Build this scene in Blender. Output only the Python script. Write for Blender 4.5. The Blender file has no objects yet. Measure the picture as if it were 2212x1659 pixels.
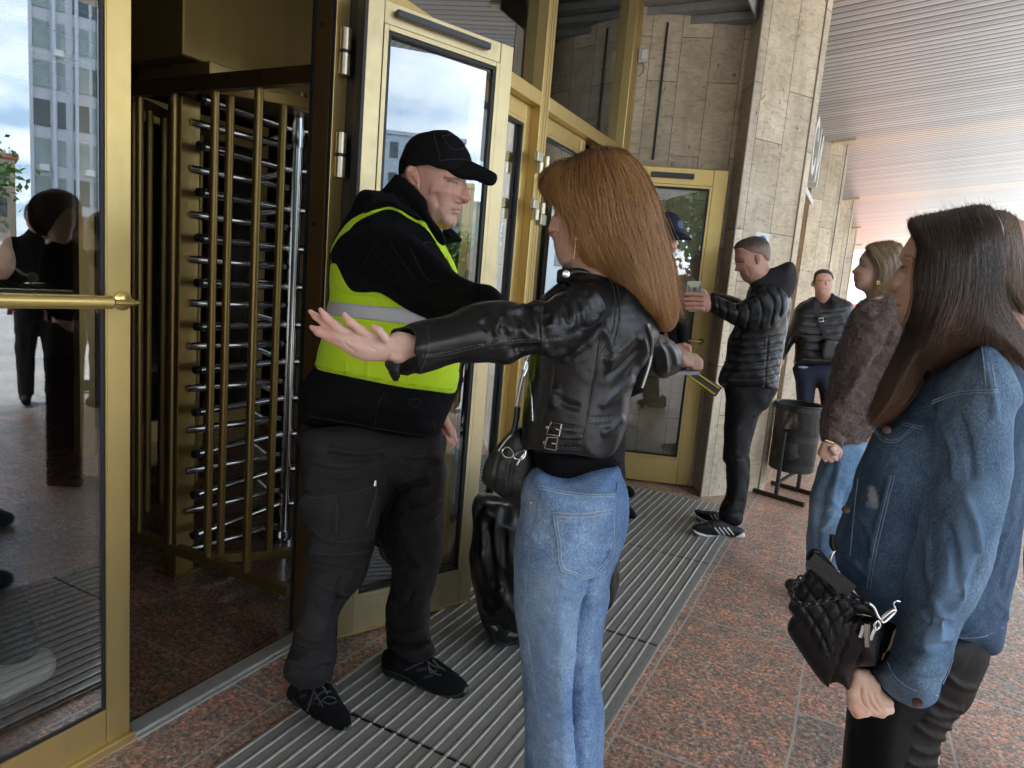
import bpy, math, random
import numpy as np
random.seed(7); rng = np.random.default_rng(7)
R = math.radians
SC = bpy.context.scene
COL = SC.collection
# ------------------------------------------------------------------ camera
CAM_H = 1.40; YAW, PITCH, ROLL = R(26.7), R(-8.35), R(4.86); FL = .665; SW = 2212.0
N2 = np.array([-math.sin(YAW), math.cos(YAW), 0.]); R2 = np.array([math.cos(YAW), math.sin(YAW), 0.])
FW = np.array([N2[0]*math.cos(PITCH), N2[1]*math.cos(PITCH), math.sin(PITCH)])
UP0 = np.cross(R2, FW)
RT = R2*math.cos(ROLL)+UP0*math.sin(ROLL); UPV = -R2*math.sin(ROLL)+UP0*math.cos(ROLL)
CP = np.array([0, 0, CAM_H])
cam = bpy.data.cameras.new('camera'); camo = bpy.data.objects.new('camera', cam); COL.objects.link(camo)
cam.sensor_width = 36; cam.lens = FL*36; cam.clip_start = .02; cam.clip_end = 2000
from mathutils import Matrix, Vector
M3 = Matrix(((RT[0], UPV[0], -FW[0]), (RT[1], UPV[1], -FW[1]), (RT[2], UPV[2], -FW[2])))
camo.matrix_world = Matrix.Translation(CP) @ M3.to_4x4()
SC.camera = camo
# ------------------------------------------------------------------ light
SUN_EL, SUN_AZ = R(52), R(128)      # azimuth from +Y towards +X
W = bpy.data.worlds.new('World'); SC.world = W; W.use_nodes = True
nt = W.node_tree; nt.nodes.clear(); wn = nt.nodes.new; wl = nt.links.new
sky = wn('ShaderNodeTexSky'); sky.sky_type = 'NISHITA'; sky.sun_disc = False
sky.sun_elevation = SUN_EL; sky.sun_rotation = SUN_AZ
tc = wn('ShaderNodeTexCoord'); sep = wn('ShaderNodeSeparateXYZ'); wl(tc.outputs['Generated'], sep.inputs[0])
zz = wn('ShaderNodeMath'); zz.operation = 'ADD'; zz.inputs[1].default_value = .16; wl(sep.outputs[2], zz.inputs[0])
zm = wn('ShaderNodeMath'); zm.operation = 'MAXIMUM'; zm.inputs[1].default_value = .05; wl(zz.outputs[0], zm.inputs[0])
dx = wn('ShaderNodeMath'); dx.operation = 'DIVIDE'; wl(sep.outputs[0], dx.inputs[0]); wl(zm.outputs[0], dx.inputs[1])
dy = wn('ShaderNodeMath'); dy.operation = 'DIVIDE'; wl(sep.outputs[1], dy.inputs[0]); wl(zm.outputs[0], dy.inputs[1])
cmb = wn('ShaderNodeCombineXYZ'); wl(dx.outputs[0], cmb.inputs[0]); wl(dy.outputs[0], cmb.inputs[1])
cn = wn('ShaderNodeTexNoise'); cn.inputs['Scale'].default_value = 1.5; cn.inputs['Detail'].default_value = 7; cn.inputs['Roughness'].default_value = .55
wl(cmb.outputs[0], cn.inputs['Vector'])
cr = wn('ShaderNodeValToRGB'); cr.color_ramp.elements[0].position = .38; cr.color_ramp.elements[1].position = .66
cr.color_ramp.elements[0].color = (3.0, 4.3, 5.8, 1); cr.color_ramp.elements[1].color = (9.2, 9.6, 10.0, 1)
wl(cn.outputs['Fac'], cr.inputs[0])
mx = wn('ShaderNodeMixRGB'); mx.inputs[0].default_value = .86; wl(sky.outputs[0], mx.inputs[1]); wl(cr.outputs[0], mx.inputs[2])
bg = wn('ShaderNodeBackground'); bg.inputs[1].default_value = .088; wl(mx.outputs[0], bg.inputs[0])
wo = wn('ShaderNodeOutputWorld'); wl(bg.outputs[0], wo.inputs[0])
sl = bpy.data.lights.new('sun', 'SUN'); sl.energy = 2.3; sl.angle = R(12); sl.color = (1, .95, .88)
so = bpy.data.objects.new('sun', sl); COL.objects.link(so)
so.rotation_euler = (R(90)-SUN_EL, 0, math.pi-SUN_AZ)
SC.view_settings.view_transform = 'Standard'; SC.view_settings.look = 'None'
SC.view_settings.exposure = 2.85; SC.view_settings.gamma = 1
SC.cycles.max_bounces = 8; SC.cycles.diffuse_bounces = 5; SC.cycles.glossy_bounces = 5; SC.cycles.transparent_max_bounces = 12
SC.cycles.caustics_reflective = False; SC.cycles.caustics_refractive = False
SC.cycles.use_denoising = True; SC.cycles.sample_clamp_indirect = 6
# ------------------------------------------------------------------ pixel rays (2212-wide reading of the photo)
def ray(px, py):
    d = FW*FL+RT*((px-SW/2)/SW)-UPV*((py-SW*.375)/SW); return d/np.linalg.norm(d)
def onz(px, py, z=0.): d = ray(px, py); return CP+d*(z-CAM_H)/d[2]
def onx(px, py, X): d = ray(px, py); return CP+d*X/d[0]
def onp(px, py, P, n):
    d = ray(px, py); P = np.array(P, float); n = np.array(n, float); return CP+d*((P-CP)@n)/(d@n)
def ond(px, py, dep): d = ray(px, py); return CP+d*dep/(d@N2)     # at horizontal distance dep
def frame2w(A):   # (right, forward, z) -> world
    A = np.asarray(A, float); return np.outer(A[:, 0], R2)+np.outer(A[:, 1], N2)+np.outer(A[:, 2], [0, 0, 1])
cP, sP, cR, sR = math.cos(PITCH), math.sin(PITCH), math.cos(ROLL), math.sin(ROLL)
def proj(a, b, z):
    zz = z-CAM_H; up = -sP*b+cP*zz; dep = cP*b+sP*zz
    x = a*cR+up*sR; y = -a*sR+up*cR
    return SW/2+FL*SW*x/dep, SW*.375-FL*SW*y/dep
# ------------------------------------------------------------------ objects
def woff(p):
    t = Vector((0, 0, 0))
    while p is not None: t = t+p.matrix_basis.translation; p = p.parent
    return t
def tagp(o, label=None, cat=None, group=None, kind=None):
    for k, v in (('label', label), ('category', cat), ('group', group), ('kind', kind)):
        if v: o[k] = v
    return o
def empty(name, loc, label, cat, group=None, kind=None):
    o = bpy.data.objects.new(name, None); COL.objects.link(o); o.location = loc; o.empty_display_size = .1
    return tagp(o, label, cat, group, kind)
def link(name, me, mat, parent=None, smooth=False):
    o = bpy.data.objects.new(name, me); COL.objects.link(o)
    if mat: me.materials.append(mat)
    if parent is not None:
        o.parent = parent; o.location = -Vector(parent.matrix_basis.translation) if False else (0, 0, 0)
    if smooth: me.shade_smooth()
    return o
def npmesh(name, V, F, cols=None):
    V = np.ascontiguousarray(V, dtype=np.float32); F = np.ascontiguousarray(F, dtype=np.int32); k = F.shape[1]
    me = bpy.data.meshes.new(name); me.vertices.add(len(V)); me.vertices.foreach_set('co', V.ravel())
    me.loops.add(F.size); me.loops.foreach_set('vertex_index', F.ravel())
    me.polygons.add(len(F)); me.polygons.foreach_set('loop_start', np.arange(0, F.size, k, dtype=np.int32))
    me.update(calc_edges=True)
    if cols is not None:
        at = me.color_attributes.new('tint', 'FLOAT_COLOR', 'POINT'); at.data.foreach_set('color', np.ascontiguousarray(cols, dtype=np.float32).ravel())
    return me
class MB:
    """collects boxes, tubes and prisms into one mesh"""
    def __init__(s): s.V = []; s.F = []
    def add(s, V, F):
        k = len(s.V); s.V += [tuple(map(float, v)) for v in V]; s.F += [tuple(i+k for i in f) for f in F]
    def box(s, lo, hi, bev=0):
        (x0, y0, z0), (x1, y1, z1) = lo, hi
        if bev <= 0:
            s.add([(x0,y0,z0),(x1,y0,z0),(x1,y1,z0),(x0,y1,z0),(x0,y0,z1),(x1,y0,z1),(x1,y1,z1),(x0,y1,z1)],
                  [(0,3,2,1),(4,5,6,7),(0,1,5,4),(1,2,6,5),(2,3,7,6),(3,0,4,7)])
        else:
            s.obox(((x0+x1)/2,(y0+y1)/2,(z0+z1)/2), (1,0,0),(0,1,0),(0,0,1),(x1-x0)/2,(y1-y0)/2,(z1-z0)/2,bev)
    def obox(s, c, ax, ay, az, hx, hy, hz, bev=.002):
        c, ax, ay, az = [np.array(q, float) for q in (c, ax, ay, az)]
        b = min(bev, hx*.49, hy*.49, hz*.49); V = []; ring = []
        for sz, inset in ((-hz, b), (-hz+b, 0), (hz-b, 0), (hz, b)):
            X, Y = hx-inset, hy-inset; B = b if inset == 0 else b*.5
            pts = [(-X+B,-Y),(X-B,-Y),(X,-Y+B),(X,Y-B),(X-B,Y),(-X+B,Y),(-X,Y-B),(-X,-Y+B)]
            ring.append(len(V)); V += [c+ax*p+ay*q+az*sz for p, q in pts]
        F = [tuple(range(7,-1,-1)), tuple(range(24,32))]
        for r in range(3):
            for i in range(8):
                j = (i+1) % 8; F.append((r*8+i, r*8+j, r*8+8+j, r*8+8+i))
        s.add(V, F)
    def tube(s, pts, r, n=10, cap=True, closed=False):
        pts = [np.array(p, float) for p in pts]; m = len(pts)
        rr = r if hasattr(r, '__len__') else [r]*m
        V = []; prev = None
        for i, p in enumerate(pts):
            if closed: d = pts[(i+1) % m]-pts[i-1]
            else: d = pts[min(i+1, m-1)]-pts[max(i-1, 0)]
            d = d/(np.linalg.norm(d)+1e-12)
            u = prev if prev is not None else (np.array([0,0,1.]) if abs(d[2]) < .9 else np.array([1.,0,0]))
            u = u-d*(u@d); u /= np.linalg.norm(u)+1e-12; prev = u; v = np.cross(d, u)
            for k in range(n):
                t = 2*math.pi*k/n; V.append(p+(u*math.cos(t)+v*math.sin(t))*rr[i])
        F = []
        for i in range(m if closed else m-1):
            for k in range(n):
                a, b2 = i*n+k, i*n+(k+1) % n; c, d2 = ((i+1) % m)*n+(k+1) % n, ((i+1) % m)*n+k
                F.append((a, b2, c, d2))
        if cap and not closed: F += [tuple(range(n-1,-1,-1)), tuple(range((m-1)*n, m*n))]
        s.add(V, F)
    def prism(s, poly, z0, z1):
        n = len(poly); V = [(x, y, z0) for x, y in poly]+[(x, y, z1) for x, y in poly]
        F = [tuple(range(n-1,-1,-1)), tuple(range(n, 2*n))]+[(i, (i+1) % n, n+(i+1) % n, n+i) for i in range(n)]
        s.add(V, F)
    def sheet(s, P, n):   # thin slab helper: polygon P (3D) extruded by vector n
        k = len(P); P = [np.array(p, float) for p in P]; n = np.array(n, float)
        s.add(P+[p+n for p in P], [tuple(range(k-1,-1,-1)), tuple(range(k, 2*k))]+[(i, (i+1) % k, k+(i+1) % k, k+i) for i in range(k)])
    def build(s, name, mat, parent=None, smooth=False, org=None):
        me = bpy.data.meshes.new(name); V = s.V
        off = None
        if parent is not None: off = woff(parent)
        elif org is not None: off = Vector(org)
        if off is not None: V = [(x-off[0], y-off[1], z-off[2]) for x, y, z in V]
        me.from_pydata(V, [], s.F); me.update()
        o = bpy.data.objects.new(name, me); COL.objects.link(o); me.materials.append(mat)
        if parent is not None: o.parent = parent
        elif org is not None: o.location = org
        if smooth:
            me.shade_smooth()
            try: me.set_sharp_from_angle(angle=R(40))
            except Exception: pass
        return o
# ------------------------------------------------------------------ materials
class NT:
    def __init__(s, name):
        s.m = bpy.data.materials.new(name); s.m.use_nodes = True; s.t = s.m.node_tree; s.t.nodes.clear()
        s.o = s.t.nodes.new('ShaderNodeOutputMaterial'); s.b = s.t.nodes.new('ShaderNodeBsdfPrincipled'); s.l(s.b.outputs[0], s.o.inputs[0])
        s.tc = s.t.nodes.new('ShaderNodeTexCoord')
    def l(s, a, b): s.t.links.new(a, b)
    def n(s, ty, **k):
        q = s.t.nodes.new('ShaderNode'+ty)
        for a, v in k.items():
            if a in ('operation', 'blend_type', 'feature', 'wave_type', 'bands_direction', 'attribute_name', 'noise_dimensions', 'distance', 'data_type'): setattr(q, a, v)
        return q
    def val(s, inp, v):
        if hasattr(v, 'links') or hasattr(v, 'is_linked'): s.l(v, inp)
        else: inp.default_value = v
    def noise(s, scale, detail=4, rough=.5, vec=None, dist=0):
        q = s.n('TexNoise'); q.inputs['Scale'].default_value = scale; q.inputs['Detail'].default_value = detail; q.inputs['Roughness'].default_value = rough; q.inputs['Distortion'].default_value = dist
        s.l(vec if vec is not None else s.tc.outputs['Object'], q.inputs['Vector']); return q.outputs['Fac']
    def vor(s, scale, vec=None, feature='F1', out='Distance', rand=1):
        q = s.n('TexVoronoi', feature=feature); q.inputs['Scale'].default_value = scale; q.inputs['Randomness'].default_value = rand
        s.l(vec if vec is not None else s.tc.outputs['Object'], q.inputs['Vector']); return q.outputs[out]
    def map(s, sc=(1,1,1), rot=(0,0,0), loc=(0,0,0), vec=None):
        q = s.n('Mapping'); q.inputs['Scale'].default_value = sc; q.inputs['Rotation'].default_value = rot; q.inputs['Location'].default_value = loc
        s.l(vec if vec is not None else s.tc.outputs['Object'], q.inputs[0]); return q.outputs[0]
    def ramp(s, f, stops):
        q = s.n('ValToRGB'); e = q.color_ramp.elements
        while len(e) < len(stops): e.new(.5)
        for i, (p, c) in enumerate(stops):
            e[i].position = p; e[i].color = (*c, 1) if len(c) == 3 else c
        s.l(f, q.inputs[0]); return q.outputs[0]
    def mix(s, f, a, b, bt='MIX'):
        q = s.n('MixRGB', blend_type=bt); s.val(q.inputs[0], f)
        for i, v in ((1, a), (2, b)):
            if isinstance(v, tuple): q.inputs[i].default_value = (*v, 1) if len(v) == 3 else v
            else: s.l(v, q.inputs[i])
        return q.outputs[0]
    def math(s, op, a, b=0.):
        q = s.n('Math', operation=op); s.val(q.inputs[0], a); s.val(q.inputs[1], b); return q.outputs[0]
    def bump(s, h, strength=.3, dist=.01, prev=None):
        q = s.n('Bump'); q.inputs['Strength'].default_value = strength; q.inputs['Distance'].default_value = dist; s.l(h, q.inputs['Height'])
        if prev is not None: s.l(prev, q.inputs['Normal'])
        return q.outputs[0]
    def out(s, col=None, rough=None, metal=None, nrm=None, **k):
        if col is not None:
            if isinstance(col, tuple): s.b.inputs['Base Color'].default_value = (*col, 1)
            else: s.l(col, s.b.inputs['Base Color'])
        if rough is not None: s.val(s.b.inputs['Roughness'], rough)
        if metal is not None: s.val(s.b.inputs['Metallic'], metal)
        if nrm is not None: s.l(nrm, s.b.inputs['Normal'])
        for a, v in k.items(): s.val(s.b.inputs[a.replace('_', ' ')], v)
        return s.m
def simple(name, col, rough=.5, metal=0., var=.15, scale=30, bump=0., bscale=200, tint=False, **k):
    t = NT(name); c = t.mix(t.noise(scale, 5), tuple(x*(1-var) for x in col), tuple(min(1, x*(1+var)) for x in col))
    if tint:
        a = t.n('Attribute', attribute_name='tint'); c = t.mix(a.outputs['Alpha'], c, a.outputs['Color'])
    nb = t.bump(t.noise(bscale, 3), bump, .002) if bump else None
    return t.out(c, rough, metal, nb, **k)
M = {}
def gold(name, c0, c1, rough, scr=.0):
    t = NT(name); v = t.map((4, 4, .6)); n1 = t.noise(3, 6, .6, v); c = t.mix(n1, c0, c1)
    sm = t.ramp(t.noise(9, 8, .7, t.map((1, 1, .35))), [(.52, (0,0,0)), (.72, (1,1,1))])
    c = t.mix(t.math('MULTIPLY', sm, scr), c, (.34, .30, .22))
    r = t.math('ADD', t.math('MULTIPLY', t.noise(25, 6), .22), rough-.1)
    return t.out(c, r, .72, t.bump(t.noise(350, 2), .12, .001))
M['gold'] = gold('gold_anodised', (.60, .43, .15), (.70, .52, .22), .36, .25)
M['gold_worn'] = gold('gold_worn', (.58, .47, .25), (.68, .57, .34), .42, .5)
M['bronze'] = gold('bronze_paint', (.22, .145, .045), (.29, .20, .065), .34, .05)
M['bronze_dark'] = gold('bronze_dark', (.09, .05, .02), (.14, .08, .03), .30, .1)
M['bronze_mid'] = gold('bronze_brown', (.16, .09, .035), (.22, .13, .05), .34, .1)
M['seam'] = simple('seam_beam_paint', (.72, .58, .38), .5)
M['brass'] = gold('brass_polished', (.72, .52, .16), (.78, .60, .22), .22, .05)
M['hinge'] = simple('hinge_metal', (.56, .50, .36), .3, .85, .1, 60)
M['chrome'] = simple('chrome', (.36, .36, .36), .13, 1., .03, 8)
M['steel'] = simple('steel', (.62, .62, .62), .25, 1., .08, 40)
M['rubber'] = simple('black_rubber', (.012, .012, .013), .5, 0., .2, 60)
M['plastic_dark'] = simple('dark_plastic', (.035, .035, .04), .35)
M['white_paint'] = simple('white_paint', (.74, .74, .70), .45, 0., .06, 12)
M['alu'] = simple('aluminium_sill', (.66, .65, .61), .42, .5, .22, 35, .4, 90)
def glass(name, refl, tint=(.55, .56, .52), wav=.0, rgh=.0):
    t = NT(name); t.t.nodes.remove(t.b)
    tr = t.n('BsdfTransparent'); tr.inputs[0].default_value = (*tint, 1)
    gl = t.n('BsdfGlossy'); gl.inputs[0].default_value = (.92, .96, 1., 1); gl.inputs['Roughness'].default_value = rgh
    if wav: t.l(t.bump(t.noise(1.6, 1), wav, .02), gl.inputs['Normal'])
    fr = t.n('Fresnel'); fr.inputs[0].default_value = 1.5
    f = t.math('ADD', t.math('MULTIPLY', fr.outputs[0], .8), refl)
    mm = t.n('MixShader'); t.l(f, mm.inputs[0]); t.l(tr.outputs[0], mm.inputs[1]); t.l(gl.outputs[0], mm.inputs[2]); t.l(mm.outputs[0], t.o.inputs[0]); return t.m
M['glass'] = glass('door_glass', .105, (.96, .96, .94))
M['glass_bright'] = glass('door_glass_mirror', .105, (.60, .61, .59))
M['glass_dim'] = glass('window_glass', .12, (.62, .62, .59))
def granite(name, base, amp=1., tile=(1.0, .5), rough=.28, grout=(.70,.64,.58), off=(0,0)):
    t = NT(name); P = t.tc.outputs['Object']
    n1 = t.noise(5, 4, .6); v = t.vor(110, out='Color'); sv = t.n('SeparateColor'); t.l(v, sv.inputs[0])
    big = t.ramp(sv.outputs[0], [(0, (.030,.026,.024)), (.16, (.10,.065,.05)), (.34, (.30,.115,.07)), (.62, (.42,.17,.105)), (.82, (.36,.22,.16)), (1, (.48,.40,.33))])
    n2 = t.noise(230, 4, .65); sp = t.ramp(n2, [(.36, (.08,.06,.05)), (.5, (.34,.17,.12)), (.64, (.52,.36,.28))])
    c = t.mix(.45, big, sp)
    blot = t.ramp(t.noise(15, 6, .65, dist=.8), [(.42, (.74,.82,.86)), (.6, (1.2,.95,.86))]); c = t.mix(1, c, blot, 'MULTIPLY')
    c = t.mix(1, c, t.ramp(t.noise(64, 8, .72), [(.40, (.50,.54,.57)), (.5, (1.0,.98,.97)), (.60, (1.45,1.3,1.25))]), 'MULTIPLY')
    c = t.mix(1, c, t.ramp(n1, [(.3, (.82,.84,.86)), (.7, (1.12,1.06,1.02))]), 'MULTIPLY')
    c = t.mix(1, c, (base[0], base[1], base[2]), 'MULTIPLY')
    br = t.n('TexBrick'); br.inputs['Scale'].default_value = 1; br.inputs['Mortar Size'].default_value = .0045; br.inputs['Mortar Smooth'].default_value = .3
    br.inputs['Brick Width'].default_value = tile[0]; br.inputs['Row Height'].default_value = tile[1]
    br.inputs['Color1'].default_value = (.86,.9,.92,1); br.inputs['Color2'].default_value = (1.12,1.02,1,1); br.inputs['Mortar'].default_value = (1,1,1,1)
    wob = t.n('VectorMath', operation='ADD'); nz = t.n('TexNoise'); nz.inputs['Scale'].default_value = 1.7; t.l(P, nz.inputs['Vector'])
    sc = t.n('VectorMath', operation='SCALE'); sc.inputs['Scale'].default_value = .05 if amp > .5 else .01; t.l(nz.outputs['Color'], sc.inputs[0])
    mp = t.map((1,1,1), (0,0,R(90)), (off[0], off[1], 0)); t.l(mp, wob.inputs[0]); t.l(sc.outputs[0], wob.inputs[1]); t.l(wob.outputs[0], br.inputs['Vector'])
    c = t.mix(1, c, br.outputs['Color'], 'MULTIPLY'); c = t.mix(br.outputs['Fac'], c, grout)
    crk = t.vor(.9, vec=wob.outputs[0], feature='DISTANCE_TO_EDGE')
    cf = t.ramp(crk, [(0, (1,1,1)), (.0035, (1,1,1)), (.006, (0,0,0))]); msk = t.ramp(t.noise(.8, 2), [(.52, (0,0,0)), (.56, (1,1,1))])
    c = t.mix(t.math('MULTIPLY', t.math('MULTIPLY', cf, msk), .55*amp), c, (.5,.44,.38))
    dirt = t.ramp(t.noise(1.3, 8, .65), [(.45, (0,0,0)), (.75, (1,1,1))]); c = t.mix(t.math('MULTIPLY', dirt, .28*amp), c, (.27,.215,.175))
    r = t.math('ADD', t.math('MULTIPLY', t.noise(7, 6), .25), rough-.1)
    return t.out(c, r, 0, t.bump(br.outputs['Fac'], -.25, .003), Specular_IOR_Level=.45)
M['granite'] = granite('red_granite', (1.95, 2.75, 3.0), 1, (.98, .49), .36)
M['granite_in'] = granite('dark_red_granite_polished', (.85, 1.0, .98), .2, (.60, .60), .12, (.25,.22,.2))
def travertine(name, c0, c1, c2, pw=.28, ph=.95, rot=False):
    t = NT(name); v = t.map((1,1,1))
    # u = horizontal distance, w = height
    s = t.n('SeparateXYZ'); t.l(t.tc.outputs['Object'], s.inputs[0])
    u = t.math('ADD', t.math('MULTIPLY', s.outputs[0], 1.0), t.math('MULTIPLY', s.outputs[1], .62)); w = s.outputs[2]
    cb = t.n('CombineXYZ'); t.l(w, cb.inputs[0]); t.l(u, cb.inputs[1])
    br = t.n('TexBrick'); br.inputs['Scale'].default_value = 1; br.inputs['Mortar Size'].default_value = .0028; br.inputs['Brick Width'].default_value = ph; br.inputs['Row Height'].default_value = pw; br.offset = .37
    br.inputs['Color1'].default_value = (.80,.80,.80,1); br.inputs['Color2'].default_value = (1.12,1.1,1.06,1); br.inputs['Mortar'].default_value = (.8,.8,.8,1); t.l(cb.outputs[0], br.inputs['Vector'])
    big = t.noise(2.2, 9, .72); c = t.ramp(big, [(.30, c0), (.5, c1), (.66, c2)])
    vein = t.noise(7, 8, .75, t.map((1.4, 1.4, 5)), 1.2); c = t.mix(1, c, t.ramp(vein, [(.34, (.66,.61,.54)), (.47, (.97,.95,.92)), (.7, (1.12,1.1,1.06))]), 'MULTIPLY')
    pit = t.ramp(t.noise(34, 6, .7, t.map((1, 1, .45)), .8), [(.335, (0,0,0)), (.37, (1,1,1))]); c = t.mix(pit, (.16,.12,.085), c)
    stn = t.ramp(t.noise(3.1, 7, .7, t.map((2, 2, .35))), [(.5, (0,0,0)), (.75, (1,1,1))]); c = t.mix(t.math('MULTIPLY', stn, .5), c, (.21,.165,.12))
    c = t.mix(1, c, br.outputs['Color'], 'MULTIPLY'); c = t.mix(1, c, (1.0, .96, .89), 'MULTIPLY'); c = t.mix(br.outputs['Fac'], c, (.17,.14,.11))
    b = t.bump(pit, .6, .006); b = t.bump(br.outputs['Fac'], -.5, .006, b); b = t.bump(t.noise(60, 5), .25, .003, b)
    return t.out(c, .62, 0, b)
M['trav'] = travertine('travertine_light', (.50,.43,.33), (.72,.66,.56), (.85,.80,.71))
M['trav_wall'] = travertine('travertine_wall', (.44,.37,.28), (.64,.57,.46), (.76,.70,.60), .24, .8)
def slats(name):
    t = NT(name); s = t.n('SeparateXYZ'); t.l(t.tc.outputs['Object'], s.inputs[0]); y = s.outputs[1]
    f = t.math('FRACT', t.math('MULTIPLY', y, 1/.11)); gap = t.ramp(f, [(0, (0,0,0)), (.1, (0,0,0)), (.14, (1,1,1)), (.93, (1,1,1)), (.97, (0,0,0))])
    fl = t.math('FLOOR', t.math('MULTIPLY', y, 1/.11)); cx = t.n('CombineXYZ'); t.l(fl, cx.inputs[0])
    wn_ = t.n('TexWhiteNoise'); t.l(cx.outputs[0], wn_.inputs[0]); base = t.ramp(wn_.outputs['Value'], [(0, (.31,.34,.36)), (1, (.50,.54,.565))])
    seam = t.math('FRACT', t.math('DIVIDE', t.math('ADD', y, -.22), 5.1)); sm = t.ramp(seam, [(0, (1,1,1)), (.06, (1,1,1)), (.10, (0,0,0)), (.93, (0,0,0)), (.96, (1,1,1))])
    c = t.mix(t.math('MULTIPLY', sm, .45), base, (.80,.62,.40))
    c = t.mix(t.math('MULTIPLY', t.noise(.7, 4, .6, t.map((.4, 1, 1))), .35), c, (.62,.50,.48))  # pinkish patches put soft reflections into the slat colour
    c = t.mix(gap, (.07,.065,.06), c)
    return t.out(c, .32, .15, t.bump(t.ramp(f, [(.1, (0,0,0)), (.3, (1,1,1)), (.8, (1,1,1)), (.95, (0,0,0))]), .5, .01))
M['slats'] = slats('ceiling_slats')
def matmat():
    t = NT('entrance_mat_insert'); s = t.n('SeparateXYZ'); t.l(t.tc.outputs['Object'], s.inputs[0])
    f = t.math('FRACT', t.math('MULTIPLY', s.outputs[0], 1/.0055)); g = t.math('ABSOLUTE', t.math('SUBTRACT', f, .5))
    n1 = t.noise(70, 6, .7, t.map((1, .25, 1))); c = t.mix(n1, (.25,.245,.225), (.58,.565,.52)); c = t.mix(1, c, t.ramp(g, [(0, (.35,.35,.35)), (.3, (1,1,1))]), 'MULTIPLY')
    c = t.mix(t.ramp(t.noise(6, 6, .7), [(.4, (0,0,0)), (.8, (.5,.5,.5))]), c, (.30,.27,.23))
    return t.out(c, .6, .15, t.bump(g, .7, .003))
M['mat_insert'] = matmat()
M['mat_rib'] = simple('entrance_mat_rib', (.66, .63, .57), .5, .35, .35, 45, .6, 120)
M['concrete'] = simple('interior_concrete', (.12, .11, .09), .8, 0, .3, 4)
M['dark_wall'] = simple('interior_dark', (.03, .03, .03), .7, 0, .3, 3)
def pave(name):
    t = NT(name); br = t.n('TexBrick'); br.inputs['Scale'].default_value = 1; br.inputs['Mortar Size'].default_value = .008; br.inputs['Brick Width'].default_value = 1.2; br.inputs['Row Height'].default_value = .6
    br.inputs['Color1'].default_value = (.30,.295,.285,1); br.inputs['Color2'].default_value = (.38,.37,.355,1); br.inputs['Mortar'].default_value = (.2,.19,.18,1); t.l(t.map(rot=(0,0,R(90))), br.inputs['Vector'])
    c = t.mix(1, br.outputs['Color'], t.ramp(t.noise(1.2, 8, .65), [(.3, (.75,.75,.77)), (.7, (1.15,1.12,1.1))]), 'MULTIPLY'); return t.out(c, .5, 0, t.bump(t.noise(40, 4), .2, .003))
M['paving'] = pave('plaza_paving')
M['asphalt'] = simple('asphalt', (.06, .06, .06), .8, 0, .2, 20)
# ================================================================== SETTING
XF = -1.72
def structure(o, name=None): o['kind'] = 'structure'; return o
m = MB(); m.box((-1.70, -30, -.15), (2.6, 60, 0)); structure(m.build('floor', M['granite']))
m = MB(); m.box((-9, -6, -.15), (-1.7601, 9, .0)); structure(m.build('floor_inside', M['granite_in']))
m = MB(); m.box((2.6, -80, -.2), (34, 120, -.01)); structure(m.build('plaza', M['paving']))
m = MB(); m.box((34, -160, -.3), (60, 220, -.03)); structure(m.build('road', M['asphalt']))
m = MB(); m.box((60, -260, -.3), (400, 400, -.02)); m.box((-200, 60, -.3), (60, 400, -.031)); m.box((-200, -260, -.3), (34, -80, -.031)); structure(m.build('ground', M['asphalt']))
# canopy soffit, rising outwards
m = MB(); SL = .125
def sz(x): return 3.60+SL*(x+.7)
Y0, Y1 = -22, 27.5
m.add([(-1.9, Y0, sz(-1.9)), (5.7, Y0, sz(5.7)), (5.7, Y1, sz(5.7)), (-1.9, Y1, sz(-1.9)), (-1.9, Y0, 5.4), (5.7, Y0, 5.4), (5.7, Y1, 5.4), (-1.9, Y1, 5.4)],
      [(0,3,2,1)[::-1][::-1], (4,5,6,7), (0,1,5,4), (1,2,6,5), (2,3,7,6), (3,0,4,7)])
o = m.build('canopy', M['slats'], None); tagp(o, 'pale slatted canopy ceiling reaching out over the pavement', 'canopy')
for k in range(-4, 6):
    y = 5.3+5.1*k-.2; m = MB()
    m.obox((-.56, y, sz(-.56)-.012), (1, 0, SL), (0, 1, 0), (-SL, 0, 1), .14, .04, .012, .004); m.build('seam_beam', M['seam'], o)
# piers
def pier(y, lab, grp=None, xo=0., near=False):
    d = np.array([math.sin(R(35)), math.cos(R(35))]); A = np.array([-.858+xo, y]); w = .56
    B = A+d*w; e = np.array([.0, .16]); C = B+np.array([.035, .11]); m = MB()
    P = [A, B, C, C+[-.05, .32], [-.95+xo, y+.75], [-1.25+xo, y+.55], [-.965+xo, y+.22]]
    m.prism([tuple(q) for q in P], 0, 4.6)
    o = m.build('stone_pier', M['trav']); tagp(o, lab, 'pier', 'stone piers under the canopy')
    s = MB(); e1 = MB()
    e1.tube([(A[0]-.006, A[1]+.001, 0), (A[0]-.006, A[1]+.001, 4.5)], .006, 6); e1.tube([(B[0]+.006, B[1]+.004, 0), (B[0]+.006, B[1]+.004, 4.5)], .006, 6)
    e1.build('edge_joint', simple('joint_mortar', (.30, .26, .2), .8), o)
    return o
pier(4.881, 'broad travertine pier right behind the man in the puffer jacket')
pier(9.98, 'weathered travertine pier at the far end of the white letter sign')
pier(15.1, 'travertine pier second from the far end of the canopy')
pier(20.2, 'farthest travertine pier at the end of the canopy')
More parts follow.
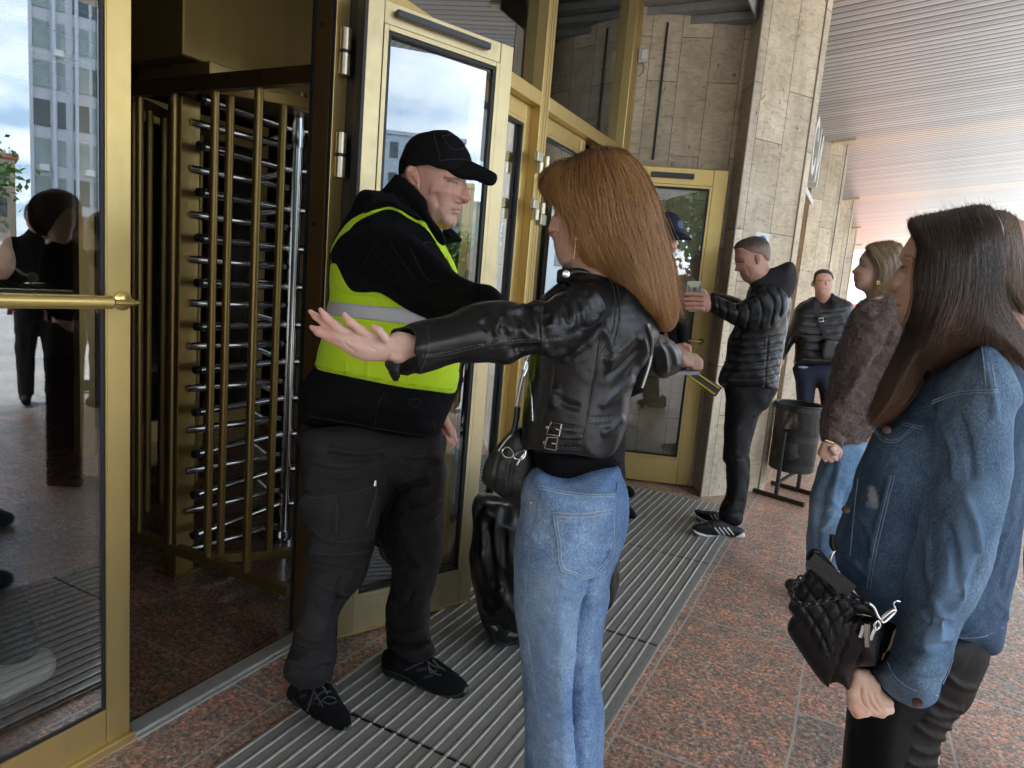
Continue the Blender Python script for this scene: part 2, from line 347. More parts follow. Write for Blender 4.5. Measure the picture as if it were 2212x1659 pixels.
# entrance side wall (faces the camera)
m = MB(); m.prism([(-1.715, 4.878), (-.935, 5.135), (-.935, 5.6), (-1.715, 5.6)], 0, 4.5)
o = m.build('stone_wall', M['trav_wall']); tagp(o, 'travertine slab wall between the gold doors and the near pier', 'wall')
WN = (.3129, -.9498, 0); WP = (-1.715, 4.878, 0); WU = (.9498, .3129, 0)
p0 = onp(1441, 65, WP, WN); p1 = onp(1412, 330, WP, WN); p2 = (p0+p1)/2
m = MB(); m.obox((p2[0]+.002, p2[1]-.006, (p0[2]+p1[2])/2), WU, WN, (0, 0, 1), .008, .004, (p0[2]-p1[2])/2+.05); m.build('open_joint', M['rubber'], o)
# walls beyond the near pier, back of arcade
m = MB(); m.prism([(-1.9, 5.7), (-1.35, 5.7), (-1.25, 60), (-1.9, 60)], 0, 5)
o = m.build('arcade_wall', M['trav_wall']); tagp(o, 'travertine building front behind the row of piers', 'wall')
# left facade behind the camera side + fascia above
m = MB(); m.box((-1.95, -22, 0), (-1.72, .2, 4.2)); o = m.build('stone_wall', M['trav_wall']); tagp(o, 'travertine building front left of the glass doors', 'wall')
# interior shell
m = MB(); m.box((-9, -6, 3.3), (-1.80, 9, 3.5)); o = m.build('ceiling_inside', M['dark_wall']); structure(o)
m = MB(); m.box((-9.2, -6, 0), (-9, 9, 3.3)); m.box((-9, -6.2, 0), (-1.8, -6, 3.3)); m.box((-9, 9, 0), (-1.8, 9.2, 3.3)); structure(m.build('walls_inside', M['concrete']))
m = MB()
for k in range(9):
    m.box((-8.5, -2+k*1.0, 3.12), (-2.0, -1.97+k*1.0, 3.15)); m.box((-8.4+k*.75, -3, 3.10), (-8.37+k*.75, 7, 3.12))
tagp(m.build('ceiling_grid', M['plastic_dark']), 'thin dark hanging ceiling grid above the turnstile', 'ceiling grid')
# stone pier and door bay seen deep inside
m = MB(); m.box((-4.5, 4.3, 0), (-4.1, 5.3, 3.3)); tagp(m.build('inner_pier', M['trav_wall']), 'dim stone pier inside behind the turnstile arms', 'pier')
r_ = empty('inner_door', (-4.6, 3.9, 0), 'gold framed glass door inside behind the turnstile', 'door')
m = MB(); m.box((-4.65, 2.7, 0), (-4.58, 2.8, 2.5)); m.box((-4.65, 3.45, 0), (-4.58, 3.55, 2.5)); m.box((-4.65, 4.15, 0), (-4.58, 4.25, 2.5)); m.box((-4.645, 2.81, 2.3), (-4.585, 4.14, 2.45)); m.box((-4.645, 2.81, .0), (-4.585, 3.44, .16)); m.box((-4.645, 3.56, .0), (-4.585, 4.14, .16)); m.build('frame', M['gold'], r_)
m = MB(); m.box((-4.62, 2.81, .17), (-4.612, 3.44, 2.29)); m.box((-4.62, 3.56, .17), (-4.612, 4.14, 2.29)); m.build('pane', M['glass_dim'], r_)
m = MB(); m.tube([(-4.50, 3.6, 1.05), (-4.50, 4.1, 1.05)], .016); m.build('handle', M['brass'], r_)
# ---------------------------------------------------------------- facade frame
fr = empty('gold_shopfront', (XF, 3.4, 0), 'gold aluminium frame of posts and rails holding the entrance glass', 'door frame')
m = MB()
def fbox(mb, y0, y1, z0, z1, d0=.05, d1=.05, bev=.003): mb.box((XF-d1, y0, z0), (XF+d0, y1, z1), bev)
ZT = 3.72
fbox(m, 3.385, 3.487, 0, ZT); fbox(m, 4.735, 4.877, 0, ZT); fbox(m, 3.4875, 4.7345, 2.335, 2.41)
fbox(m, 1.94, 3.3845, 2.335, 2.41); m.build('frame_post', M['gold'], fr)
m = MB(); fbox(m, 3.425, 3.428, 0.002, ZT, .0515, -.05); fbox(m, 3.455, 3.458, 0.002, ZT, .0515, -.05); fbox(m, 4.80, 4.805, 0.002, ZT, .0515, -.05); m.build('groove', M['bronze'], fr)
m = MB(); fbox(m, 3.4875, 4.7345, 2.4105, ZT, -.012, .02, 0); fbox(m, 1.94, 3.3845, 2.4105, ZT, -.012, .02, 0); m.build('upper_pane', M['glass_dim'], fr)
# dark jamb beside the turnstile opening
jb = empty('door_jamb', (XF, 1.89, 0), 'dark bronze door jamb between turnstile and open gold door', 'door jamb')
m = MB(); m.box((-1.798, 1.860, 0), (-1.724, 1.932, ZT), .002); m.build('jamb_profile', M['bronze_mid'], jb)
m = MB(); m.box((-1.812, 1.857, 0), (-1.7985, 1.90, ZT)); m.build('outer_gasket', M['rubber'], jb)
m = MB(); m.box((-1.7235, 1.8585, 0), (-1.7125, 1.8645, ZT)); m.build('inner_gasket', M['rubber'], jb)
m = MB(); m.box((-1.76, 1.9325, 0), (-1.655, 1.943, ZT), .002); m.build('door_gasket', M['rubber'], jb)
m = MB(); m.box((-1.7235, 1.8655, 0), (-1.712, 1.9315, ZT), .002); m.build('hinge_face', M['gold'], jb)
for z in (2.13, 1.79, .25):
    m = MB(); m.tube([(-1.693, 1.893, z-.075), (-1.693, 1.893, z-.006)], .019, 16); m.box((-1.7115, 1.885, z-.07), (-1.70, 1.900, z-.01)); hh = m.build('hinge', M['hinge'], jb, smooth=True)
    m = MB(); m.tube([(-1.693, 1.893, z+.006), (-1.693, 1.893, z+.075)], .019, 16); m.build('hinge_barrel', M['hinge'], hh, smooth=True)
    m = MB(); m.tube([(-1.693, 1.893, z-.006), (-1.693, 1.893, z+.006)], .0185, 16); m.build('washer', M['rubber'], hh)
for z in (2.21, 1.55): m = MB(); m.tube([(-1.765, 1.8595, z), (-1.765, 1.852, z)], .008, 10); m.build('stop_stud', M['rubber'], jb)
# ---------------------------------------------------------------- door leaves
def leaf(name, lab, P, Q, H, stile, bot, top, th=.05, fm='gold', gm='glass', bead=True, closer=None, hinges=None, z0=.012, group=None, b=.018, g=.012, pd=-.022):
    """door leaf between floor points P (hinge) and Q, seen side = left-hand normal"""
    P, Q = np.array([P[0], P[1], 0.]), np.array([Q[0], Q[1], 0.]); L = np.linalg.norm(Q-P); u = (Q-P)/L; nn = np.array([u[1], -u[0], 0]); zv = np.array([0, 0, 1.])
    e = empty(name, tuple(P), lab, 'door', group)
    def bb(mb, a0, a1, z0_, z1_, d0, d1, bev=.0025): c = P+u*(a0+a1)/2+zv*(z0_+z1_)/2+nn*(d0+d1)/2; mb.obox(c, u, nn, zv, (a1-a0)/2, (d1-d0)/2, (z1_-z0_)/2, bev)
    m = MB(); bb(m, 0, stile, z0, H, -th, 0); bb(m, L-stile, L, z0, H, -th, 0); bb(m, stile+.0007, L-stile-.0007, z0, bot, -th+.001, -.001); bb(m, stile+.0007, L-stile-.0007, H-top, H, -th+.001, -.001); m.build('frame', M[fm], e)
    m = MB(); bb(m, stile+.001, stile+b, bot+.001, H-top-.001, -.014, .0035, .001); bb(m, L-stile-b, L-stile-.001, bot+.001, H-top-.001, -.014, .0035, .001)
    bb(m, stile+b+.0005, L-stile-b-.0005, bot+.001, bot+b, -.014, .003, .001); bb(m, stile+b+.0005, L-stile-b-.0005, H-top-b, H-top-.001, -.014, .003, .001); m.build('bead', M[fm] if bead else M['rubber'], e)
    m = MB(); k = b+.0007
    bb(m, stile+k, stile+k+g, bot+k, H-top-k, -.02, -.001, .001); bb(m, L-stile-k-g, L-stile-k, bot+k, H-top-k, -.02, -.001, .001)
    bb(m, stile+k+g+.0005, L-stile-k-g-.0005, bot+k, bot+k+g, -.02, -.0015, .001); bb(m, stile+k+g+.0005, L-stile-k-g-.0005, H-top-k-g, H-top-k, -.02, -.0015, .001); m.build('gasket', M['rubber'], e)
    m = MB(); bb(m, stile+b, L-stile-b, bot+b, H-top-b, pd-.006, pd, 0); m.build('pane', M[gm], e)
    return e, u, nn, bb
# left closed leaf
eL, u, nn, bb = leaf('glass_door', 'tall gold framed glass door with long round push bar, nearest at the left', (XF, .43), (XF, 1.148), 2.33, .066, .13, .10, th=.045, b=.004, g=.007, pd=-.006)
m = MB(); m.tube([(-1.645, .30, 1.272), (-1.645, 1.045, 1.272)], .0165, 20); m.tube([(-1.645, 1.045, 1.272), (-1.645, 1.052, 1.272)], [.0165, .012], 20)
h = m.build('push_bar', M['brass'], eL, True)
m = MB(); m.tube([(-1.645, 1.05, 1.272), (-1.648, 1.10, 1.271), (-1.655, 1.122, 1.271), (-1.675, 1.128, 1.271), (-1.72, 1.128, 1.271)], .0072, 12); m.tube([(-1.719, 1.122, 1.271), (-1.712, 1.122, 1.271), (-1.708, 1.122, 1.271), (-1.705, 1.122, 1.271)], [.025, .0245, .018, .012], 20); m.build('mount', M['brass'], h, True)
m = MB(); m.box((-1.755, .43, .0), (-1.70, 1.155, .03), .004); m.box((-1.7185, .80, .085), (-1.7165, .87, .089)); m.build('bottom_sill', M['gold'], eL)
m = MB(); m.box((-1.77, 1.156, .0), (-1.708, 1.86, .016), .004); m.box((-1.7075, 1.156, .0), (-1.694, 1.86, .008), .002)
tagp(m.build('threshold', M['alu']), 'worn metal threshold strip on the floor below the turnstile opening', 'threshold')
# open leaf
HP, HQ = np.array([-1.604, 1.894]), np.array([-1.359, 2.473])
eO, u, nn, bb = leaf('glass_door', 'open gold framed glass door reflecting bright clouds behind the guard', HP, HQ, 2.31, .062, .155, .075, fm='gold_worn', gm='glass_bright')
u3 = u
m = MB(); bb(m, .10, .50, 2.262, 2.285, .004, .026, .002); m.build('closer_rail', M['plastic_dark'], eO)
m = MB(); bb(m, -.012, -.001, .01, 2.31, -.05, .004, .001); bb(m, .63, .636, .02, 2.30, -.055, -.02, .001); m.build('edge_gasket', M['rubber'], eO)
m = MB(); bb(m, .0, .629, .012, .022, .0005, .006, .001); m.build('bottom_strip', M['gold'], eO)
# closed leaves in second bay
e2, _, _, _ = leaf('glass_door', 'closed gold glass door leaf between the open door and the double hinges', (XF, 2.76), (XF, 3.384), 2.334, .066, .15, .085)
e3, _, _, _ = leaf('glass_door', 'closed gold glass door leaf behind the red haired woman', (XF, 3.488), (XF, 4.17), 2.334, .066, .15, .085)
e4, _, _, _ = leaf('glass_door', 'closed gold glass door leaf hidden behind the open one', (XF, 1.97), (XF, 2.745), 2.334, .066, .15, .085, z0=.013) if False else (None,)*4
hg = empty('hinge_pair', (XF+.052, 3.43, 1.9), 'stacked offset door hinges on the gold mullion behind the red haired woman', 'hinges')
for z in (2.04, 1.795):
    for (y0, y1, za, zb, yy, ta, tb) in ((3.345, 3.41, z+.01, z+.062, 3.395, z-.045, z+.0095), (3.45, 3.515, z-.062, z-.005, 3.468, z-.0045, z+.055)):
        m = MB(); m.box((XF+.052, y0, za), (XF+.078, y1, zb), .003); m.tube([(XF+.068, yy, ta), (XF+.068, yy, tb)], .019, 14); m.build('hinge', M['hinge'], hg, True)
# far open leaf
eF, u, nn, bb = leaf('glass_door', 'open gold glass door at the far wall with lever handle', (-1.70, 4.812), (-.988, 5.071), 2.31, .10, .20, .115, fm='gold', gm='glass')
m = MB(); bb(m, .22, .52, 2.235, 2.27, .002, .03, .002); m.build('closer_rail', M['plastic_dark'], eF)
LL = math.hypot(.712, .259)
m = MB(); P0 = np.array([-1.70, 4.812, 0]); q = P0+u*(LL-.05)+np.array([0, 0, 1.10])
m.tube([q+nn*.0, q+nn*.01], .022, 14); m.tube([q+nn*.01, q+nn*.045, q+nn*.05-u*.02, q+nn*.05-u*.10], [.009, .009, .009, .008], 10); m.tube([q+nn*.05-u*.10, q+nn*.05-u*.11, q+nn*.05-u*.26], [.010, .019, .019], 12)
m.build('handle', M['brass'], eF, True)
m = MB(); q = P0+u*(LL-.05)+np.array([0, 0, .93]); m.tube([q, q+nn*.006, q+nn*.012], [.014, .014, .008], 12); m.build('lock', M['brass'], eF)
# white alarm box on the wall with a wire
m = MB(); c = onp(1388, 124, WP, WN); cn_ = np.array(WN); cu_ = np.array(WU); m.obox(c+cn_*.026, WU, WN, (0,0,1), .03, .025, .045, .006); m.obox(c+cn_*.056+cu_*.012, WU, WN, (0,0,1), .022, .006, .036, .008)
o = m.build('alarm_box', M['white_paint'], org=tuple(c)); tagp(o, 'small white alarm box high on the stone wall', 'alarm box')
m = MB(); m.tube([c+cn_*.03+[0,0,-.04], c+cu_*.02+cn_*.01+[0,0,-.07], c+cu_*.015+cn_*.004+[0,0,-.10], c-cu_*.015+cn_*.004+[0,0,-.13]], .0025, 6); m.build('wire', M['plastic_dark'], o)
# louvre grille at the top
lv = empty('louvre_grille', (-1.3, 5.0, 3.3), 'grey metal louvre slats at the top of the stone wall', 'louvre')
lm = simple('louvre_paint', (.34, .34, .32), .5, .3, .25, 14, .2, 60)
for i in range(7):
    m = MB(); zz0 = 3.29+i*.052; yy0 = 5.09-i*.095; xl = -1.58-.075*i
    m.sheet([(xl, yy0, zz0), (-.93, yy0, zz0), (-.93, yy0-.085, zz0+.012), (xl, yy0-.085, zz0+.012)], (0, 0, .012)); m.box((xl, yy0-.097, zz0-.002), (-.93, yy0-.086, zz0+.05), .003)
    m.build('louvre_slat', lm, lv)
m = MB(); m.box((-.929, 4.38, 3.27), (-.915, 5.09, 3.68), .003); m.build('end_plate', lm, lv)
# ---------------------------------------------------------------- entrance mats
mi = 0
for (y0, y1, lab) in ((-.47, .557, 'ribbed aluminium entrance mat nearest the camera'), (.567, 1.581, 'ribbed entrance mat panel at the bottom edge under the guard toes'), (1.589, 2.596, 'ribbed entrance mat panel under the feet of the guard'), (2.604, 3.61, 'ribbed entrance mat panel beside the black bin bag'), (3.618, 4.75, 'farthest ribbed entrance mat panel below the far open door')):
    e = empty('entrance_mat', (-1.0, (y0+y1)/2, 0), lab, 'mat', 'entrance mat panels in a row'); x0, x1 = -1.418, -.556; n = 19; p = (x1-x0)/n
    a, b, c = MB(), MB(), MB()
    c.box((x0, y0, -.003), (x1, y1, .0042))
    for k in range(n):
        jo = .0035*math.sin(k*12.9898+y0*7)
        b.box((x0+k*p+.002, y0+jo, .0045), (x0+k*p+.0115, y1+jo, .0135), .0015)
        a.box((x0+k*p+.0125, y0+.004+jo, .0045), (x0+k*p+p-.0010, y1-.004+jo, .0105))
    c.build('base', M['rubber'], e); a.build('insert_strips', M['mat_insert'], e); b.build('rail_strips', M['mat_rib'], e)
m = MB(); m.box((-.5555, -.47, 0), (-.548, 4.75, .006)); m.box((-1.426, -.47, 0), (-1.4185, 4.75, .006)); tagp(m.build('mat_frame', M['alu']), 'thin metal edging on both sides of the entrance mats', 'edging')
# ---------------------------------------------------------------- turnstile
ts = empty('turnstile', (-2.5, 2.2, 0), 'full height turnstile with bronze cage and chrome rotor in the opening', 'turnstile')
PX, PY = -2.52, 2.50
m = MB(); m.tube([(PX, PY, .05), (PX, PY, 2.2)], .043, 28); m.tube([(PX, PY, 0), (PX, PY, .018), (PX, PY, .02), (PX, PY, .05)], [.09, .09, .055, .05], 28); m.tube([(PX, PY, 1.95), (PX, PY, 2.2)], .050, 28)
ro = m.build('rotor_pole', M['chrome'], ts, True)
for k in range(11):
    z = 2.03-k*.184
    for a in (-86, 34, 154):
        m = MB(); d = np.array([math.cos(R(a)), math.sin(R(a)), 0]); p = np.array([PX, PY, z])
        m.tube([p+d*.035, p+d*.06, p+d*.54], [.024, .0185, .0185], 14); ar = m.build('rotor_arm', M['chrome'], ro, True)
        m = MB(); m.tube([p+d*.5405, p+d*.562], [.0185, .017], 14); m.build('end_cap', M['rubber'], ar, True) if a == -86 else None
cb = None
for k in range(11):
    z = 1.94-k*.184; m = MB(); a0 = np.array([-2.545, 1.95, z]); a1 = np.array([-2.475, 2.41, z])
    m.tube([a0, a1, a1+(a1-a0)*.03], [.017, .017, .010], 14); m.build('barrier_bar', M['chrome'], ts, True)
m = MB(); m.box((-2.625, 1.905, 0), (-2.540, 1.995, 2.03), .003); m.box((-2.65, 1.88, 0), (-2.515, 2.02, .008), .002); m.build('cage_post', M['bronze'], ts)
m = MB(); m.box((-3.0, 1.895, .10), (-1.865, 1.935, .14), .002); m.build('bottom_rail', M['bronze'], ts)
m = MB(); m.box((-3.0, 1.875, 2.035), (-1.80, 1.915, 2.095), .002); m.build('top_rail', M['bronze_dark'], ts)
for x in (-2.80, -2.583, -2.345, -2.11):
    m = MB(); m.tube([(x, 1.91, .14), (x, 1.905, 2.04)], .0165, 14); m.build('cage_bar', M['bronze'], ts, True)
for z in (.12, 2.055): m = MB(); m.obox((-2.16, 2.172, z), (.652,.758,0), (-.758,.652,0), (0,0,1), .32, .02, .02, .002); m.build('rear_rail', M['bronze'], ts)
for t in range(4):
    q = np.array([-2.335, 1.968])+np.array([.129, .15])*t; m = MB(); m.tube([(q[0], q[1], .14), (q[0], q[1], 2.04)], .0165, 14); m.build('cage_bar', M['bronze'], ts, True)
for k in range(7):     # side row running inwards at the left
    q = np.array([-2.95, 1.98])+np.array([-.06, .115])*k; m = MB(); m.tube([(q[0], q[1], .14), (q[0], q[1], 2.04)], .0165, 12); m.build('cage_bar', M['bronze'], ts, True)
for z in (.12, 2.055): m = MB(); m.obox((-3.14, 2.33, z), (-.46,.888,0), (.888,.46,0), (0,0,1), .42, .02, .02, .002); m.build('side_rail', M['bronze'], ts)
m = MB(); m.box((-2.83, 1.86, 2.165), (-2.474, 3.3, 2.9), .006); hb = m.build('header_box', M['bronze'], ts)
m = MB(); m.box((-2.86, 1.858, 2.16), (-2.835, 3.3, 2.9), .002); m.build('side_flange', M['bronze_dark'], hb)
m = MB(); m.box((-2.88, 1.95, 2.096), (-2.65, 3.2, 2.164), .003); m.box((-2.645, 1.93, 2.096), (-2.41, 3.2, 2.163), .003); m.build('beam', M['bronze'], ts)
m = MB(); m.add([(-2.473, 1.995, 2.17), (-2.473, 3.3, 2.17), (-2.0, 3.3, 2.17), (-2.473, 1.995, 3.28), (-2.473, 3.3, 3.28)], [(0,1,4,3)]) ; m = MB()
m.box((-2.4735, 3.301, 2.13), (-1.90, 3.34, 2.9), .002); m.build('back_plate', M['bronze'], ts)
# ================================================================== OBJECTS ON THE PIERS
nF = np.array([math.cos(R(35)), -math.sin(R(35)), 0]); dF = np.array([math.sin(R(35)), math.cos(R(35)), 0]); AF = np.array([-.858, 4.881, 0])
def fpt(s, z, o=0.): return AF+dF*s+nF*o+np.array([0, 0, z])
sk = empty('round_sign_sticker', tuple(fpt(.258, 1.8)), 'white square sticker with a blue disc and faded white lines on the stone pier', 'sticker')
m = MB(); m.obox(fpt(.258, 1.80, .0012), dF, nF, (0, 0, 1), .068, .0008, .095, .0004); m.build('card', simple('sticker_white', (.8, .82, .85), .4), sk)
m = MB(); P = [fpt(.258, 1.80, .0024)+dF*.055*math.cos(t)+np.array([0, 0, .078*math.sin(t)]) for t in np.linspace(0, 2*math.pi, 40)[:-1]]; m.sheet(P, -nF*.0004); m.build('blue_disc', simple('sticker_blue', (.05, .17, .52), .4), sk)
def text(name, s, size, mat, P, ux, uz, parent=None, ext=.0, font_w=1.):
    cu = bpy.data.curves.new(name, 'FONT'); cu.body = s; cu.size = size; cu.extrude = ext; cu.align_x = 'CENTER'; cu.offset = font_w
    t = bpy.data.objects.new(name, cu); COL.objects.link(t); dg = bpy.context.evaluated_depsgraph_get(); me = bpy.data.meshes.new_from_object(t.evaluated_get(dg)); bpy.data.objects.remove(t)
    ux, uz = Vector(ux), Vector(uz); n = ux.cross(uz)
    mw = Matrix(((ux[0], uz[0], n[0]), (ux[1], uz[1], n[1]), (ux[2], uz[2], n[2]))).to_4x4(); mw.translation = Vector(P)-(woff(parent) if parent else Vector((0, 0, 0)))
    me.transform(mw); me.materials.clear(); me.materials.append(mat)
    o = bpy.data.objects.new(name, me); COL.objects.link(o)
    if parent: o.parent = parent
    return o
wl_ = simple('sticker_letter', (.75, .8, .88), .4)
for z_, w_ in ((1.828, .047), (1.785, .038)):
    m = MB(); m.obox(fpt(.258, z_, .0030), dF, nF, (0, 0, 1), w_, .0004, .008, .0002); m.build('faded_line', wl_, sk)
sg = empty('ticket_sign', (-.53, 5.9, 2.45), 'row of large white raised letters standing on a slab past the near pier', 'sign')
wp = M['white_paint']
for s, y in (('А', 5.52), ('С', 6.03), ('И', 6.52)):
    text('letter', s, .56, wp, (-.60, y+.02, 2.475), (0, 1, 0), (0, 0, 1), sg, .065, .012)
m = MB(); m.box((-1.2, 5.42, 2.27), (-.531, 6.35, 2.30), .002); m.box((-1.2, 5.42, 2.302), (-.66, 6.75, 2.46), .002); m.build('slab', simple('sign_slab', (.5, .47, .38), .6), sg)
m = MB(); m.box((-.53, 5.42, 2.262), (-.522, 6.36, 2.308), .002); m.build('front_edge', wp, sg)
# ---------------------------------------------------------------- litter bin
b0, b1 = onz(1624, 1061), onz(1744, 1097); c0, c1 = onz(1660, 1046), onz(1749+25, 1077)
cb_ = ((b0+b1)/2+(c0+c1)/2)/2; tb = (b1-b0)/np.linalg.norm(b1-b0); lb = np.linalg.norm(b1-b0)/2; bn = np.array([-tb[1], tb[0], 0])
if bn[1] < 0: bn = -bn
bk = simple('bin_paint', (.028, .028, .028), .38, .4, .5, 30, .3, 60)
def meshmat():
    t = NT('bin_mesh'); s = t.n('SeparateXYZ'); t.l(t.tc.outputs['Object'], s.inputs[0])
    an = t.math('ARCTAN2', s.outputs[1], s.outputs[0]); u = t.math('FRACT', t.math('MULTIPLY', an, 22.)); w = t.math('FRACT', t.math('MULTIPLY', s.outputs[2], 105.))
    hole = t.math('MULTIPLY', t.math('GREATER_THAN', u, .35), t.math('GREATER_THAN', w, .45))
    z = s.outputs[2]; band = t.ramp(z, [(0, (0,0,0)), (.265, (0,0,0)), (.27, (1,1,1)), (.425, (1,1,1)), (.43, (0,0,0)), (.475, (0,0,0)), (.48, (1,1,1)), (.655, (1,1,1)), (.66, (0,0,0))])
    hole = t.math('MULTIPLY', hole, band); t.out(t.mix(t.noise(20), (.02,.02,.02), (.05,.048,.045)), .4, .5)
    tr = t.n('BsdfTransparent'); mm = t.n('MixShader'); t.l(hole, mm.inputs[0]); t.l(t.b.outputs[0], mm.inputs[1]); t.l(tr.outputs[0], mm.inputs[2]); t.l(mm.outputs[0], t.o.inputs[0]); return t.m
bn_ = empty('litter_bin', (cb_[0], cb_[1], 0), 'black perforated metal litter bin on a tube stand by the pier', 'bin')
m = MB(); V = []; n_ = 48
prof = [(.150, .205), (.158, .212), (.160, .30), (.161, .5), (.163, .70), (.159, .70), (.157, .3), (.155, .222), (0.001, .221)]
for r, z in prof:
    for k in range(n_): V.append((cb_[0]+r*math.cos(2*math.pi*k/n_), cb_[1]+r*math.sin(2*math.pi*k/n_), z))
m.add(V, [(i*n_+k, i*n_+(k+1) % n_, (i+1)*n_+(k+1) % n_, (i+1)*n_+k) for i in range(len(prof)-1) for k in range(n_)]); m.build('basket', meshmat(), bn_, True)
m = MB(); m.tube([(cb_[0]+.164*math.cos(t), cb_[1]+.164*math.sin(t), .70) for t in np.linspace(0, 2*math.pi, 49)[:-1]], .008, 8, closed=True); m.build('rim', bk, bn_, True)
for sgn in (-1, 1):
    q = cb_+bn*sgn*.178; m = MB(); m.tube([q-tb*lb+[0,0,.017], q+tb*lb+[0,0,.017]], .017, 12); f = m.build('foot_bar', bk, bn_, True)
    m = MB(); m.tube([q+[0,0,.035], q+[0,0,.50], q+[0,0,.505]], [.015, .015, .008], 12); m.build('post', bk, bn_, True)
m = MB(); m.tube([cb_-bn*.178+[0,0,.12], cb_+bn*.178+[0,0,.185]], .013, 10); m.tube([cb_-bn*.178+[0,0,.47], cb_-bn*.16+[0,0,.47]], .007, 8) if False else None; m.build('cross_bar', bk, bn_, True)
m = MB(); m.tube([(cb_[0]-.1*k, cb_[1]+.02*k, z) for k, z in ((0, .28), (.4, .36), (.9, .4), (1.2, .33))], [.05, .07, .06, .03], 10); o = m.build('rubbish', simple('rubbish_bag', (.3, .28, .26), .5), None, True); tagp(o, 'crumpled pale rubbish lying inside the perforated bin', 'rubbish')
# ================================================================== ACROSS THE SQUARE (seen in the glass)
pale = simple('panel_pale', (.60, .61, .63), .8, 0, .1, .3); dkgl = simple('far_window_glass', (.09, .11, .115), .15, 0, .5, .25); ltgl = simple('far_window_light', (.30, .36, .34), .3, 0, .4, .4)
def block(name, lab, c, az, wdt, dep, H, fl, ncol, mat, z0=0., wh=.62, wfr=.75, roof=None, cat='building', framem=None, pale_share=.4):
    """building whose front faces back along azimuth az (degrees from +Y to +X)"""
    f = np.array([-math.sin(R(az)), -math.cos(R(az)), 0]); s = np.array([f[1], -f[0], 0]); zv = np.array([0, 0, 1.]); c = np.array([c[0], c[1], 0.])
    e = empty(name, tuple(c), lab, cat); m = MB(); m.obox(c-f*dep/2+zv*H/2, s, f, zv, wdt/2, dep/2, H/2, .05); m.build('wall', mat, e)
    m = MB(); m.obox(c-f*dep/2+zv*(H+.25), s, f, zv, wdt/2+.3, dep/2+.3, .25, .05); m.build('roof', roof or mat, e)
    fh = (H-z0)/fl; cw = wdt/ncol; wme = {}
    for i in range(fl):
        for j in range(ncol):
            if i*ncol+j >= 96: continue
            k = (j % 3 == 1); ww = cw*wfr*(.5 if k else 1.)
            key = (k, random.random() < pale_share)  # share of windows in the paler glass, for lighter curtains
            p = c+s*(-wdt/2+cw*(j+.5))+zv*(z0+fh*(i+.52))+f*.02
            if key not in wme:
                m = MB(); m.obox((0,0,0), s, f, zv, ww/2, .03, fh*wh/2, .01); m.obox((0,0,-fh*wh/2-.05), s, f, zv, ww/2+.05, .08, .04, .01)
                m.obox(-s*ww*.17, s, f, zv, .035, .05, fh*wh/2, .01)
                o = m.build('window', ltgl if key[1] else dkgl, None); wme[key] = o.data
            else: o = bpy.data.objects.new('window', wme[key]); COL.objects.link(o)
            o.parent = e; o.location = p-c
    return e, c, s, f
def at_az(org, az, dist): return (org[0]+math.sin(R(az))*dist, org[1]+math.cos(R(az))*dist)
O1 = (-3.44, 0); c = at_az(O1, 57.6, 76)
tw, c, s, f = block('tower_block', 'tall pale office tower reflected in the nearest glass door', (c[0], c[1]), 60, 11.8, 14, 44, 12, 8, pale, z0=4.6, wh=.66, wfr=.82, pale_share=.55)
m = MB()
for k in range(8): p = c+s*(-5.9+11.8*k/7)+f*.25; m.obox(p+np.array([0,0,24]), s, f, (0,0,1), .14, .25, 19.5, .02)
m.build('fins', simple('tower_fin', (.58, .60, .66), .6), tw)
m = MB(); m.obox(c+f*.3+np.array([0,0,2.3]), s, f, (0,0,1), 5.8, .2, 1.9, .05); m.build('shop_front', simple('shop_glass', (.10, .19, .16), .25, 0, .4, .3), tw)
m = MB(); m.obox(c+f*1.0+np.array([0,0,2.1]), s, f, (0,0,1), 5.8, .5, .30, .05); aw = m.build('shop_band', M['white_paint'], tw)
text('lettering', 'COMI', .62, simple('shop_letters', (.05, .05, .05), .5), tuple(c+f*1.53+s*(-.5)+np.array([0, 0, 1.9])), tuple(-s) if np.cross(-s, (0,0,1))@f > 0 else tuple(s), (0, 0, 1), tw)
m = MB()
for k in range(10): p = c+s*(-5+k*1.15)+f*.45; m.obox(p+np.array([0,0,8.1+3.28*(k*3 % 9)]), s, f, (0,0,1), .38, .2, .28, .04)
m.build('air_conditioner', M['white_paint'], tw)
c = at_az(O1, 66.4, 84)
block('old_house', 'old low house with a red roof reflected beside the tower', (c[0], c[1]), 66, 10, 10, 9.2, 3, 4, simple('old_plaster', (.50, .40, .30), .85, 0, .2, .6), wh=.55, wfr=.45, roof=simple('roof_red', (.42, .16, .10), .8))
O2 = (-1.5, 2.2); c = at_az(O2, 84.5, 88)
block('office_block', 'long blue grey office block reflected in the open door', (c[0], c[1]), 83, 20, 14, 18.6, 5, 8, simple('panel_bluegrey', (.50, .58, .68), .8, 0, .1, .3), wh=.5, wfr=.85, pale_share=.3)
c = at_az(O2, 84.5, 70)
block('classical_house', 'pale old house with cornice reflected low in the open door', (c[0], c[1]), 84, 12, 8, 9.5, 3, 6, simple('plaster_pale', (.66, .68, .66), .85, 0, .15, .5), wh=.5, wfr=.4)
c = at_az(O2, 75.2, 72)
block('yellow_house', 'ochre brick house reflected at the right of the open door', (c[0], c[1]), 76, 9.5, 10, 11.0, 4, 5, simple('brick_ochre', (.56, .44, .28), .9, 0, .2, .8), wh=.5, wfr=.45, framem=1, pale_share=.7)
c = at_az((0, 0), -4, 1)
block('white_stone_building', 'white stone building in the daylight beyond the canopy', (4, 62), 0, 24, 12, 24, 7, 8, simple('white_stone', (.74, .76, .78), .8, 0, .1, .4), wh=.5, wfr=.55, pale_share=1)
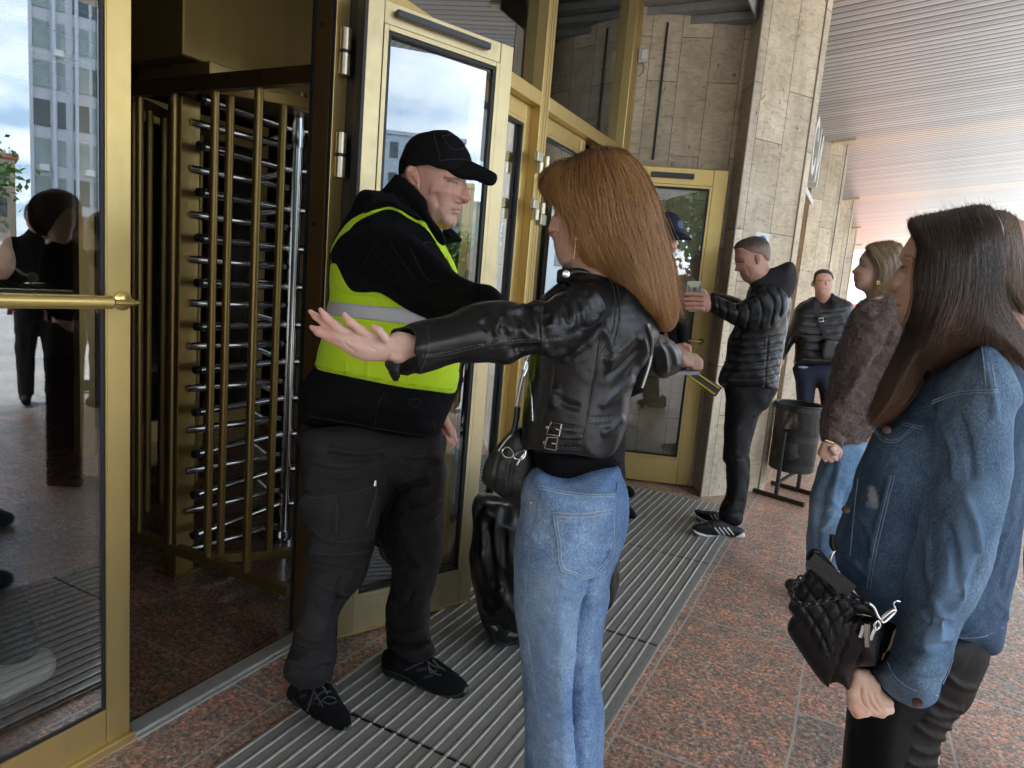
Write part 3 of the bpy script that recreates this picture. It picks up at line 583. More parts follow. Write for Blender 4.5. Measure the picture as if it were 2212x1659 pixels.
block('brick_terrace', 'long grey terrace of houses along the far side of the square', (78, -40), 100, 70, 12, 14, 4, 20, simple('grey_plaster', (.38, .37, .35), .85, 0, .15, .3), wh=.5, wfr=.45)
block('corner_house', 'beige corner house far along the square', (72, 110), 45, 60, 12, 16, 5, 14, simple('beige_plaster', (.50, .45, .36), .85, 0, .15, .3), wh=.5, wfr=.45)
# trees
leaf_m = simple('leaves_spring', (.055, .13, .02), .6, 0, .5, 1.5); bark = simple('bark', (.08, .06, .045), .9, 0, .3, 20)
def tree(lab, x, y, H, rad, n=2600, seed=0):
    g = np.random.default_rng(seed); e = empty('tree', (x, y, 0), lab, 'tree', 'spring trees round the square')
    m = MB(); m.tube([(x, y, 0), (x+.1, y, H*.3), (x-.05, y+.1, H*.6), (x+.1, y, H*.85)], [.2, .16, .1, .03], 10)
    for k in range(9):
        a = k*2.4; zb = H*(.3+.05*k); m.tube([(x, y, zb), (x+rad*.45*math.cos(a), y+rad*.45*math.sin(a), zb+H*.12), (x+rad*.8*math.cos(a), y+rad*.8*math.sin(a), zb+H*.2)], [.08, .05, .015], 6)
    m.build('trunk', bark, e, True)
    cc = g.normal(size=(34, 3)); cc /= np.linalg.norm(cc, axis=1)[:, None]; cc *= g.uniform(.35, .95, (34, 1)); cc[:, 0] *= rad; cc[:, 1] *= rad; cc[:, 2] = cc[:, 2]*H*.33+H*.62
    q = cc[g.integers(0, 34, n)]+g.normal(size=(n, 3))*rad*.2
    u = g.normal(size=(n, 3)); u /= np.linalg.norm(u, axis=1)[:, None]; v = np.cross(u, g.normal(size=(n, 3))); v /= np.linalg.norm(v, axis=1)[:, None]; sz_ = g.uniform(.08, .2, (n, 1))
    V = np.stack([q-u*sz_, q+v*sz_*.7, q+u*sz_, q-v*sz_*.7], 1).reshape(-1, 3); F = np.arange(4*n).reshape(-1, 4)
    me = npmesh('crown', V, F); o = link('crown', me, leaf_m, e)
tree('bright green tree left of the tower reflection', *at_az(O1, 66.5, 40), 6.0, 2.6, seed=1)
tree('small green tree below the ochre house reflection', *at_az(O2, 78, 44), 4.6, 2.0, seed=2)
for i, (az, d_) in enumerate(((140, 26), (147, 24), (153, 27), (160, 25), (134, 30))):
    tree(('leafy tree second from the street end of the mirrored row', 'leafy tree in the middle of the row mirrored by the far door', 'leafy tree second from the building end of the mirrored row', 'leafy tree at the building end of the mirrored row', 'leafy tree at the street end of the mirrored row')[i], *at_az((-1.1, 5), az, d_), 9, 3.4, 3400, seed=5+i)
# parked vehicles
def car(lab, x, y, ang, colr, van=False):
    e = empty('parked_car', (x, y, 0), lab, 'car'); e.rotation_euler = (0, 0, ang); paint = simple('car_paint', colr, .2, .2, .03, 2, Coat_Weight=.6)
    H = 1.9 if van else 1.42
    prof = [(-2.2, .35), (-2.2, .85), (-2.05, .95), (-1.7, 1.0), (-1.15, H-.04), (-.9, H), (.75, H-.01), (1.35, .98), (2.1, .84), (2.22, .6), (2.22, .32), (1.75, .32), (1.65, .55), (1.3, .62), (.95, .55), (.85, .3), (-.85, .3), (-.95, .55), (-1.3, .62), (-1.65, .55), (-1.75, .35)]
    V = [(a, yy*(1 if z < 1.0 else .86), z) for yy in (-.86, .86) for a, z in prof]; n = len(prof)
    m = MB(); m.add(V, [tuple(range(n-1, -1, -1)), tuple(range(n, 2*n))]+[(i, (i+1) % n, n+(i+1) % n, n+i) for i in range(n)]); o = m.build('body', paint, None); o.parent = e
    m = MB()
    for sg_ in (-1, 1):
        w_ = [(-1.45, 1.02), (-1.05, H-.1), (.68, H-.1), (1.15, 1.02)]; m.add([(a, sg_*(.862 if z < 1.1 else .745), z) for a, z in w_], [(0, 1, 2, 3)])
    m.add([(1.37, -.72, 1.0), (1.37, .72, 1.0), (.80, .68, H-.06), (.80, -.68, H-.06)], [(0, 1, 2, 3)]); o = m.build('window', dkgl, None); o.parent = e
    for a in (-1.3, 1.3):
        for sg_ in (-1, 1):
            m = MB(); m.tube([(a, sg_*.68, .31), (a, sg_*.88, .31)], .31, 20); o = m.build('wheel', M['rubber'], None); o.parent = e
            m = MB(); m.tube([(a, sg_*.881, .31), (a, sg_*.885, .31)], .18, 14); o2 = m.build('rim', M['steel'], None); o2.parent = o
    for sg_ in (-1, 1):
        m = MB(); m.obox((2.215, sg_*.62, .66), (1,0,0), (0,1,0), (0,0,1), .02, .17, .07, .01); o = m.build('headlight', M['white_paint'], None); o.parent = e
    return e
car('silver parked car mirrored behind the push bar', *at_az(O1, 61, 22), R(-28), (.5, .5, .48))
car('white parked car mirrored in the open gold door', *at_az(O2, 78, 20), R(-15), (.7, .7, .7))
car('red van parked in the daylight beyond the canopy', -.3, 46, R(12), (.62, .03, .05), True)
# ---------------------------------------------------------------- black bin bag
# ================================================================== FIGURE TOOLKIT
# volumes are modelled from outlines with their own distance, width and thickness and meshed by surface nets
ZM = dict(A=(1500,480,.31339), B=(1200,900,.6027), C=(2100,550,.4520), D=(1100,1900,.7065), E=(2400,900,.7837), F=(3500,800,.4218), G=(2400,1900,.7667),
          H=(1150,1150,.27125), I=(2600,850,.4521), J=(3100,900,.4823), K=(1600,1000,.5424), L=(3100,2150,.5124), M=(1150,2450,.3617), N=(3350,950,.1808), O=(2450,1500,.4822),
          R=(1200,0,.6027), U=(1500,1350,.6932))
def T(*a):
    out = []; k = None
    for q in a:
        if isinstance(q, str): k = q; continue
        if k is None or k == '-': out.append(q); continue
        ox, oy, s = ZM[k]; out.append(((ox+s*q[0])*.54004, (oy+s*q[1])*.54004))
    return out
def crom(P, n=5, closed=True):
    P = np.array(P, float); m = len(P); out = []
    for i in range(m if closed else m-1):
        if closed: p0, p1, p2, p3 = P[i-1], P[i], P[(i+1) % m], P[(i+2) % m]
        else: p0, p1, p2, p3 = P[max(i-1,0)], P[i], P[i+1], P[min(i+2, m-1)]
        for t in np.arange(n)/n:
            out.append(.5*((2*p1)+(-p0+p2)*t+(2*p0-5*p1+4*p2-p3)*t*t+(-p0+3*p1-3*p2+p3)*t**3))
    if not closed: out.append(P[-1])
    return np.array(out)
class Outl:
    def __init__(s, pts, n=3, mg=30, smooth=True):
        P = crom(pts, n) if smooth else np.array(pts, float); lo, hi = P.min(0)-mg, P.max(0)+mg
        s.lo, s.hi, s.bb = lo, hi, (P.min(0), P.max(0)); st = max(.6, max(hi-lo)/230); s.st = st
        nx, ny = int((hi[0]-lo[0])/st)+2, int((hi[1]-lo[1])/st)+2
        X = (lo[0]+st*np.arange(nx))[:, None]; Y = (lo[1]+st*np.arange(ny))[None, :]
        d2 = np.full((nx, ny), 1e12); ins = np.zeros((nx, ny), bool)
        A = P; Bq = np.roll(P, -1, 0)
        for (ax, ay), (bx, by) in zip(A, Bq):
            ex, ey = bx-ax, by-ay; L = ex*ex+ey*ey+1e-9
            t = np.clip(((X-ax)*ex+(Y-ay)*ey)/L, 0, 1); d2 = np.minimum(d2, (X-ax-t*ex)**2+(Y-ay-t*ey)**2)
            if ay != by: ins ^= ((ay > Y) != (by > Y)) & (X < (bx-ax)*(Y-ay)/(by-ay)+ax)
        d = np.sqrt(d2); s.g = np.where(ins, d, -d).astype(np.float32); s.nx, s.ny = nx, ny
    def at(s, px, py):
        u = (px-s.lo[0])/s.st; v = (py-s.lo[1])/s.st
        o = (u < 0) | (v < 0) | (u > s.nx-1.01) | (v > s.ny-1.01)
        u = np.clip(u, 0, s.nx-1.01); v = np.clip(v, 0, s.ny-1.01); i = u.astype(np.int32); j = v.astype(np.int32); fu = u-i; fv = v-j; g = s.g
        r = (g[i, j]*(1-fu)+g[i+1, j]*fu)*(1-fv)+(g[i, j+1]*(1-fu)+g[i+1, j+1]*fu)*fv
        return np.where(o, -60., r)
def dfn(d):
    if callable(d): return d
    if not hasattr(d, '__len__'): return lambda x, y: d+0*x
    A = np.array([[p[0], p[1], 1] for p in d], float); b = np.array([p[2] for p in d]); c = np.linalg.lstsq(A, b, rcond=None)[0]
    return lambda x, y: c[0]*x+c[1]*y+c[2]
def loc3(px, py, dep): P = ond(px, py, dep); return np.array([P@R2, P@N2, P[2]])
SPX = FL*SW
def inf(pts, d, T_, R_, Tb=None, k=0., mode='add', sm=True, pw=2.): o = pts if isinstance(pts, Outl) else Outl(pts, smooth=sm); return dict(t='inf', o=o, d=dfn(d), T=T_, R=R_, Tb=Tb or T_, k=k, m=mode, pw=pw)
def cap(p0, p1, r0, r1, k=.01, mode='add', fl=None): return dict(t='cap', p=loc3(*p0), q=loc3(*p1), r=(r0, r1), k=k, m=mode, fl=fl)
def capw(p, q, r0, r1, k=.01, mode='add'):   # world points
    f = lambda P: np.array([np.array(P, float)@R2, np.array(P, float)@N2, P[2]]); return dict(t='cap', p=f(p), q=f(q), r=(r0, r1), k=k, m=mode, fl=None)
def chain(pts, rads, k=.008, mode='add'): return [cap(pts[i], pts[i+1], rads[i], rads[i+1], k if i or True else 0, mode) for i in range(len(pts)-1)]
def ell(p, r, k=.01, mode='add'): return dict(t='ell', p=loc3(*p), r=np.array(r), k=k, m=mode)
def shrink(o, e):
    import copy; q = copy.copy(o); q.g = o.g-e; return q
def hairvol(big, true, d, T_, R_, Tb=None, sh=3.5, mat=None, h=.005):
    return Mesh([inf(big, d, T_, R_, Tb), clipo(shrink(true, sh))], h, 1, 3)
def floorpt(px, dep):
    lo, hi = 800., 4000.
    for _ in range(40):
        y = (lo+hi)/2
        if onz(px, y)@N2 > dep: lo = y
        else: hi = y
    return onz(px, y)
def clipo(pts, mode='and', sm=True, d=1.): return dict(t='cone', o=pts if isinstance(pts, Outl) else Outl(pts, smooth=sm), m=mode)
def nets(Fv, org, h):
    nx, ny, nz = Fv.shape; S = Fv < 0
    c = np.zeros((nx-1, ny-1, nz-1), np.int8)
    for i in (0, 1):
        for j in (0, 1):
            for k in (0, 1): c += S[i:nx-1+i, j:ny-1+j, k:nz-1+k]
    act = (c > 0) & (c < 8); idx = np.argwhere(act); n = len(idx); ids = np.full(act.shape, -1, np.int32); ids[act] = np.arange(n)
    acc = np.zeros((n, 3)); cnt = np.zeros(n); I, J, K_ = idx.T
    cor = [(0,0,0),(1,0,0),(0,1,0),(1,1,0),(0,0,1),(1,0,1),(0,1,1),(1,1,1)]
    val = [Fv[I+a, J+b, K_+e] for a, b, e in cor]
    for x in range(8):
        for y in range(x+1, 8):
            if sum(abs(p-q) for p, q in zip(cor[x], cor[y])) != 1: continue
            va, vb = val[x], val[y]; m_ = (va < 0) != (vb < 0); t = np.where(m_, va/np.where(m_, va-vb, 1), 0)
            P = np.array(cor[x])[None]+(np.array(cor[y])-np.array(cor[x]))[None]*t[:, None]; acc[m_] += P[m_]; cnt[m_] += 1
    V = (idx+acc/cnt[:, None])*h+org; Q = []
    for ax in range(3):
        sl0 = [slice(1, -1)]*3; sl0[ax] = slice(0, -1); sl1 = list(sl0); sl1[ax] = slice(1, None)
        a, b = S[tuple(sl0)], S[tuple(sl1)]; cr_ = np.argwhere(a != b); pos = a[tuple(cr_.T)]
        e = cr_.copy();
        for q in range(3):
            if q != ax: e[:, q] += 1
        o1, o2 = [(1, 2), (2, 0), (0, 1)][ax]; d1 = np.zeros(3, int); d2 = np.zeros(3, int); d1[o1] = 1; d2[o2] = 1
        f = np.stack([ids[tuple((e-d1-d2).T)], ids[tuple((e-d2).T)], ids[tuple(e.T)], ids[tuple((e-d1).T)]], 1)
        f[~pos] = f[~pos][:, ::-1]; Q.append(f)
    return V, np.concatenate(Q)
def vnorm(V, F):
    a, b, c, d = (V[F[:, i]] for i in range(4)); fn = np.cross(c-a, d-b); N = np.zeros_like(V)
    for i in range(4):
        for q in range(3): N[:, q] += np.bincount(F[:, i], fn[:, q], len(V))
    return N/(np.linalg.norm(N, axis=1)[:, None]+1e-12)
def lap(V, F, it, w=.5):
    n = len(V); e = np.concatenate([F[:, [0, 1]], F[:, [1, 2]], F[:, [2, 3]], F[:, [3, 0]]]); deg = np.bincount(e[:, 0], minlength=n)+np.bincount(e[:, 1], minlength=n)
    for _ in range(it):
        S = np.stack([np.bincount(e[:, 0], V[e[:, 1], q], n)+np.bincount(e[:, 1], V[e[:, 0], q], n) for q in range(3)], 1); V = V+(S/deg[:, None]-V)*w
    return V
_ns = rng.normal(size=(9, 3)); _ns /= np.linalg.norm(_ns, axis=1)[:, None]; _ph = rng.uniform(0, 6.28, 9)
def wnoise(V, f, oct=3):
    r = np.zeros(len(V)); amp = 1.
    W_ = V*f
    for o in range(oct):
        q = np.zeros((len(V),))
        for i in range(3):
            j = (o*3+i) % 9; q += np.sin(W_@_ns[j]*6.28*(1+.37*i)+_ph[j]+1.7*np.sin(W_@_ns[(j+4) % 9]*3.1+_ph[(j+2) % 9]))
        r += q/3*amp; amp *= .5; W_ = W_*2.03
    return r
def field(prims, h, pad=.03, blur=1, floor=False):
    lo = np.array([9., 9., 9.]); hi = -lo
    for p in prims:
        if p['m'] in ('sub', 'and', 'not'): continue
        if p['t'] == 'inf':
            (x0, y0), (x1, y1) = p['o'].bb
            for x, y in ((x0, y0), (x1, y0), (x0, y1), (x1, y1), ((x0+x1)/2, y0), ((x0+x1)/2, y1)):
                d0 = float(p['d'](x, y))
                for s in (-p['T'], p['Tb']): q = loc3(x, y, d0+s); lo = np.minimum(lo, q); hi = np.maximum(hi, q)
        elif p['t'] == 'cap':
            for q, r in zip((p['p'], p['q']), p['r']): lo = np.minimum(lo, q-r); hi = np.maximum(hi, q+r)
        elif p['t'] == 'ell': lo = np.minimum(lo, p['p']-p['r']); hi = np.maximum(hi, p['p']+p['r'])
    lo -= pad; hi += pad
    if floor: lo[2] = max(lo[2], -.012)
    n = np.ceil((hi-lo)/h).astype(int)+1
    a = (lo[0]+h*np.arange(n[0])).astype(np.float32)[:, None, None]; b = (lo[1]+h*np.arange(n[1])).astype(np.float32)[None, :, None]; z = (lo[2]+h*np.arange(n[2])).astype(np.float32)[None, None, :]
    px, py = proj(a, b, z); px = px.astype(np.float32); py = py.astype(np.float32); F = np.full(tuple(n), .06, np.float32)
    for p in prims:
        if p['t'] == 'inf':
            o = p['o']; (x0, y0), (x1, y1) = o.lo, o.hi
            di = o.at(px, py)*b/SPX; w = np.clip(1-di/p['R'], 0, 6); t = b-p['d'](px, py); Tt = np.where(t < 0, p['T'], p['Tb']); pw = p['pw']
            f = ((w**pw+np.abs(t/Tt)**pw)**(1/pw)-1)*min(p['R'], p['T'])
        elif p['t'] == 'cap':
            A, Bq = p['p'], p['q']; e = Bq-A; L = e@e+1e-12; t = np.clip(((a-A[0])*e[0]+(b-A[1])*e[1]+(z-A[2])*e[2])/L, 0, 1)
            f = np.sqrt((a-A[0]-t*e[0])**2+(b-A[1]-t*e[1])**2+(z-A[2]-t*e[2])**2)-(p['r'][0]+t*(p['r'][1]-p['r'][0]))
        elif p['t'] == 'ell':
            A, r = p['p'], p['r']; k0 = np.sqrt(((a-A[0])/r[0])**2+((b-A[1])/r[1])**2+((z-A[2])/r[2])**2); f = (k0-1)*min(r)
        elif p['t'] == 'cone': f = -p['o'].at(px, py)*b/SPX
        elif p['t'] == 'field': f = p['f'](a, b, z, px, py)
        k = p.get('k', 0); md = p['m']
        if md == 'add':
            if k > 0: hh = np.clip(.5+.5*(F-f)/k, 0, 1); F = F*(1-hh)+f*hh-k*hh*(1-hh)
            else: F = np.minimum(F, f)
        elif md in ('sub', 'not'): F = np.maximum(F, -f)
        elif md == 'and': F = np.maximum(F, f)
    for _ in range(blur):
        for ax in range(3):
            s0 = [slice(None)]*3; s1 = list(s0); s2 = list(s0); s0[ax] = slice(0, -2); s1[ax] = slice(1, -1); s2[ax] = slice(2, None)
            G = F.copy(); G[tuple(s1)] = F[tuple(s1)]*.5+.25*(F[tuple(s0)]+F[tuple(s2)]); F = G
    if floor: F = np.maximum(F, (.002-z)+0*F)
    for ax in range(3):
        s0 = [slice(None)]*3; s0[ax] = 0; F[tuple(s0)] = .05; s0[ax] = -1; F[tuple(s0)] = .05
    return F, lo, (a, b, z, px, py)
class Mesh:
    def __init__(s, prims, h, blur=1, smooth=2, floor=False, pad=.03):
        F, lo, _ = field(prims, h, pad, blur, floor); s.V, s.F = nets(F, lo, h); s.V = lap(s.V, s.F, smooth); s.C = np.zeros((len(s.V), 4)); s.C[:, 3] = 0; s.upd()
    def upd(s): s.N = vnorm(s.V, s.F); s.px, s.py = proj(s.V[:, 0], s.V[:, 1], s.V[:, 2]); q = np.clip(-s.N[:, 1]*2.5+.35, 0, 1); s.vis = q
    def _d(s, P, closed=False):
        P = crom(P, 5, closed) if len(P) > 2 else np.array(P, float); d = np.full(len(s.V), 1e9); tt = np.zeros(len(s.V)); lo, hi = P.min(0)-60, P.max(0)+60
        m = (s.px > lo[0]) & (s.px < hi[0]) & (s.py > lo[1]) & (s.py < hi[1]); x, y = s.px[m], s.py[m]; dm = np.full(m.sum(), 1e9); tm = np.zeros(m.sum()); nseg = len(P)-1
        for i in range(nseg):
            (ax, ay), (bx, by) = P[i], P[i+1]; ex, ey = bx-ax, by-ay; t = np.clip(((x-ax)*ex+(y-ay)*ey)/(ex*ex+ey*ey+1e-9), 0, 1); q = np.hypot(x-ax-t*ex, y-ay-t*ey)
            k = q < dm; dm[k] = q[k]; tm[k] = ((i+t)/nseg)[k]
        d[m] = dm; tt[m] = tm; return d, tt
    def line(s, P, w, amp, taper=True, back=False):
        d, t = s._d(P); g = np.exp(-(d/w)**2)
        if taper: g = g*np.clip(np.minimum(t, 1-t)*6, 0, 1)**.5
        s.V = s.V+s.N*(g*amp*(1 if back else s.vis))[:, None]; return s
    def lines(s, L, w, amp, **k):
        for P in L: s.line(P, w, amp, **k)
        s.upd(); return s
    def dent(s, pts, soft, amp):
        o = Outl(pts); v = np.clip(o.at(s.px, s.py)/soft+.5, 0, 1); s.V = s.V+s.N*(v*amp*s.vis)[:, None]; return s
    def noise(s, amp, f, oct=3, sc=(1, 1, 1)): s.V = s.V+s.N*(wnoise(s.V*np.array(sc), f, oct)*amp)[:, None]; s.upd(); return s
    def _c(s, w, c): 
        a0 = s.C[:, 3]; a1 = w+a0*(1-w); m = a1 > 1e-6
        col = np.array(c)[None]*w[:, None]+s.C[:, :3]*(a0*(1-w))[:, None]; s.C[m, :3] = (col/np.maximum(a1, 1e-6)[:, None])[m]; s.C[:, 3] = a1; return s
    def paint(s, pts, c, soft=2., al=1., allround=False, sm=True): o = Outl(pts, smooth=sm); w = np.clip(o.at(s.px, s.py)/soft+.5, 0, 1)*al*(1 if allround else (s.vis > .05)); return s._c(w, c)
    def stroke(s, P, w, c, al=1., soft=1.5): d, t = s._d(P); g = np.clip((w-d)/soft+.5, 0, 1)*al*(s.vis > .05); return s._c(g, c)
    def where(s, f, c, al=1.): return s._c(f(s.V, s.px, s.py)*al, c)
    def world(s): return frame2w(s.V)
def put(name, meshes, mat, parent=None, org=None, smooth=True):
    """join meshes (Mesh objects) into one Blender mesh"""
    V, F, C, k = [], [], [], 0
    for q in (meshes if isinstance(meshes, (list, tuple)) else [meshes]):
        V.append(q.world()); F.append(q.F+k); C.append(q.C); k += len(q.V)
    V = np.concatenate(V); off = np.array(woff(parent) if parent is not None else (org if org is not None else (0, 0, 0)))
    root = parent
    me = npmesh(name, V-off, np.concatenate(F), np.concatenate(C)); me.materials.append(mat); me.shade_smooth()
    o = bpy.data.objects.new(name, me); COL.objects.link(o)
    if parent is not None:
        o.parent = parent
    elif org is not None: o.location = org
    return o
def person(lab, org, meshes, mat, group=None):
    o = put('person', meshes, mat, None, org); return tagp(o, lab, 'person', group)
def boxes_on(name, mbd, mat, parent, smooth=False): return mbd.build(name, mat, parent, smooth)
# ---- strands of hair as thin ribbons following guide curves read on the figure
def strands(name, guides, vol, n, rad, mat, parent, seg=14, jit=5., spread=1., fly=.0, tru=None, cols=((.3,.12,.04),(.5,.25,.1)), seed=1, lift=.003, back=.35, end=(.78, 1.), wav=1.5, tw=None, ulim=(0, 1)):
    """guides: list of px polylines root->tip (neighbours interpolated); vol: (outline, depth fn, T, R, Tb)"""
    g = np.random.default_rng(seed); m = seg+1; G = []
    for q in guides:
        q = crom(q, 8, False); L = np.r_[0, np.cumsum(np.hypot(*np.diff(q, axis=0).T))]; L /= L[-1]; G.append(np.stack([np.interp(np.linspace(0, 1, m), L, q[:, i]) for i in (0, 1)], 1))
    G = np.array(G); u = g.uniform(ulim[0], ulim[1], n)*(len(G)-1); i = np.minimum(u.astype(int), len(G)-2); f = (u-i)[:, None, None]
    P = G[i]*(1-f)+G[i+1]*f; ln = g.uniform(end[0], end[1], n); st = g.uniform(0, .35, n)*(g.random(n) < .6)
    ts = np.linspace(0, 1, m)[None]*(ln-st)[:, None]+st[:, None]; x = np.empty((n, m, 2)); j0 = np.clip((ts*(m-1)).astype(int), 0, m-2); ft = (ts*(m-1)-j0)[..., None]
    rows = np.arange(n)[:, None]; x = P[rows, j0]*(1-ft)+P[rows, j0+1]*ft
    cl = g.integers(0, max(8, n//28), n); ca = np.random.default_rng(seed+9).normal(size=(max(8, n//28), 6))
    tt = ts[..., None]; x = x+(g.normal(size=(n, 1, 2))*jit*(1-.35*tt)); ph = ca[cl, 0][:, None]*9
    x[..., 0] += wav*np.sin(ts*5+ph)*(ts**.5)*2+ca[cl, 1][:, None]*ts*wav*1.5; x[..., 0] += g.normal(size=(n, 1))*fly*ts**1.5*14; x[..., 1] += g.normal(size=(n, 1))*fly*ts*8*.5
    o, df, T_, R_, Tb = vol; dep0 = df(x[..., 0], x[..., 1]); di = o.at(x[..., 0], x[..., 1])*dep0/SPX; w = np.clip(1-di/R_, 0, 1); hgt = np.sqrt(np.clip(1-w**2, 0, 1))
    sgn = np.where(g.random(n) < back, 1., -1.)[:, None]; sc = 1-np.abs(g.normal(size=(n, 1)))*.03+(ca[cl, 3][:, None]*.022)*np.clip(ts*2, 0, 1); t = np.where(sgn < 0, -T_, Tb)*hgt*sc+sgn*(lift+.002*g.random((n, 1)))
    d = dep0+t; dx_ = FL*SW
    # back-project
    X = (x[..., 0]-SW/2)/SW; Y = (x[..., 1]-SW*.375)/SW; D = FW*FL+RT*X[..., None]-UPV*Y[..., None]; W3 = CP+D*(d/(D@N2))[..., None]
    tan = np.gradient(W3, axis=1); tan /= np.linalg.norm(tan, axis=2)[..., None]+1e-9; view = W3-CP; view /= np.linalg.norm(view, axis=2)[..., None]
    s1 = np.cross(tan, view); s1 /= np.linalg.norm(s1, axis=2)[..., None]+1e-9; s2 = np.cross(tan, s1); rr = rad*(1-.75*np.linspace(0, 1, m)[None, :, None]**2)*(1-.5*(ts[..., None] < .02))*g.uniform(.6, 1.3, (n, 1, 1))
    V = np.stack([W3+s1*rr, W3-s1*rr*.5+s2*rr*.8, W3-s1*rr*.5-s2*rr*.8], 2)   # n,m,3,3
    base = (np.arange(n)*m*3)[:, None, None]+(np.arange(m-1)*3)[None, :, None]+np.arange(3)[None, None, :]; nx_ = (np.arange(3)+1) % 3
    b2 = (np.arange(n)*m*3)[:, None, None]+(np.arange(m-1)*3)[None, :, None]+nx_[None, None, :]
    Fq = np.stack([base, b2, b2+3, base+3], -1).reshape(-1, 4)
    c0, c1 = np.array(cols[0]), np.array(cols[1]); k = np.clip(.5+.28*ca[cl, 2]+.22*g.normal(size=n), 0, 1)[:, None, None]; C = c0+(c1-c0)*k
    if tw is not None: C = C*(1-ts[..., None]*0)+0; C = C+(np.array(tw)-C)*(ts[..., None]**2.3)*.85
    C = np.broadcast_to(C, (n, m, 3)); C4 = np.concatenate([C, np.ones((n, m, 1))], -1); C4 = np.repeat(C4[:, :, None, :], 3, 2).reshape(-1, 4)
    off = np.array(woff(parent))
    me = npmesh(name, V.reshape(-1, 3)-off, Fq, C4); me.materials.append(mat); me.shade_smooth(); o2 = bpy.data.objects.new(name, me); COL.objects.link(o2); o2.parent = parent
    return o2
def zdepth(ms, st=3.):
    x, y, b = ms.px, ms.py, ms.V[:, 1]; k = ms.vis > .02; x, y, b = x[k], y[k], b[k]; x0, y0 = x.min(), y.min(); i = ((x-x0)/st).astype(int); j = ((y-y0)/st).astype(int); nx, ny = i.max()+3, j.max()+3
    g = np.full((nx, ny), 9.); np.minimum.at(g, (i, j), b)
    for _ in range(40):
        m = g > 8
        if not m.any(): break
        p = np.pad(g, 1, constant_values=9.); q = np.minimum.reduce([p[:-2, 1:-1], p[2:, 1:-1], p[1:-1, :-2], p[1:-1, 2:]]); g[m] = q[m]
    def f(px, py):
        px = np.asarray(px, float); py = np.asarray(py, float); u = np.clip((px-x0)/st-.5, 0, nx-2.01); v = np.clip((py-y0)/st-.5, 0, ny-2.01); a = u.astype(int); c = v.astype(int); fu = u-a; fv = v-c
        return (g[a, c]*(1-fu)+g[a+1, c]*fu)*(1-fv)+(g[a, c+1]*(1-fu)+g[a+1, c+1]*fu)*fv
    return f
_sm = {}
def seams(ms, Ps, r, col, parent, name='stitching', dash=0, lift=.0006):
    """raised stitch lines lying on the surface of a garment"""
    ms.upd(); f = zdepth(ms); m = MB()
    if col not in _sm: _sm[col] = simple('thread', col, .8)
    for P in Ps:
        q = crom(P, 8, False) if len(P) > 2 else np.linspace(P[0], P[1], 12); L = np.r_[0, np.cumsum(np.hypot(*np.diff(q, axis=0).T))]; n = max(4, int(L[-1]/4)); t = np.linspace(0, L[-1], n); q = np.stack([np.interp(t, L, q[:, 0]), np.interp(t, L, q[:, 1])], 1)
        W_ = [ond(x, y, float(f(x, y))-lift) for x, y in q]
        if len(W_) > 4:
            A_ = np.array(W_); A_[1:-1] = A_[1:-1]*.5+.25*(A_[:-2]+A_[2:]); W_ = list(A_)
        if dash:
            for i in range(0, len(W_)-1, 2): m.tube([W_[i], W_[i]*.2+W_[i+1]*.8], r, 4)
        else: m.tube(W_, r, 5)
    return m.build(name, _sm[col], parent, True)
# ---- figure materials
def cloth(name, c, rough=.85, var=.2, sc=25, weave=900, wb=.15, fold=.0, sheen=.0, spec=.3, metal=0.):
    t = NT(name); a = t.n('Attribute', attribute_name='tint'); cc = t.mix(t.noise(sc, 6, .6), tuple(x*(1-var) for x in c), tuple(min(1, x*(1+var)) for x in c)); cc = t.mix(a.outputs['Alpha'], cc, a.outputs['Color'])
    b = t.bump(t.noise(weave, 2), wb, .0006)
    if fold: b = t.bump(t.noise(9, 3, .5, t.map((1, 1, 1.8)), 1.2), fold, .02, b)
    return t.out(cc, rough, metal, b, Sheen_Weight=sheen, Specular_IOR_Level=spec)
def skin(name, c, blotch=.12):
    t = NT(name); a = t.n('Attribute', attribute_name='tint'); cc = t.mix(t.noise(28, 5, .6), tuple(x*(1-blotch) for x in c), (min(1, c[0]*(1+blotch)), c[1]*(1+blotch*.3), c[2]*(1+blotch*.3))); cc = t.mix(a.outputs['Alpha'], cc, a.outputs['Color'])
    return t.out(cc, .48, 0, t.bump(t.noise(420, 3, .6), .18, .0006), Subsurface_Weight=.12, Subsurface_Radius=(.012, .004, .002), Subsurface_Scale=1., Specular_IOR_Level=.4)
def leather(name, c, rough=.3, grain=260, gb=.35, fold=.35, spec=.5):
    t = NT(name); a = t.n('Attribute', attribute_name='tint'); cc = t.mix(t.noise(15, 5), tuple(x*.75 for x in c), tuple(x*1.3 for x in c)); cc = t.mix(a.outputs['Alpha'], cc, a.outputs['Color'])
    b = t.bump(t.vor(grain), gb, .0008); b = t.bump(t.noise(30, 4, .5, None, .6), fold, .0025, b)
    return t.out(cc, t.math('ADD', t.math('MULTIPLY', t.noise(40, 4), .2), rough-.08), 0, b, Specular_IOR_Level=spec)
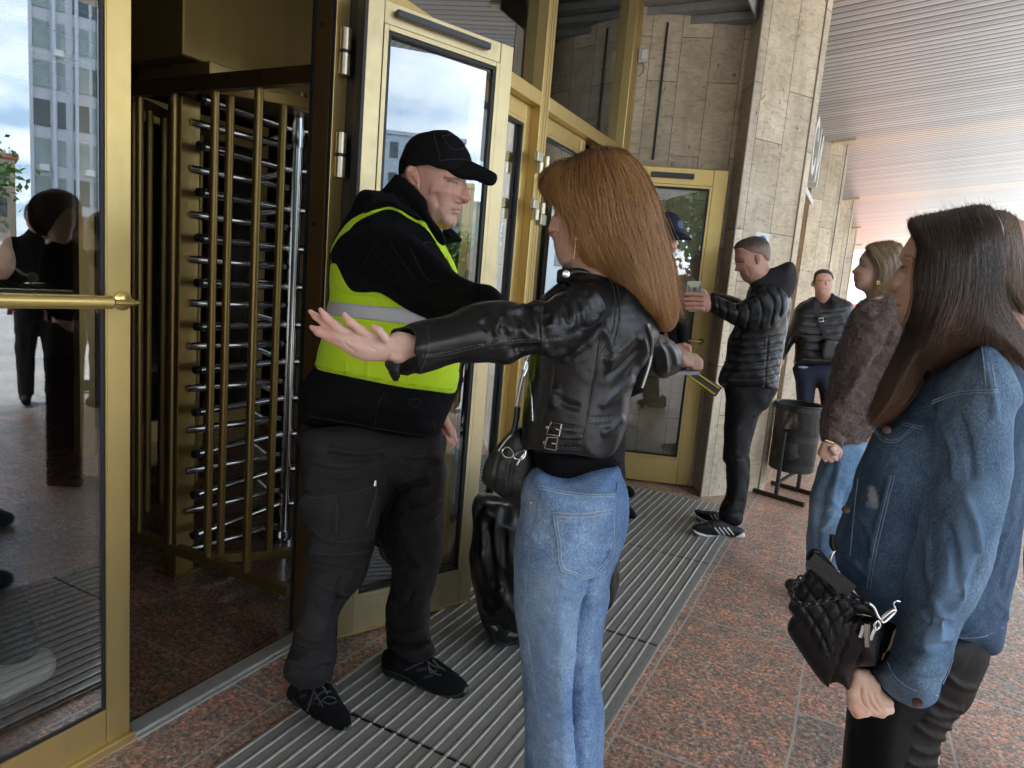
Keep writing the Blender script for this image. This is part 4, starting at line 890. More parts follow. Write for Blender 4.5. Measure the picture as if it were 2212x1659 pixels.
def denim(name, c0, c1, sc=9, lo=.38, hi=.62):
    t = NT(name); a = t.n('Attribute', attribute_name='tint'); big = t.noise(sc, 5, .6); cc = t.ramp(big, [(lo, c0), (hi, c1)])
    fine = t.noise(420, 3, .7, t.map((1, 1, .5))); cc = t.mix(1, cc, t.ramp(fine, [(.34, (.62,.64,.68)), (.5, (1,1,1)), (.66, (1.55,1.5,1.42))]), 'MULTIPLY')
    cc = t.mix(1, cc, t.ramp(t.noise(90, 4, .7, t.map((1.6, 1.6, .5))), [(.3, (.84,.86,.9)), (.7, (1.18,1.16,1.12))]), 'MULTIPLY')
    cc = t.mix(a.outputs['Alpha'], cc, a.outputs['Color']); return t.out(cc, .85, 0, t.bump(fine, .3, .001, t.bump(t.noise(14, 4, .5, None, 1.), .35, .01)), Specular_IOR_Level=.2)
def hairm(name, c, rough=.38, aniso=.6, bump=.5, base=False):
    t = NT(name); a = t.n('Attribute', attribute_name='tint'); cc = t.mix(a.outputs['Alpha'], c, a.outputs['Color']); cc = t.mix(1, cc, t.ramp(t.noise(180, 3, .6, t.map((1, 1, .06))), [(.3, (.55,.55,.55)), (.7, (1.3,1.3,1.3))]), 'MULTIPLY') if base else cc
    return t.out(cc, rough, 0, t.bump(t.noise(260, 3, .6, t.map((1, 1, .05))), bump, .002) if base else None, Specular_IOR_Level=.55)
SKIN = skin('skin_fair', (.60, .36, .27)); SKIN_M = skin('skin_ruddy', (.60, .34, .255), .16)
BLACK_CLOTH = cloth('black_softshell', (.0065, .0065, .008), .85, .3, 20, 700, .2, .25, 0, .12)
METAL = M['steel']
def seamtube(mb, pts, dep, r=.0015, lift=0.): mb.tube([ond(x, y, dep(x, y) if callable(dep) else dep) for x, y in pts], r, 6)
# ================================================================== PEOPLE
D0 = 2.11
def skeleton(j, rs=1., h=.012):
    rs = .5
    """coarse continuous body under the clothes; j: joints as (px,py,dep)"""
    P = []
    def c(a, b, r0, r1): P.append(cap(j[a], j[b], r0*rs, r1*rs, .02))
    c('neck', 'chest', .05, .10); c('chest', 'pelvis', .10, .10)
    for s in 'lr':
        if 'sh'+s in j: c('chest', 'sh'+s, .07, .045); c('sh'+s, 'el'+s, .042, .034); c('el'+s, 'wr'+s, .034, .024)
        if 'hi'+s in j: c('pelvis', 'hi'+s, .09, .075); c('hi'+s, 'kn'+s, .07, .048); c('kn'+s, 'an'+s, .046, .032)
    return Mesh(P, h, 1, 2, pad=.02)
# ---------------------------------------------------------------- guard
g_org = tuple(np.round(onz(800, 1490), 3)); g_org = (g_org[0], g_org[1], 0)
gh = Outl(T('A', (330,640),(360,400),(600,230),(900,230),(1100,420),(1165,640),(1158,800),(1150,840),(1165,900),(1182,955),(1199,1010),(1192,1052),(1165,1072),(1112,1066),(1092,1082),(1103,1110),(1088,1150),(1072,1172),(1066,1205),(1045,1245),(1046,1295),(1034,1345),(1005,1378),(950,1390),(880,1402),(800,1380),(700,1420),(560,1300),(430,1000),(380,850)), mg=20)
head = Mesh([inf(gh, 2.10, .078, .095, .08), cap((905, 430, 2.10), (880, 520, 2.14), .062, .07, .02)], .0035, 1, 2)
face_l = lambda *p: T('A', *p)
head.lines([face_l((1150,800),(1165,900),(1185,980),(1185,1030))], 6, .010)                     # nose ridge
head.lines([face_l((1120,850),(1090,950),(1040,1030),(1000,1090))], 5, -.005)                    # nose side / nasolabial
head.lines([face_l((860,760),(960,775),(1060,795))], 7, -.010)                                   # eye socket
head.lines([face_l((930,800),(985,790),(1035,800))], 3.2, .006)
head.lines([face_l((880,720),(980,730),(1090,750))], 4, .005)                                    # brow
head.lines([face_l((700,880),(830,900),(960,900))], 12, .006)                                    # cheek bone
head.lines([face_l((760,930),(800,1050),(830,1120))], 8, -.007); head.lines([face_l((960,1158),(1020,1150),(1085,1146))], 1.8, -.004)
head.lines([face_l((985,1130),(1040,1120),(1080,1128))], 3, .003); head.lines([face_l((1000,1180),(1045,1182),(1070,1180))], 3.5, .004)
head.lines([face_l((960,1215),(1010,1222),(1050,1215))], 4, -.003); head.lines([face_l((1020,1020),(1060,1045),(1100,1050))], 4, .006)
head.lines([face_l((860,1260),(900,1300),(960,1330))], 8, .004)
ear = Mesh([inf(T('A', (385,640),(400,600),(440,580),(490,590),(540,640),(565,720),(585,800),(575,880),(570,920),(520,870),(440,800),(390,720)), 2.03, .012, .02)], .0028, 1, 1)
ear.lines([face_l((430,640),(480,630),(520,690),(530,760))], 3, -.004); ear.lines([face_l((460,720),(490,760),(520,820))], 4, -.006); ear.lines([face_l((405,660),(440,610),(500,610),(540,660))], 2.5, .003)
c_ear = (.58, .27, .20)
ear.paint(face_l((440,660),(500,650),(530,740),(540,840),(480,800),(440,740)), (.34, .13, .09), 5, .55)
head.paint(face_l((1160,900),(1200,1010),(1185,1060),(1110,1060),(1090,1000),(1130,940)), (.62, .22, .17), 9, .6)
head.paint(face_l((960,900),(1060,930),(1060,1060),(960,1060)), (.58, .27, .20), 20, .4)
head.stroke(face_l((955,1156),(1020,1150),(1090,1148)), 1.3, (.28, .08, .07), .9, 1.2); head.stroke(face_l((985,1172),(1040,1175),(1072,1170)), 2.4, (.55, .22, .19), .7); head.stroke(face_l((1000,1135),(1050,1130),(1085,1132)), 1.8, (.52, .21, .18), .6)
head.paint(face_l((830,1100),(1000,1080),(1060,1110),(1040,1250),(1030,1350),(880,1390),(780,1280),(700,1080)), (.36, .26, .21), 30, .42)
head.stroke(face_l((930,775),(985,786),(1045,806)), 2.2, (.06, .03, .025), .95); head.stroke(face_l((950,790),(990,795),(1030,806)), 1.2, (.5, .42, .38), .6); head.stroke(face_l((900,735),(980,738),(1080,752)), 2.5, (.22, .13, .09), .55, 3)
head.stroke(face_l((1040,1052),(1070,1062),(1100,1066)), 1.5, (.22, .07, .05), .7)
head.paint(face_l((560,600),(720,570),(800,700),(700,860),(600,900),(560,780)), (.26, .20, .16), 30, .35)
gj = dict(neck=(880,520,2.14), chest=(860,640,2.15), pelvis=(830,960,2.15), shl=(790,575,2.04), ell=(920,612,2.0), wrl=(1060,655,1.93), shr=(960,560,2.28), elr=(985,720,2.30), wrr=(975,900,2.22), hil=(760,960,2.08), knl=(720,1250,1.98), anl=(690,1470,1.98), hir=(900,960,2.2), knr=(890,1200,2.2), anr=(895,1420,2.2))
hand = []
hand += [inf(T('B', (935,1240),(975,1260),(1005,1310),(1035,1370),(1040,1430),(1010,1440),(960,1440),(935,1400),(925,1320)), 2.2, .018, .02)]
for k, (a, b, c) in enumerate((((1010,1380),(1030,1430),(1000,1480)), ((985,1390),(1010,1450),(975,1490)), ((960,1390),(985,1440),(955,1480)), ((945,1360),(960,1410),(940,1440)))):
    p = T('B', a, b, c); hand += chain([(x, y, 2.19-.006*k) for x, y in p], [.009, .0085, .0075], .003)
p = T('B', (960,1300),(990,1360),(1000,1395)); hand += chain([(x, y, 2.165) for x, y in p], [.012, .010, .008], .005)
gha = Mesh(hand, .003, 0, 2)
guard = person('man in black cap and yellow reflective vest standing at the turnstile, arm stretched out', g_org, [skeleton(gj, .9), head, ear, gha], SKIN_M)
# cap
capc = cloth('cap_cotton', (.006, .006, .007), .85, .3, 60, 900, .3, .15, 0, .12)
crown = Mesh([inf(face_l((300,705),(300,600),(313,500),(345,430),(380,340),(450,240),(560,170),(660,150),(760,128),(880,126),(940,133),(1040,205),(1130,305),(1195,400),(1240,540),(1230,760),(1150,950),(800,1050),(450,950),(320,850)), 2.10, .092, .11, .088, pw=2.2), clipo(face_l((300,705),(300,600),(313,500),(345,430),(380,340),(450,240),(560,170),(660,150),(760,128),(880,126),(940,133),(1040,205),(1130,305),(1195,400),(1240,540),(1180,600),(1000,640),(820,620),(700,575),(600,580),(520,592),(400,610),(380,660)))], .003, 0, 2)
crown.lines([face_l((750,135),(770,250),(810,380),(835,520))], 1.6, .002); crown.lines([face_l((730,140),(745,260),(790,390),(815,520))], 1.6, -.002)
crown.dent(face_l((850,205),(1020,190),(1150,345),(970,365)), 1.5, .0022)
crown.stroke(face_l((840,520),(960,500),(1100,500),(1230,525)), .7, (.06,.06,.06), .6)
cpo = put('cap', crown, capc, guard); seams(crown, [face_l((745,140),(765,250),(800,380),(830,520)), face_l((840,522),(960,502),(1100,502),(1225,525)), face_l((855,205),(1020,190),(1150,345),(975,365),(855,205))], .0008, (.035,.035,.035), cpo, 'seam')
brim = Mesh([inf(face_l((740,560),(830,525),(960,505),(1100,500),(1230,525),(1350,580),(1480,645),(1550,690),(1562,745),(1535,815),(1475,842),(1380,815),(1265,772),(1200,770),(1050,735),(900,655)), lambda x, y: 2.035+(x-935)*.0002, .018, .014, .05)], .003, 1, 1)
put('cap_brim', brim, capc, guard)
# jacket torso, arm, collar, hood
tors_o = Outl(T('A', (270,690),(180,800),(80,910),(0,905), 'R', (400,1270),(335,1400),(260,1520),(205,1640), 'B', (195,215),(190,360),(185,500),(130,770),(90,950),(45,1100),(22,1250),(15,1300),(80,1325),(200,1350),(500,1400),(700,1440),(870,1447),(900,1420),(925,1350),(990,1200),(1040,1080),(1066,930),(1085,700),(1070,450),(1045,300),(970,140),(880,-10), 'A', (850,1400),(760,1200),(680,1060),(600,950),(480,850),(390,735)))
tors_p = inf(tors_o, 2.14, .15, .17, .13, pw=2.3)
low = inf(T('B', (60,1000),(25,1250),(15,1300),(80,1325),(200,1350),(500,1400),(700,1440),(870,1447),(900,1420),(925,1350),(990,1200),(1040,1080),(1000,1000)), 2.13, .165, .15, .14, k=.03)
arm_o = Outl(T('B', (330,30),(480,-10),(640,20),(760,70),(860,150),(960,250),(1040,320),(1120,365),(1180,392),(1260,395),(1330,450),(1400,540),(1400,640),(1250,680),(1000,660),(830,620),(700,560),(520,452),(400,450),(330,420),(270,330),(228,210),(250,100)))
arm_p = inf(arm_o, T('B', (300,200))[0] and [(*T('B', (350,200))[0], 2.02), (*T('B', (800,400))[0], 1.97), (*T('B', (1350,560))[0], 1.86)], .085, .10, .11, k=.03)
jacket = Mesh([tors_p, low, arm_p], .0055, 1, 2)
jl = lambda *p: T('B', *p)
jacket.lines([jl((560,60),(640,180),(720,300),(800,420)), jl((400,300),(470,170),(560,60))], 3, -.003)
jacket.lines([jl((1150,440),(1060,470),(960,480)), jl((1330,480),(1250,560),(1120,600)), jl((900,380),(1000,430),(1100,440)), jl((600,330),(760,430),(900,520)), jl((1180,400),(1200,470),(1150,560))], 7, .008)
jacket.lines([jl((1120,410),(1180,450),(1160,520)), jl((800,480),(950,540),(1100,560)), jl((450,200),(560,300),(640,400))], 7, -.008)
jacket.lines([jl((50,1270),(300,1310),(600,1370),(880,1400))], 2.5, -.003); jacket.lines([jl((560,1100),(520,1200),(490,1380))], 2.5, -.003)
jacket.lines([jl((100,1120),(300,1170),(480,1240)), jl((600,1200),(800,1230),(950,1190)), jl((120,1220),(330,1240),(500,1290))], 12, .006)
jacket.dent(jl((735,150),(880,118),(1000,290),(860,370)), 1.5, .003); jacket.dent(jl((735,1158),(795,1158),(780,1205),(728,1200)), 2, .0015)
jacket.stroke(jl((735,152),(790,270),(848,372)), .8, (.10,.10,.10), .6); jacket.stroke(jl((880,1300),(900,1350),(890,1440)), .9, (.07,.07,.07), .8)
jacket.noise(.0022, 5)
jk = put('jacket', jacket, BLACK_CLOTH, guard)
seams(jacket, [jl((735,152),(882,118),(1000,290),(858,372),(735,152)), jl((560,60),(640,180),(720,300),(800,420)), jl((400,300),(470,170),(560,60)), jl((730,1158),(795,1158),(780,1205),(728,1200),(730,1158)), jl((50,1265),(300,1310),(600,1365),(870,1400)), jl((560,1110),(520,1200),(490,1375))], .0009, (.035,.035,.037), jk, 'seam')
collar = Mesh([inf(T('A', (262,686),(300,705),(390,740),(480,850),(600,960),(660,1060),(690,1180),(760,1300),(840,1400),(905,1530),(880,1610),(780,1540),(640,1300),(560,1190),(400,1090),(240,960),(80,905),(170,800)), [(890,400,2.03),(960,520,1.99),(850,440,2.07)], .02, .03)], .0035, 1, 2)
collar.lines([T('A', (300,720),(420,810),(560,940),(640,1040),(670,1180))], 2.5, .004); collar.noise(.0012, 9)
put('collar', collar, BLACK_CLOTH, jk)
flap = Mesh([inf(T('A', (860,1400),(960,1385),(1020,1420),(1080,1480),(1116,1530),(1100,1562),(1040,1560),(960,1580),(910,1605),(880,1500)), 2.12, .03, .03)], .0035, 1, 2); put('collar_flap', flap, BLACK_CLOTH, jk)
hood = Mesh([inf(T('A', (-110,960),(-60,910),(0,903),(120,925),(240,945),(330,1050),(450,1110),(560,1180),(600,1250),(560,1290),(400,1230),(210,1110),(60,1140),(-80,1180),(-150,1200),(-170,1080)), 2.02, .05, .05)], .0045, 1, 2); hood.lines([T('A', (240,960),(260,1040),(330,1110)), T('A', (-60,960),(60,1000),(200,1020))], 5, .005); hood.noise(.0015, 8)
put('hood', hood, BLACK_CLOTH, jk)
# vest: a shell over the jacket
vest_o = Outl(T('R', (200,1655),(300,1490),(440,1405),(600,1368),(740,1432),(865,1495),(960,1610), 'B', (955,120),(1010,220),(1047,310),(1075,380),(1090,600),(1085,700),(1068,930),(1050,1050),(1035,1100),(1000,1120),(880,1103),(660,1075),(440,1030),(250,990),(90,950),(100,880),(135,770),(170,640),(185,500),(195,350),(200,215)), n=3)
hole_o = Outl(T('R', (245,1655),(350,1500),(480,1420),(603,1388),(720,1450),(835,1520),(905,1620), 'B', (900,120),(970,230),(1040,330),(1160,420),(1300,520),(1400,700),(1300,760),(1000,700),(830,615),(700,555),(530,450),(410,448),(340,432),(285,350),(250,270),(222,210)), n=3)
hi_vis = cloth('hi_vis_yellow', (.60, .86, .02), .7, .05, 8, 500, .25, .0, .1, .3); refl_m = cloth('reflective_tape', (.55, .56, .59), .38, .05, 10, 900, .1, 0, 0, .5)
def grow(p, e): q = dict(p); q['T'] = p['T']+e; q['Tb'] = p['Tb']+e; return q
def vshell(cut, e0, h=.0045, extra=(), sm=2):
    P = [grow(tors_p, e0), grow(low, e0)]; P += [clipo(cut), clipo(hole_o, 'not')]+list(extra); return Mesh(P, h, 0, sm, pad=.04)
vest = vshell(vest_o, .016)
vest.lines([jl((440,900),(445,980),(440,1030)), jl((525,450),(520,500),(510,540)), jl((300,900),(310,960),(300,1000)), jl((700,980),(720,1040),(700,1080))], 2, .003)
vest.lines([jl((90,935),(440,1012),(880,1085),(1020,1095))], 1.6, -.002); vest.stroke(jl((90,932),(440,1010),(880,1083),(1020,1093)), .8, (.30,.62,.01), .8); vest.stroke(jl((443,900),(446,980),(440,1028)), .8, (.55,.85,.10), .8)
vest.noise(.0009, 5); vs = put('vest', vest, hi_vis, guard)
seams(vest, [jl((95,925),(250,968),(440,1010),(660,1055),(880,1083),(1000,1098)), jl((98,938),(250,980),(440,1022),(660,1067),(880,1095),(1000,1110)), jl((443,905),(446,980),(440,1026)), jl((205,230),(212,300),(225,360),(262,430),(320,455),(420,470),(520,472))], .0009, (.42,.70,.01), vs, 'hem_stitching')
stripe = vshell(Outl(jl((100,520),(188,503),(350,520),(500,536),(700,550),(900,560),(900,680),(700,660),(450,628),(180,600),(100,600)), smooth=True), .024, .004)
stripe.noise(.0009, 5); put('reflective_stripe', stripe, refl_m, vs)
# trousers
dl = lambda *p: T('D', *p)
trm = cloth('cargo_trousers', (.034, .031, .032), .85, .3, 14, 600, .35, .5, 0, .12)
legL = inf(dl((184,-260),(155,-100),(158,0),(150,120),(165,230),(205,300),(170,400),(180,500),(165,600),(135,750),(110,850),(95,950),(60,1050),(44,1110),(60,1160),(120,1200),(200,1215),(300,1190),(335,1100),(350,1000),(345,860),(385,740),(450,660),(510,590),(550,450),(575,320),(620,200),(680,80),(700,-60),(690,-260)), [(820,960,2.11),(720,1250,1.99),(680,1480,1.93)], .10, .085)
legR = inf(dl((480,-260),(560,-60),(590,100),(600,250),(625,400),(660,500),(655,620),(625,780),(628,900),(640,1000),(700,1040),(800,1065),(860,1050),(912,1000),(880,920),(872,820),(885,700),(935,520),(950,400),(955,250),(968,50),(960,-60),(935,-160),(905,-260)), [(900,980,2.18),(890,1200,2.19),(890,1440,2.17)], .10, .085, k=.02)
hips = inf(dl((184,-270),(150,-120),(155,20),(300,60),(600,60),(800,60),(965,20),(955,-100),(905,-260)), 2.14, .155, .15, k=.03)
tr = Mesh([hips, legL, legR], .0055, 1, 2)
tr.lines([dl((300,-150),(450,-120),(600,-140)), dl((200,-80),(380,-50),(560,-90)), dl((700,-60),(800,-100),(920,-130)), dl((680,80),(760,20),(880,-10)), dl((230,-10),(380,10),(560,-30)), dl((700,240),(800,330),(940,260)), dl((760,200),(860,180),(950,140)), dl((180,430),(350,450),(540,420)), dl((180,560),(300,640),(420,680)), dl((700,420),(760,520),(850,560)), dl((660,700),(760,760),(860,770)), dl((640,830),(700,900),(860,870)), dl((120,870),(220,930),(330,900)), dl((80,1040),(200,1080),(330,1040)), dl((650,960),(760,1000),(890,960)), dl((240,720),(290,800),(250,900))], 7, .012)
tr.lines([dl((280,-120),(450,-90),(620,-110)), dl((700,-90),(820,-70),(940,-90)), dl((680,120),(760,60),(880,40)), dl((190,500),(330,540),(500,500)), dl((690,330),(740,450),(820,520)), dl((640,900),(720,950),(880,920)), dl((90,980),(200,1010),(330,980)), dl((220,1120),(280,1090),(320,1095)), dl((400,560),(350,680),(380,720)), dl((780,640),(740,730),(690,780)), dl((690,80),(640,200),(600,330))], 6, -.012)
tr.dent(dl((150,120),(345,110),(345,370),(300,380),(200,300)), 4, .014); tr.dent(dl((345,110),(570,60),(560,350),(345,375)), 4, .007); tr.stroke(dl((572,60),(545,180),(515,290)), 1.5, (.09,.09,.09), .8)
tr.dent(dl((720,300),(830,290),(950,220),(945,480),(880,560),(760,560)), 5, .005); tr.dent(dl((700,560),(860,600),(850,700),(700,690)), 4, .004)
tr.noise(.003, 6); trj = put('trousers', tr, trm, guard)
seams(tr, [dl((160,115),(250,130),(345,112)), dl((345,112),(350,240),(345,372)), dl((345,112),(460,95),(572,62)), dl((572,62),(568,200),(558,352)), dl((210,300),(280,372),(345,378),(450,372),(556,352)), dl((715,310),(830,295),(948,222)), dl((700,330),(720,440),(760,570)), dl((700,690),(780,690),(850,705)), dl((180,430),(350,455),(545,425)), dl((545,180),(530,240),(512,295))], .0010, (.055,.052,.052), trj, 'seam')
zb = MB(); q = [ond(*dl(p)[0], 1.905) for p in ((570,30),(566,60))]; zb.tube([q[0], q[1]], [.004, .0055], 8); zb.build('zip_puller', METAL, trj, True)
# shoes
def shoe(outline, dpts, parent, name='shoe', mat=None, laces=(), T_=.045, pl=(), h=.003):
    o = Outl(outline); P = [inf(o, dpts, T_, .05, T_+.01)]; s = Mesh(P, h, 1, 2, floor=True); s.lines(laces, 1.6, .004); s.noise(.0008, 20)
    for P_, w_, c_ in pl: s.stroke(P_, w_, c_, .9, 1.5)
    ob = put(name, s, mat, parent); return ob, s
shm = cloth('black_trainer', (.006, .006, .007), .75, .3, 60, 500, .5, .1, 0, .15); solem = simple('trainer_sole', (.02, .02, .022), .55, 0, .2, 60, .3, 120)
ml = lambda *p: T('M', *p)
def fl_d(pts, off=.0):   # depth of floor points
    return [(x, y, float(onz(x, y)@N2)+off) for x, y in pts]
def mkshoe(outline, d, parent, laces, pl=()):
    ob, s = shoe(outline, d, parent, 'shoe', shm, laces, pl=pl)
    for P_, w_, c_ in pl[:1]: seams(s, [P_], .0014, (.05,.05,.052), ob, 'sole_edge')
    return ob
sh1 = mkshoe(ml((-10,930),(0,850),(60,770),(200,740),(350,735),(470,770),(540,870),(610,990),(690,1120),(708,1240),(690,1310),(620,1370),(500,1405),(380,1400),(260,1330),(180,1230),(140,1110),(60,1010)), fl_d(ml((660,1300),(100,1020)))+[(*ml((300,780))[0], 1.965)], guard, [], [(ml((60,960),(150,1080),(215,1200),(290,1290),(390,1350),(500,1350),(600,1320),(660,1260)), 1.2, (.07,.07,.075)), (ml((70,1000),(140,1130),(200,1230),(280,1320),(390,1385),(500,1390),(610,1355)), 5, (.028,.028,.03)), (ml((640,1290),(680,1300),(700,1260)), 4, (.16,.16,.17)), (ml((150,930),(200,910)), 3.5, (.04,.04,.044)), (ml((230,1010),(290,1000)), 3.5, (.04,.04,.044)), (ml((130,850),(210,820)), 3, (.06,.06,.062))])
sh2 = mkshoe(ml((1040,620),(1045,500),(1090,400),(1300,420),(1500,460),(1650,510),(1790,610),(1920,710),(1995,800),(2002,870),(1950,930),(1860,980),(1750,990),(1640,960),(1500,900),(1380,820),(1200,755),(1090,710)), fl_d(ml((1900,950),(1080,710)))+[(*ml((1300,430))[0], 2.235)], guard, [], [(ml((1050,620),(1120,650),(1240,690),(1340,740),(1440,810),(1560,880),(1700,920),(1850,925),(1960,880)), 1.2, (.07,.07,.075)), (ml((1060,670),(1200,725),(1320,785),(1450,860),(1600,930),(1760,965),(1900,950)), 5, (.028,.028,.03)), (ml((1960,880),(1985,840)), 3.5, (.16,.16,.17)), (ml((1440,640),(1530,620)), 3.5, (.045,.045,.05)), (ml((1520,720),(1600,690)), 3.5, (.045,.045,.05))])
def shoe_trim(ob, solep, lacep, dd, side):
    s = Mesh([inf(solep, dd, .05, .02, .05)], .003, 1, 1, floor=True); put('sole', s, solem, ob) if False else None
lace_m = simple('laces', (.07, .07, .072), .8)
for P_, dpt in (((ml((270,850),(340,800),(400,830),(440,900)), ml((300,960),(380,880),(470,870)), ml((340,1020),(440,930),(530,950)), ml((300,840),(260,960),(215,1090)), ml((440,760),(500,790),(590,860)), ml((390,1040),(330,930),(300,880)), ml((540,985),(470,1010),(400,990))), fl_d(ml((660,1300),(100,1020)))+[(*ml((300,780))[0], 1.965)]), ((ml((1540,540),(1620,590),(1700,620)), ml((1560,600),(1640,680),(1700,690)), ml((1600,520),(1680,600),(1750,640)), ml((1300,640),(1400,590),(1500,550)), ml((1650,640),(1580,660),(1560,560))), fl_d(ml((1900,950),(1080,710)))+[(*ml((1300,430))[0], 2.235)])):
    f = dfn(dpt); m = MB()
    for q in P_: m.tube([ond(x, y, f(x, y)-.046) for x, y in crom(q, 4, False)], .0026, 6)
    m.build('laces', lace_m, guard, True)
def fr(p):
    """front surface depth of an inflated volume"""
    def f(x, y):
        x = np.asarray(x, float); y = np.asarray(y, float); d = p['d'](x, y); w = np.clip(1-p['o'].at(x, y)*d/SPX/p['R'], 0, 1); return d-p['T']*np.clip(1-w**p['pw'], 0, 1)**(1/p['pw'])
    return f
def surf_tube(name, P, f, r, mat, parent, lift=.0, n=8, sm=True, closed=False, k=4, org=None):
    m = MB(); q = crom(P, k, closed) if sm and len(P) > 2 else np.array(P, float); m.tube([ond(x, y, float(f(x, y))-lift) for x, y in q], r, n, closed=closed); return m.build(name, mat, parent, True, org)
def strap(name, P, f, w, mat, parent, lift=.004, th=.003, k=5, org=None):
    """flat band following points, width w metres"""
    q = crom(P, k, False); pts = [ond(x, y, float(f(x, y))-lift) for x, y in q]; V = []; F = []
    for i, p in enumerate(pts):
        t = pts[min(i+1, len(pts)-1)]-pts[max(i-1, 0)]; t = t/np.linalg.norm(t); v = (p-CP)/np.linalg.norm(p-CP); s = np.cross(t, v); s /= np.linalg.norm(s)
        V += [p+s*w/2, p-s*w/2, p-s*w/2+v*th, p+s*w/2+v*th]
    n = len(pts)
    for i in range(n-1):
        for a in range(4): F.append((i*4+a, i*4+(a+1) % 4, i*4+4+(a+1) % 4, i*4+4+a))
    F += [(3, 2, 1, 0), tuple(range(n*4-4, n*4))]; m = MB(); m.add(V, F); return m.build(name, mat, parent, False, org)
# ---------------------------------------------------------------- red haired woman
w_org = tuple(np.round(ond(1240, 1500, 1.32), 3)); w_org = (w_org[0], w_org[1], 0); DW = 1.32
cl_ = lambda *p: T('C', *p); kl = lambda *p: T('K', *p); el = lambda *p: T('E', *p); hl = lambda *p: T('H', *p)
SK_W = skin('skin_pale', (.70, .47, .38), .1)
f_o = Outl(cl_((300,300),(235,380),(225,460),(262,545),(247,600),(262,650),(255,690),(238,755),(205,835),(207,858),(222,880),(242,882),(246,905),(256,935),(252,958),(262,975),(262,1000),(280,1050),(295,1105),(340,1147),(380,1160),(420,1210),(600,1300),(800,1200),(760,900),(760,500),(600,300)), mg=20)
face = Mesh([inf(f_o, 1.325, .075, .085), cap((1300,560,1.34),(1310,640,1.36), .055, .06, .02)], .003, 1, 2)
face.lines([cl_((262,690),(245,760),(222,840))], 5, .006); face.lines([cl_((300,700),(290,790),(262,870))], 5, -.004); face.lines([cl_((268,655),(290,650),(330,660))], 6, -.006); face.lines([cl_((330,1100),(420,1060),(500,980))], 7, .004)
face.stroke(cl_((236,640),(258,655),(275,690)), 1.3, (.03,.02,.015), .95); face.stroke(cl_((228,600),(245,625),(262,660)), .8, (.03,.02,.015), .9); face.stroke(cl_((235,590),(255,585),(285,600)), 1.4, (.14,.08,.05), .7); face.paint(cl_((205,830),(245,820),(250,870),(222,884)), (.55,.12,.10), 3, .6)
face.paint(cl_((250,935),(266,940),(270,1000),(258,985)), (.55,.20,.18), 2, .7); face.paint(cl_((300,750),(420,760),(420,920),(320,900)), (.66,.34,.27), 25, .35)
ear_w = Mesh([inf(cl_((450,800),(480,790),(500,850),(490,910),(460,905),(445,860)), 1.255, .01, .012)], .0028, 1, 1)
# left hand, fingers stretched out
HD = lambda x, y: 1.085+(x-900)*.00012+0*y
palm = inf(hl((560,740),(700,640),(900,640),(1100,690),(1300,720),(1450,720),(1600,650),(1800,680),(1960,760),(2100,830),(2100,1010),(1950,1010),(1800,1050),(1700,1105),(1600,1122),(1500,1100),(1400,1088),(1150,1088),(950,1015),(800,905),(680,820)), HD, .021, .03, .021, pw=2.2)
hp = [palm]
def fing(pts, rz, dz, k=.003):
    q = hl(*pts); r = [v*.1465/SPX*.98 for v in rz]; return chain([(x, y, HD(x, y)+d) for (x, y), d in zip(q, dz)], r, k)
hp += fing(((335,350),(420,430),(540,530),(700,630),(860,720)), (38,58,64,68,70), (.012,.010,.008,.004,0))
hp += fing(((485,325),(560,430),(700,550),(880,650),(1040,730)), (40,64,72,76,78), (-.006,-.006,-.005,-.002,0))
hp += fing(((830,390),(920,500),(1060,610),(1220,700),(1340,800)), (42,66,70,72,76), (-.014,-.014,-.012,-.008,0))
hp += fing(((1260,570),(1350,630),(1440,740),(1500,860),(1560,960)), (42,60,66,72,80), (-.024,-.024,-.020,-.012,-.004))
hp += fing(((355,585),(470,650),(620,720),(790,800),(960,890)), (42,82,92,92,92), (.002,.0,-.002,-.002,0))
handw = Mesh(hp, .0022, 0, 2)
handw.lines([hl((820,760),(880,860),(1000,950)), hl((700,640),(850,740),(1000,800)), hl((1060,740),(1200,850),(1330,940))], 2.2, -.0022); handw.lines([hl((1500,1000),(1600,1060),(1720,1040))], 7, .003); handw.lines([hl((1520,740),(1640,820),(1800,830))], 8, -.002)
for q in (((300,310),(350,330),(420,400)), ((460,290),(510,320),(570,390)), ((800,350),(860,370),(910,440)), ((1220,530),(1270,545),(1320,590)), ((320,560),(345,600),(370,640))): handw.stroke(hl(*q), 1.9, (.78,.55,.48), .75)
handw.paint(hl((280,290),(640,450),(640,560),(420,480)), (.70,.34,.28), 8, .5); handw.paint(hl((430,280),(620,400),(700,560),(520,560)), (.70,.34,.28), 8, .5); handw.paint(hl((780,340),(960,450),(960,600),(820,560)), (.70,.34,.28), 8, .5); handw.paint(hl((310,540),(600,640),(700,800),(450,760)), (.70,.32,.26), 12, .6); handw.paint(hl((1200,520),(1320,560),(1300,680),(1210,650)), (.70,.34,.28), 8, .5)
handw.noise(.0004, 30)
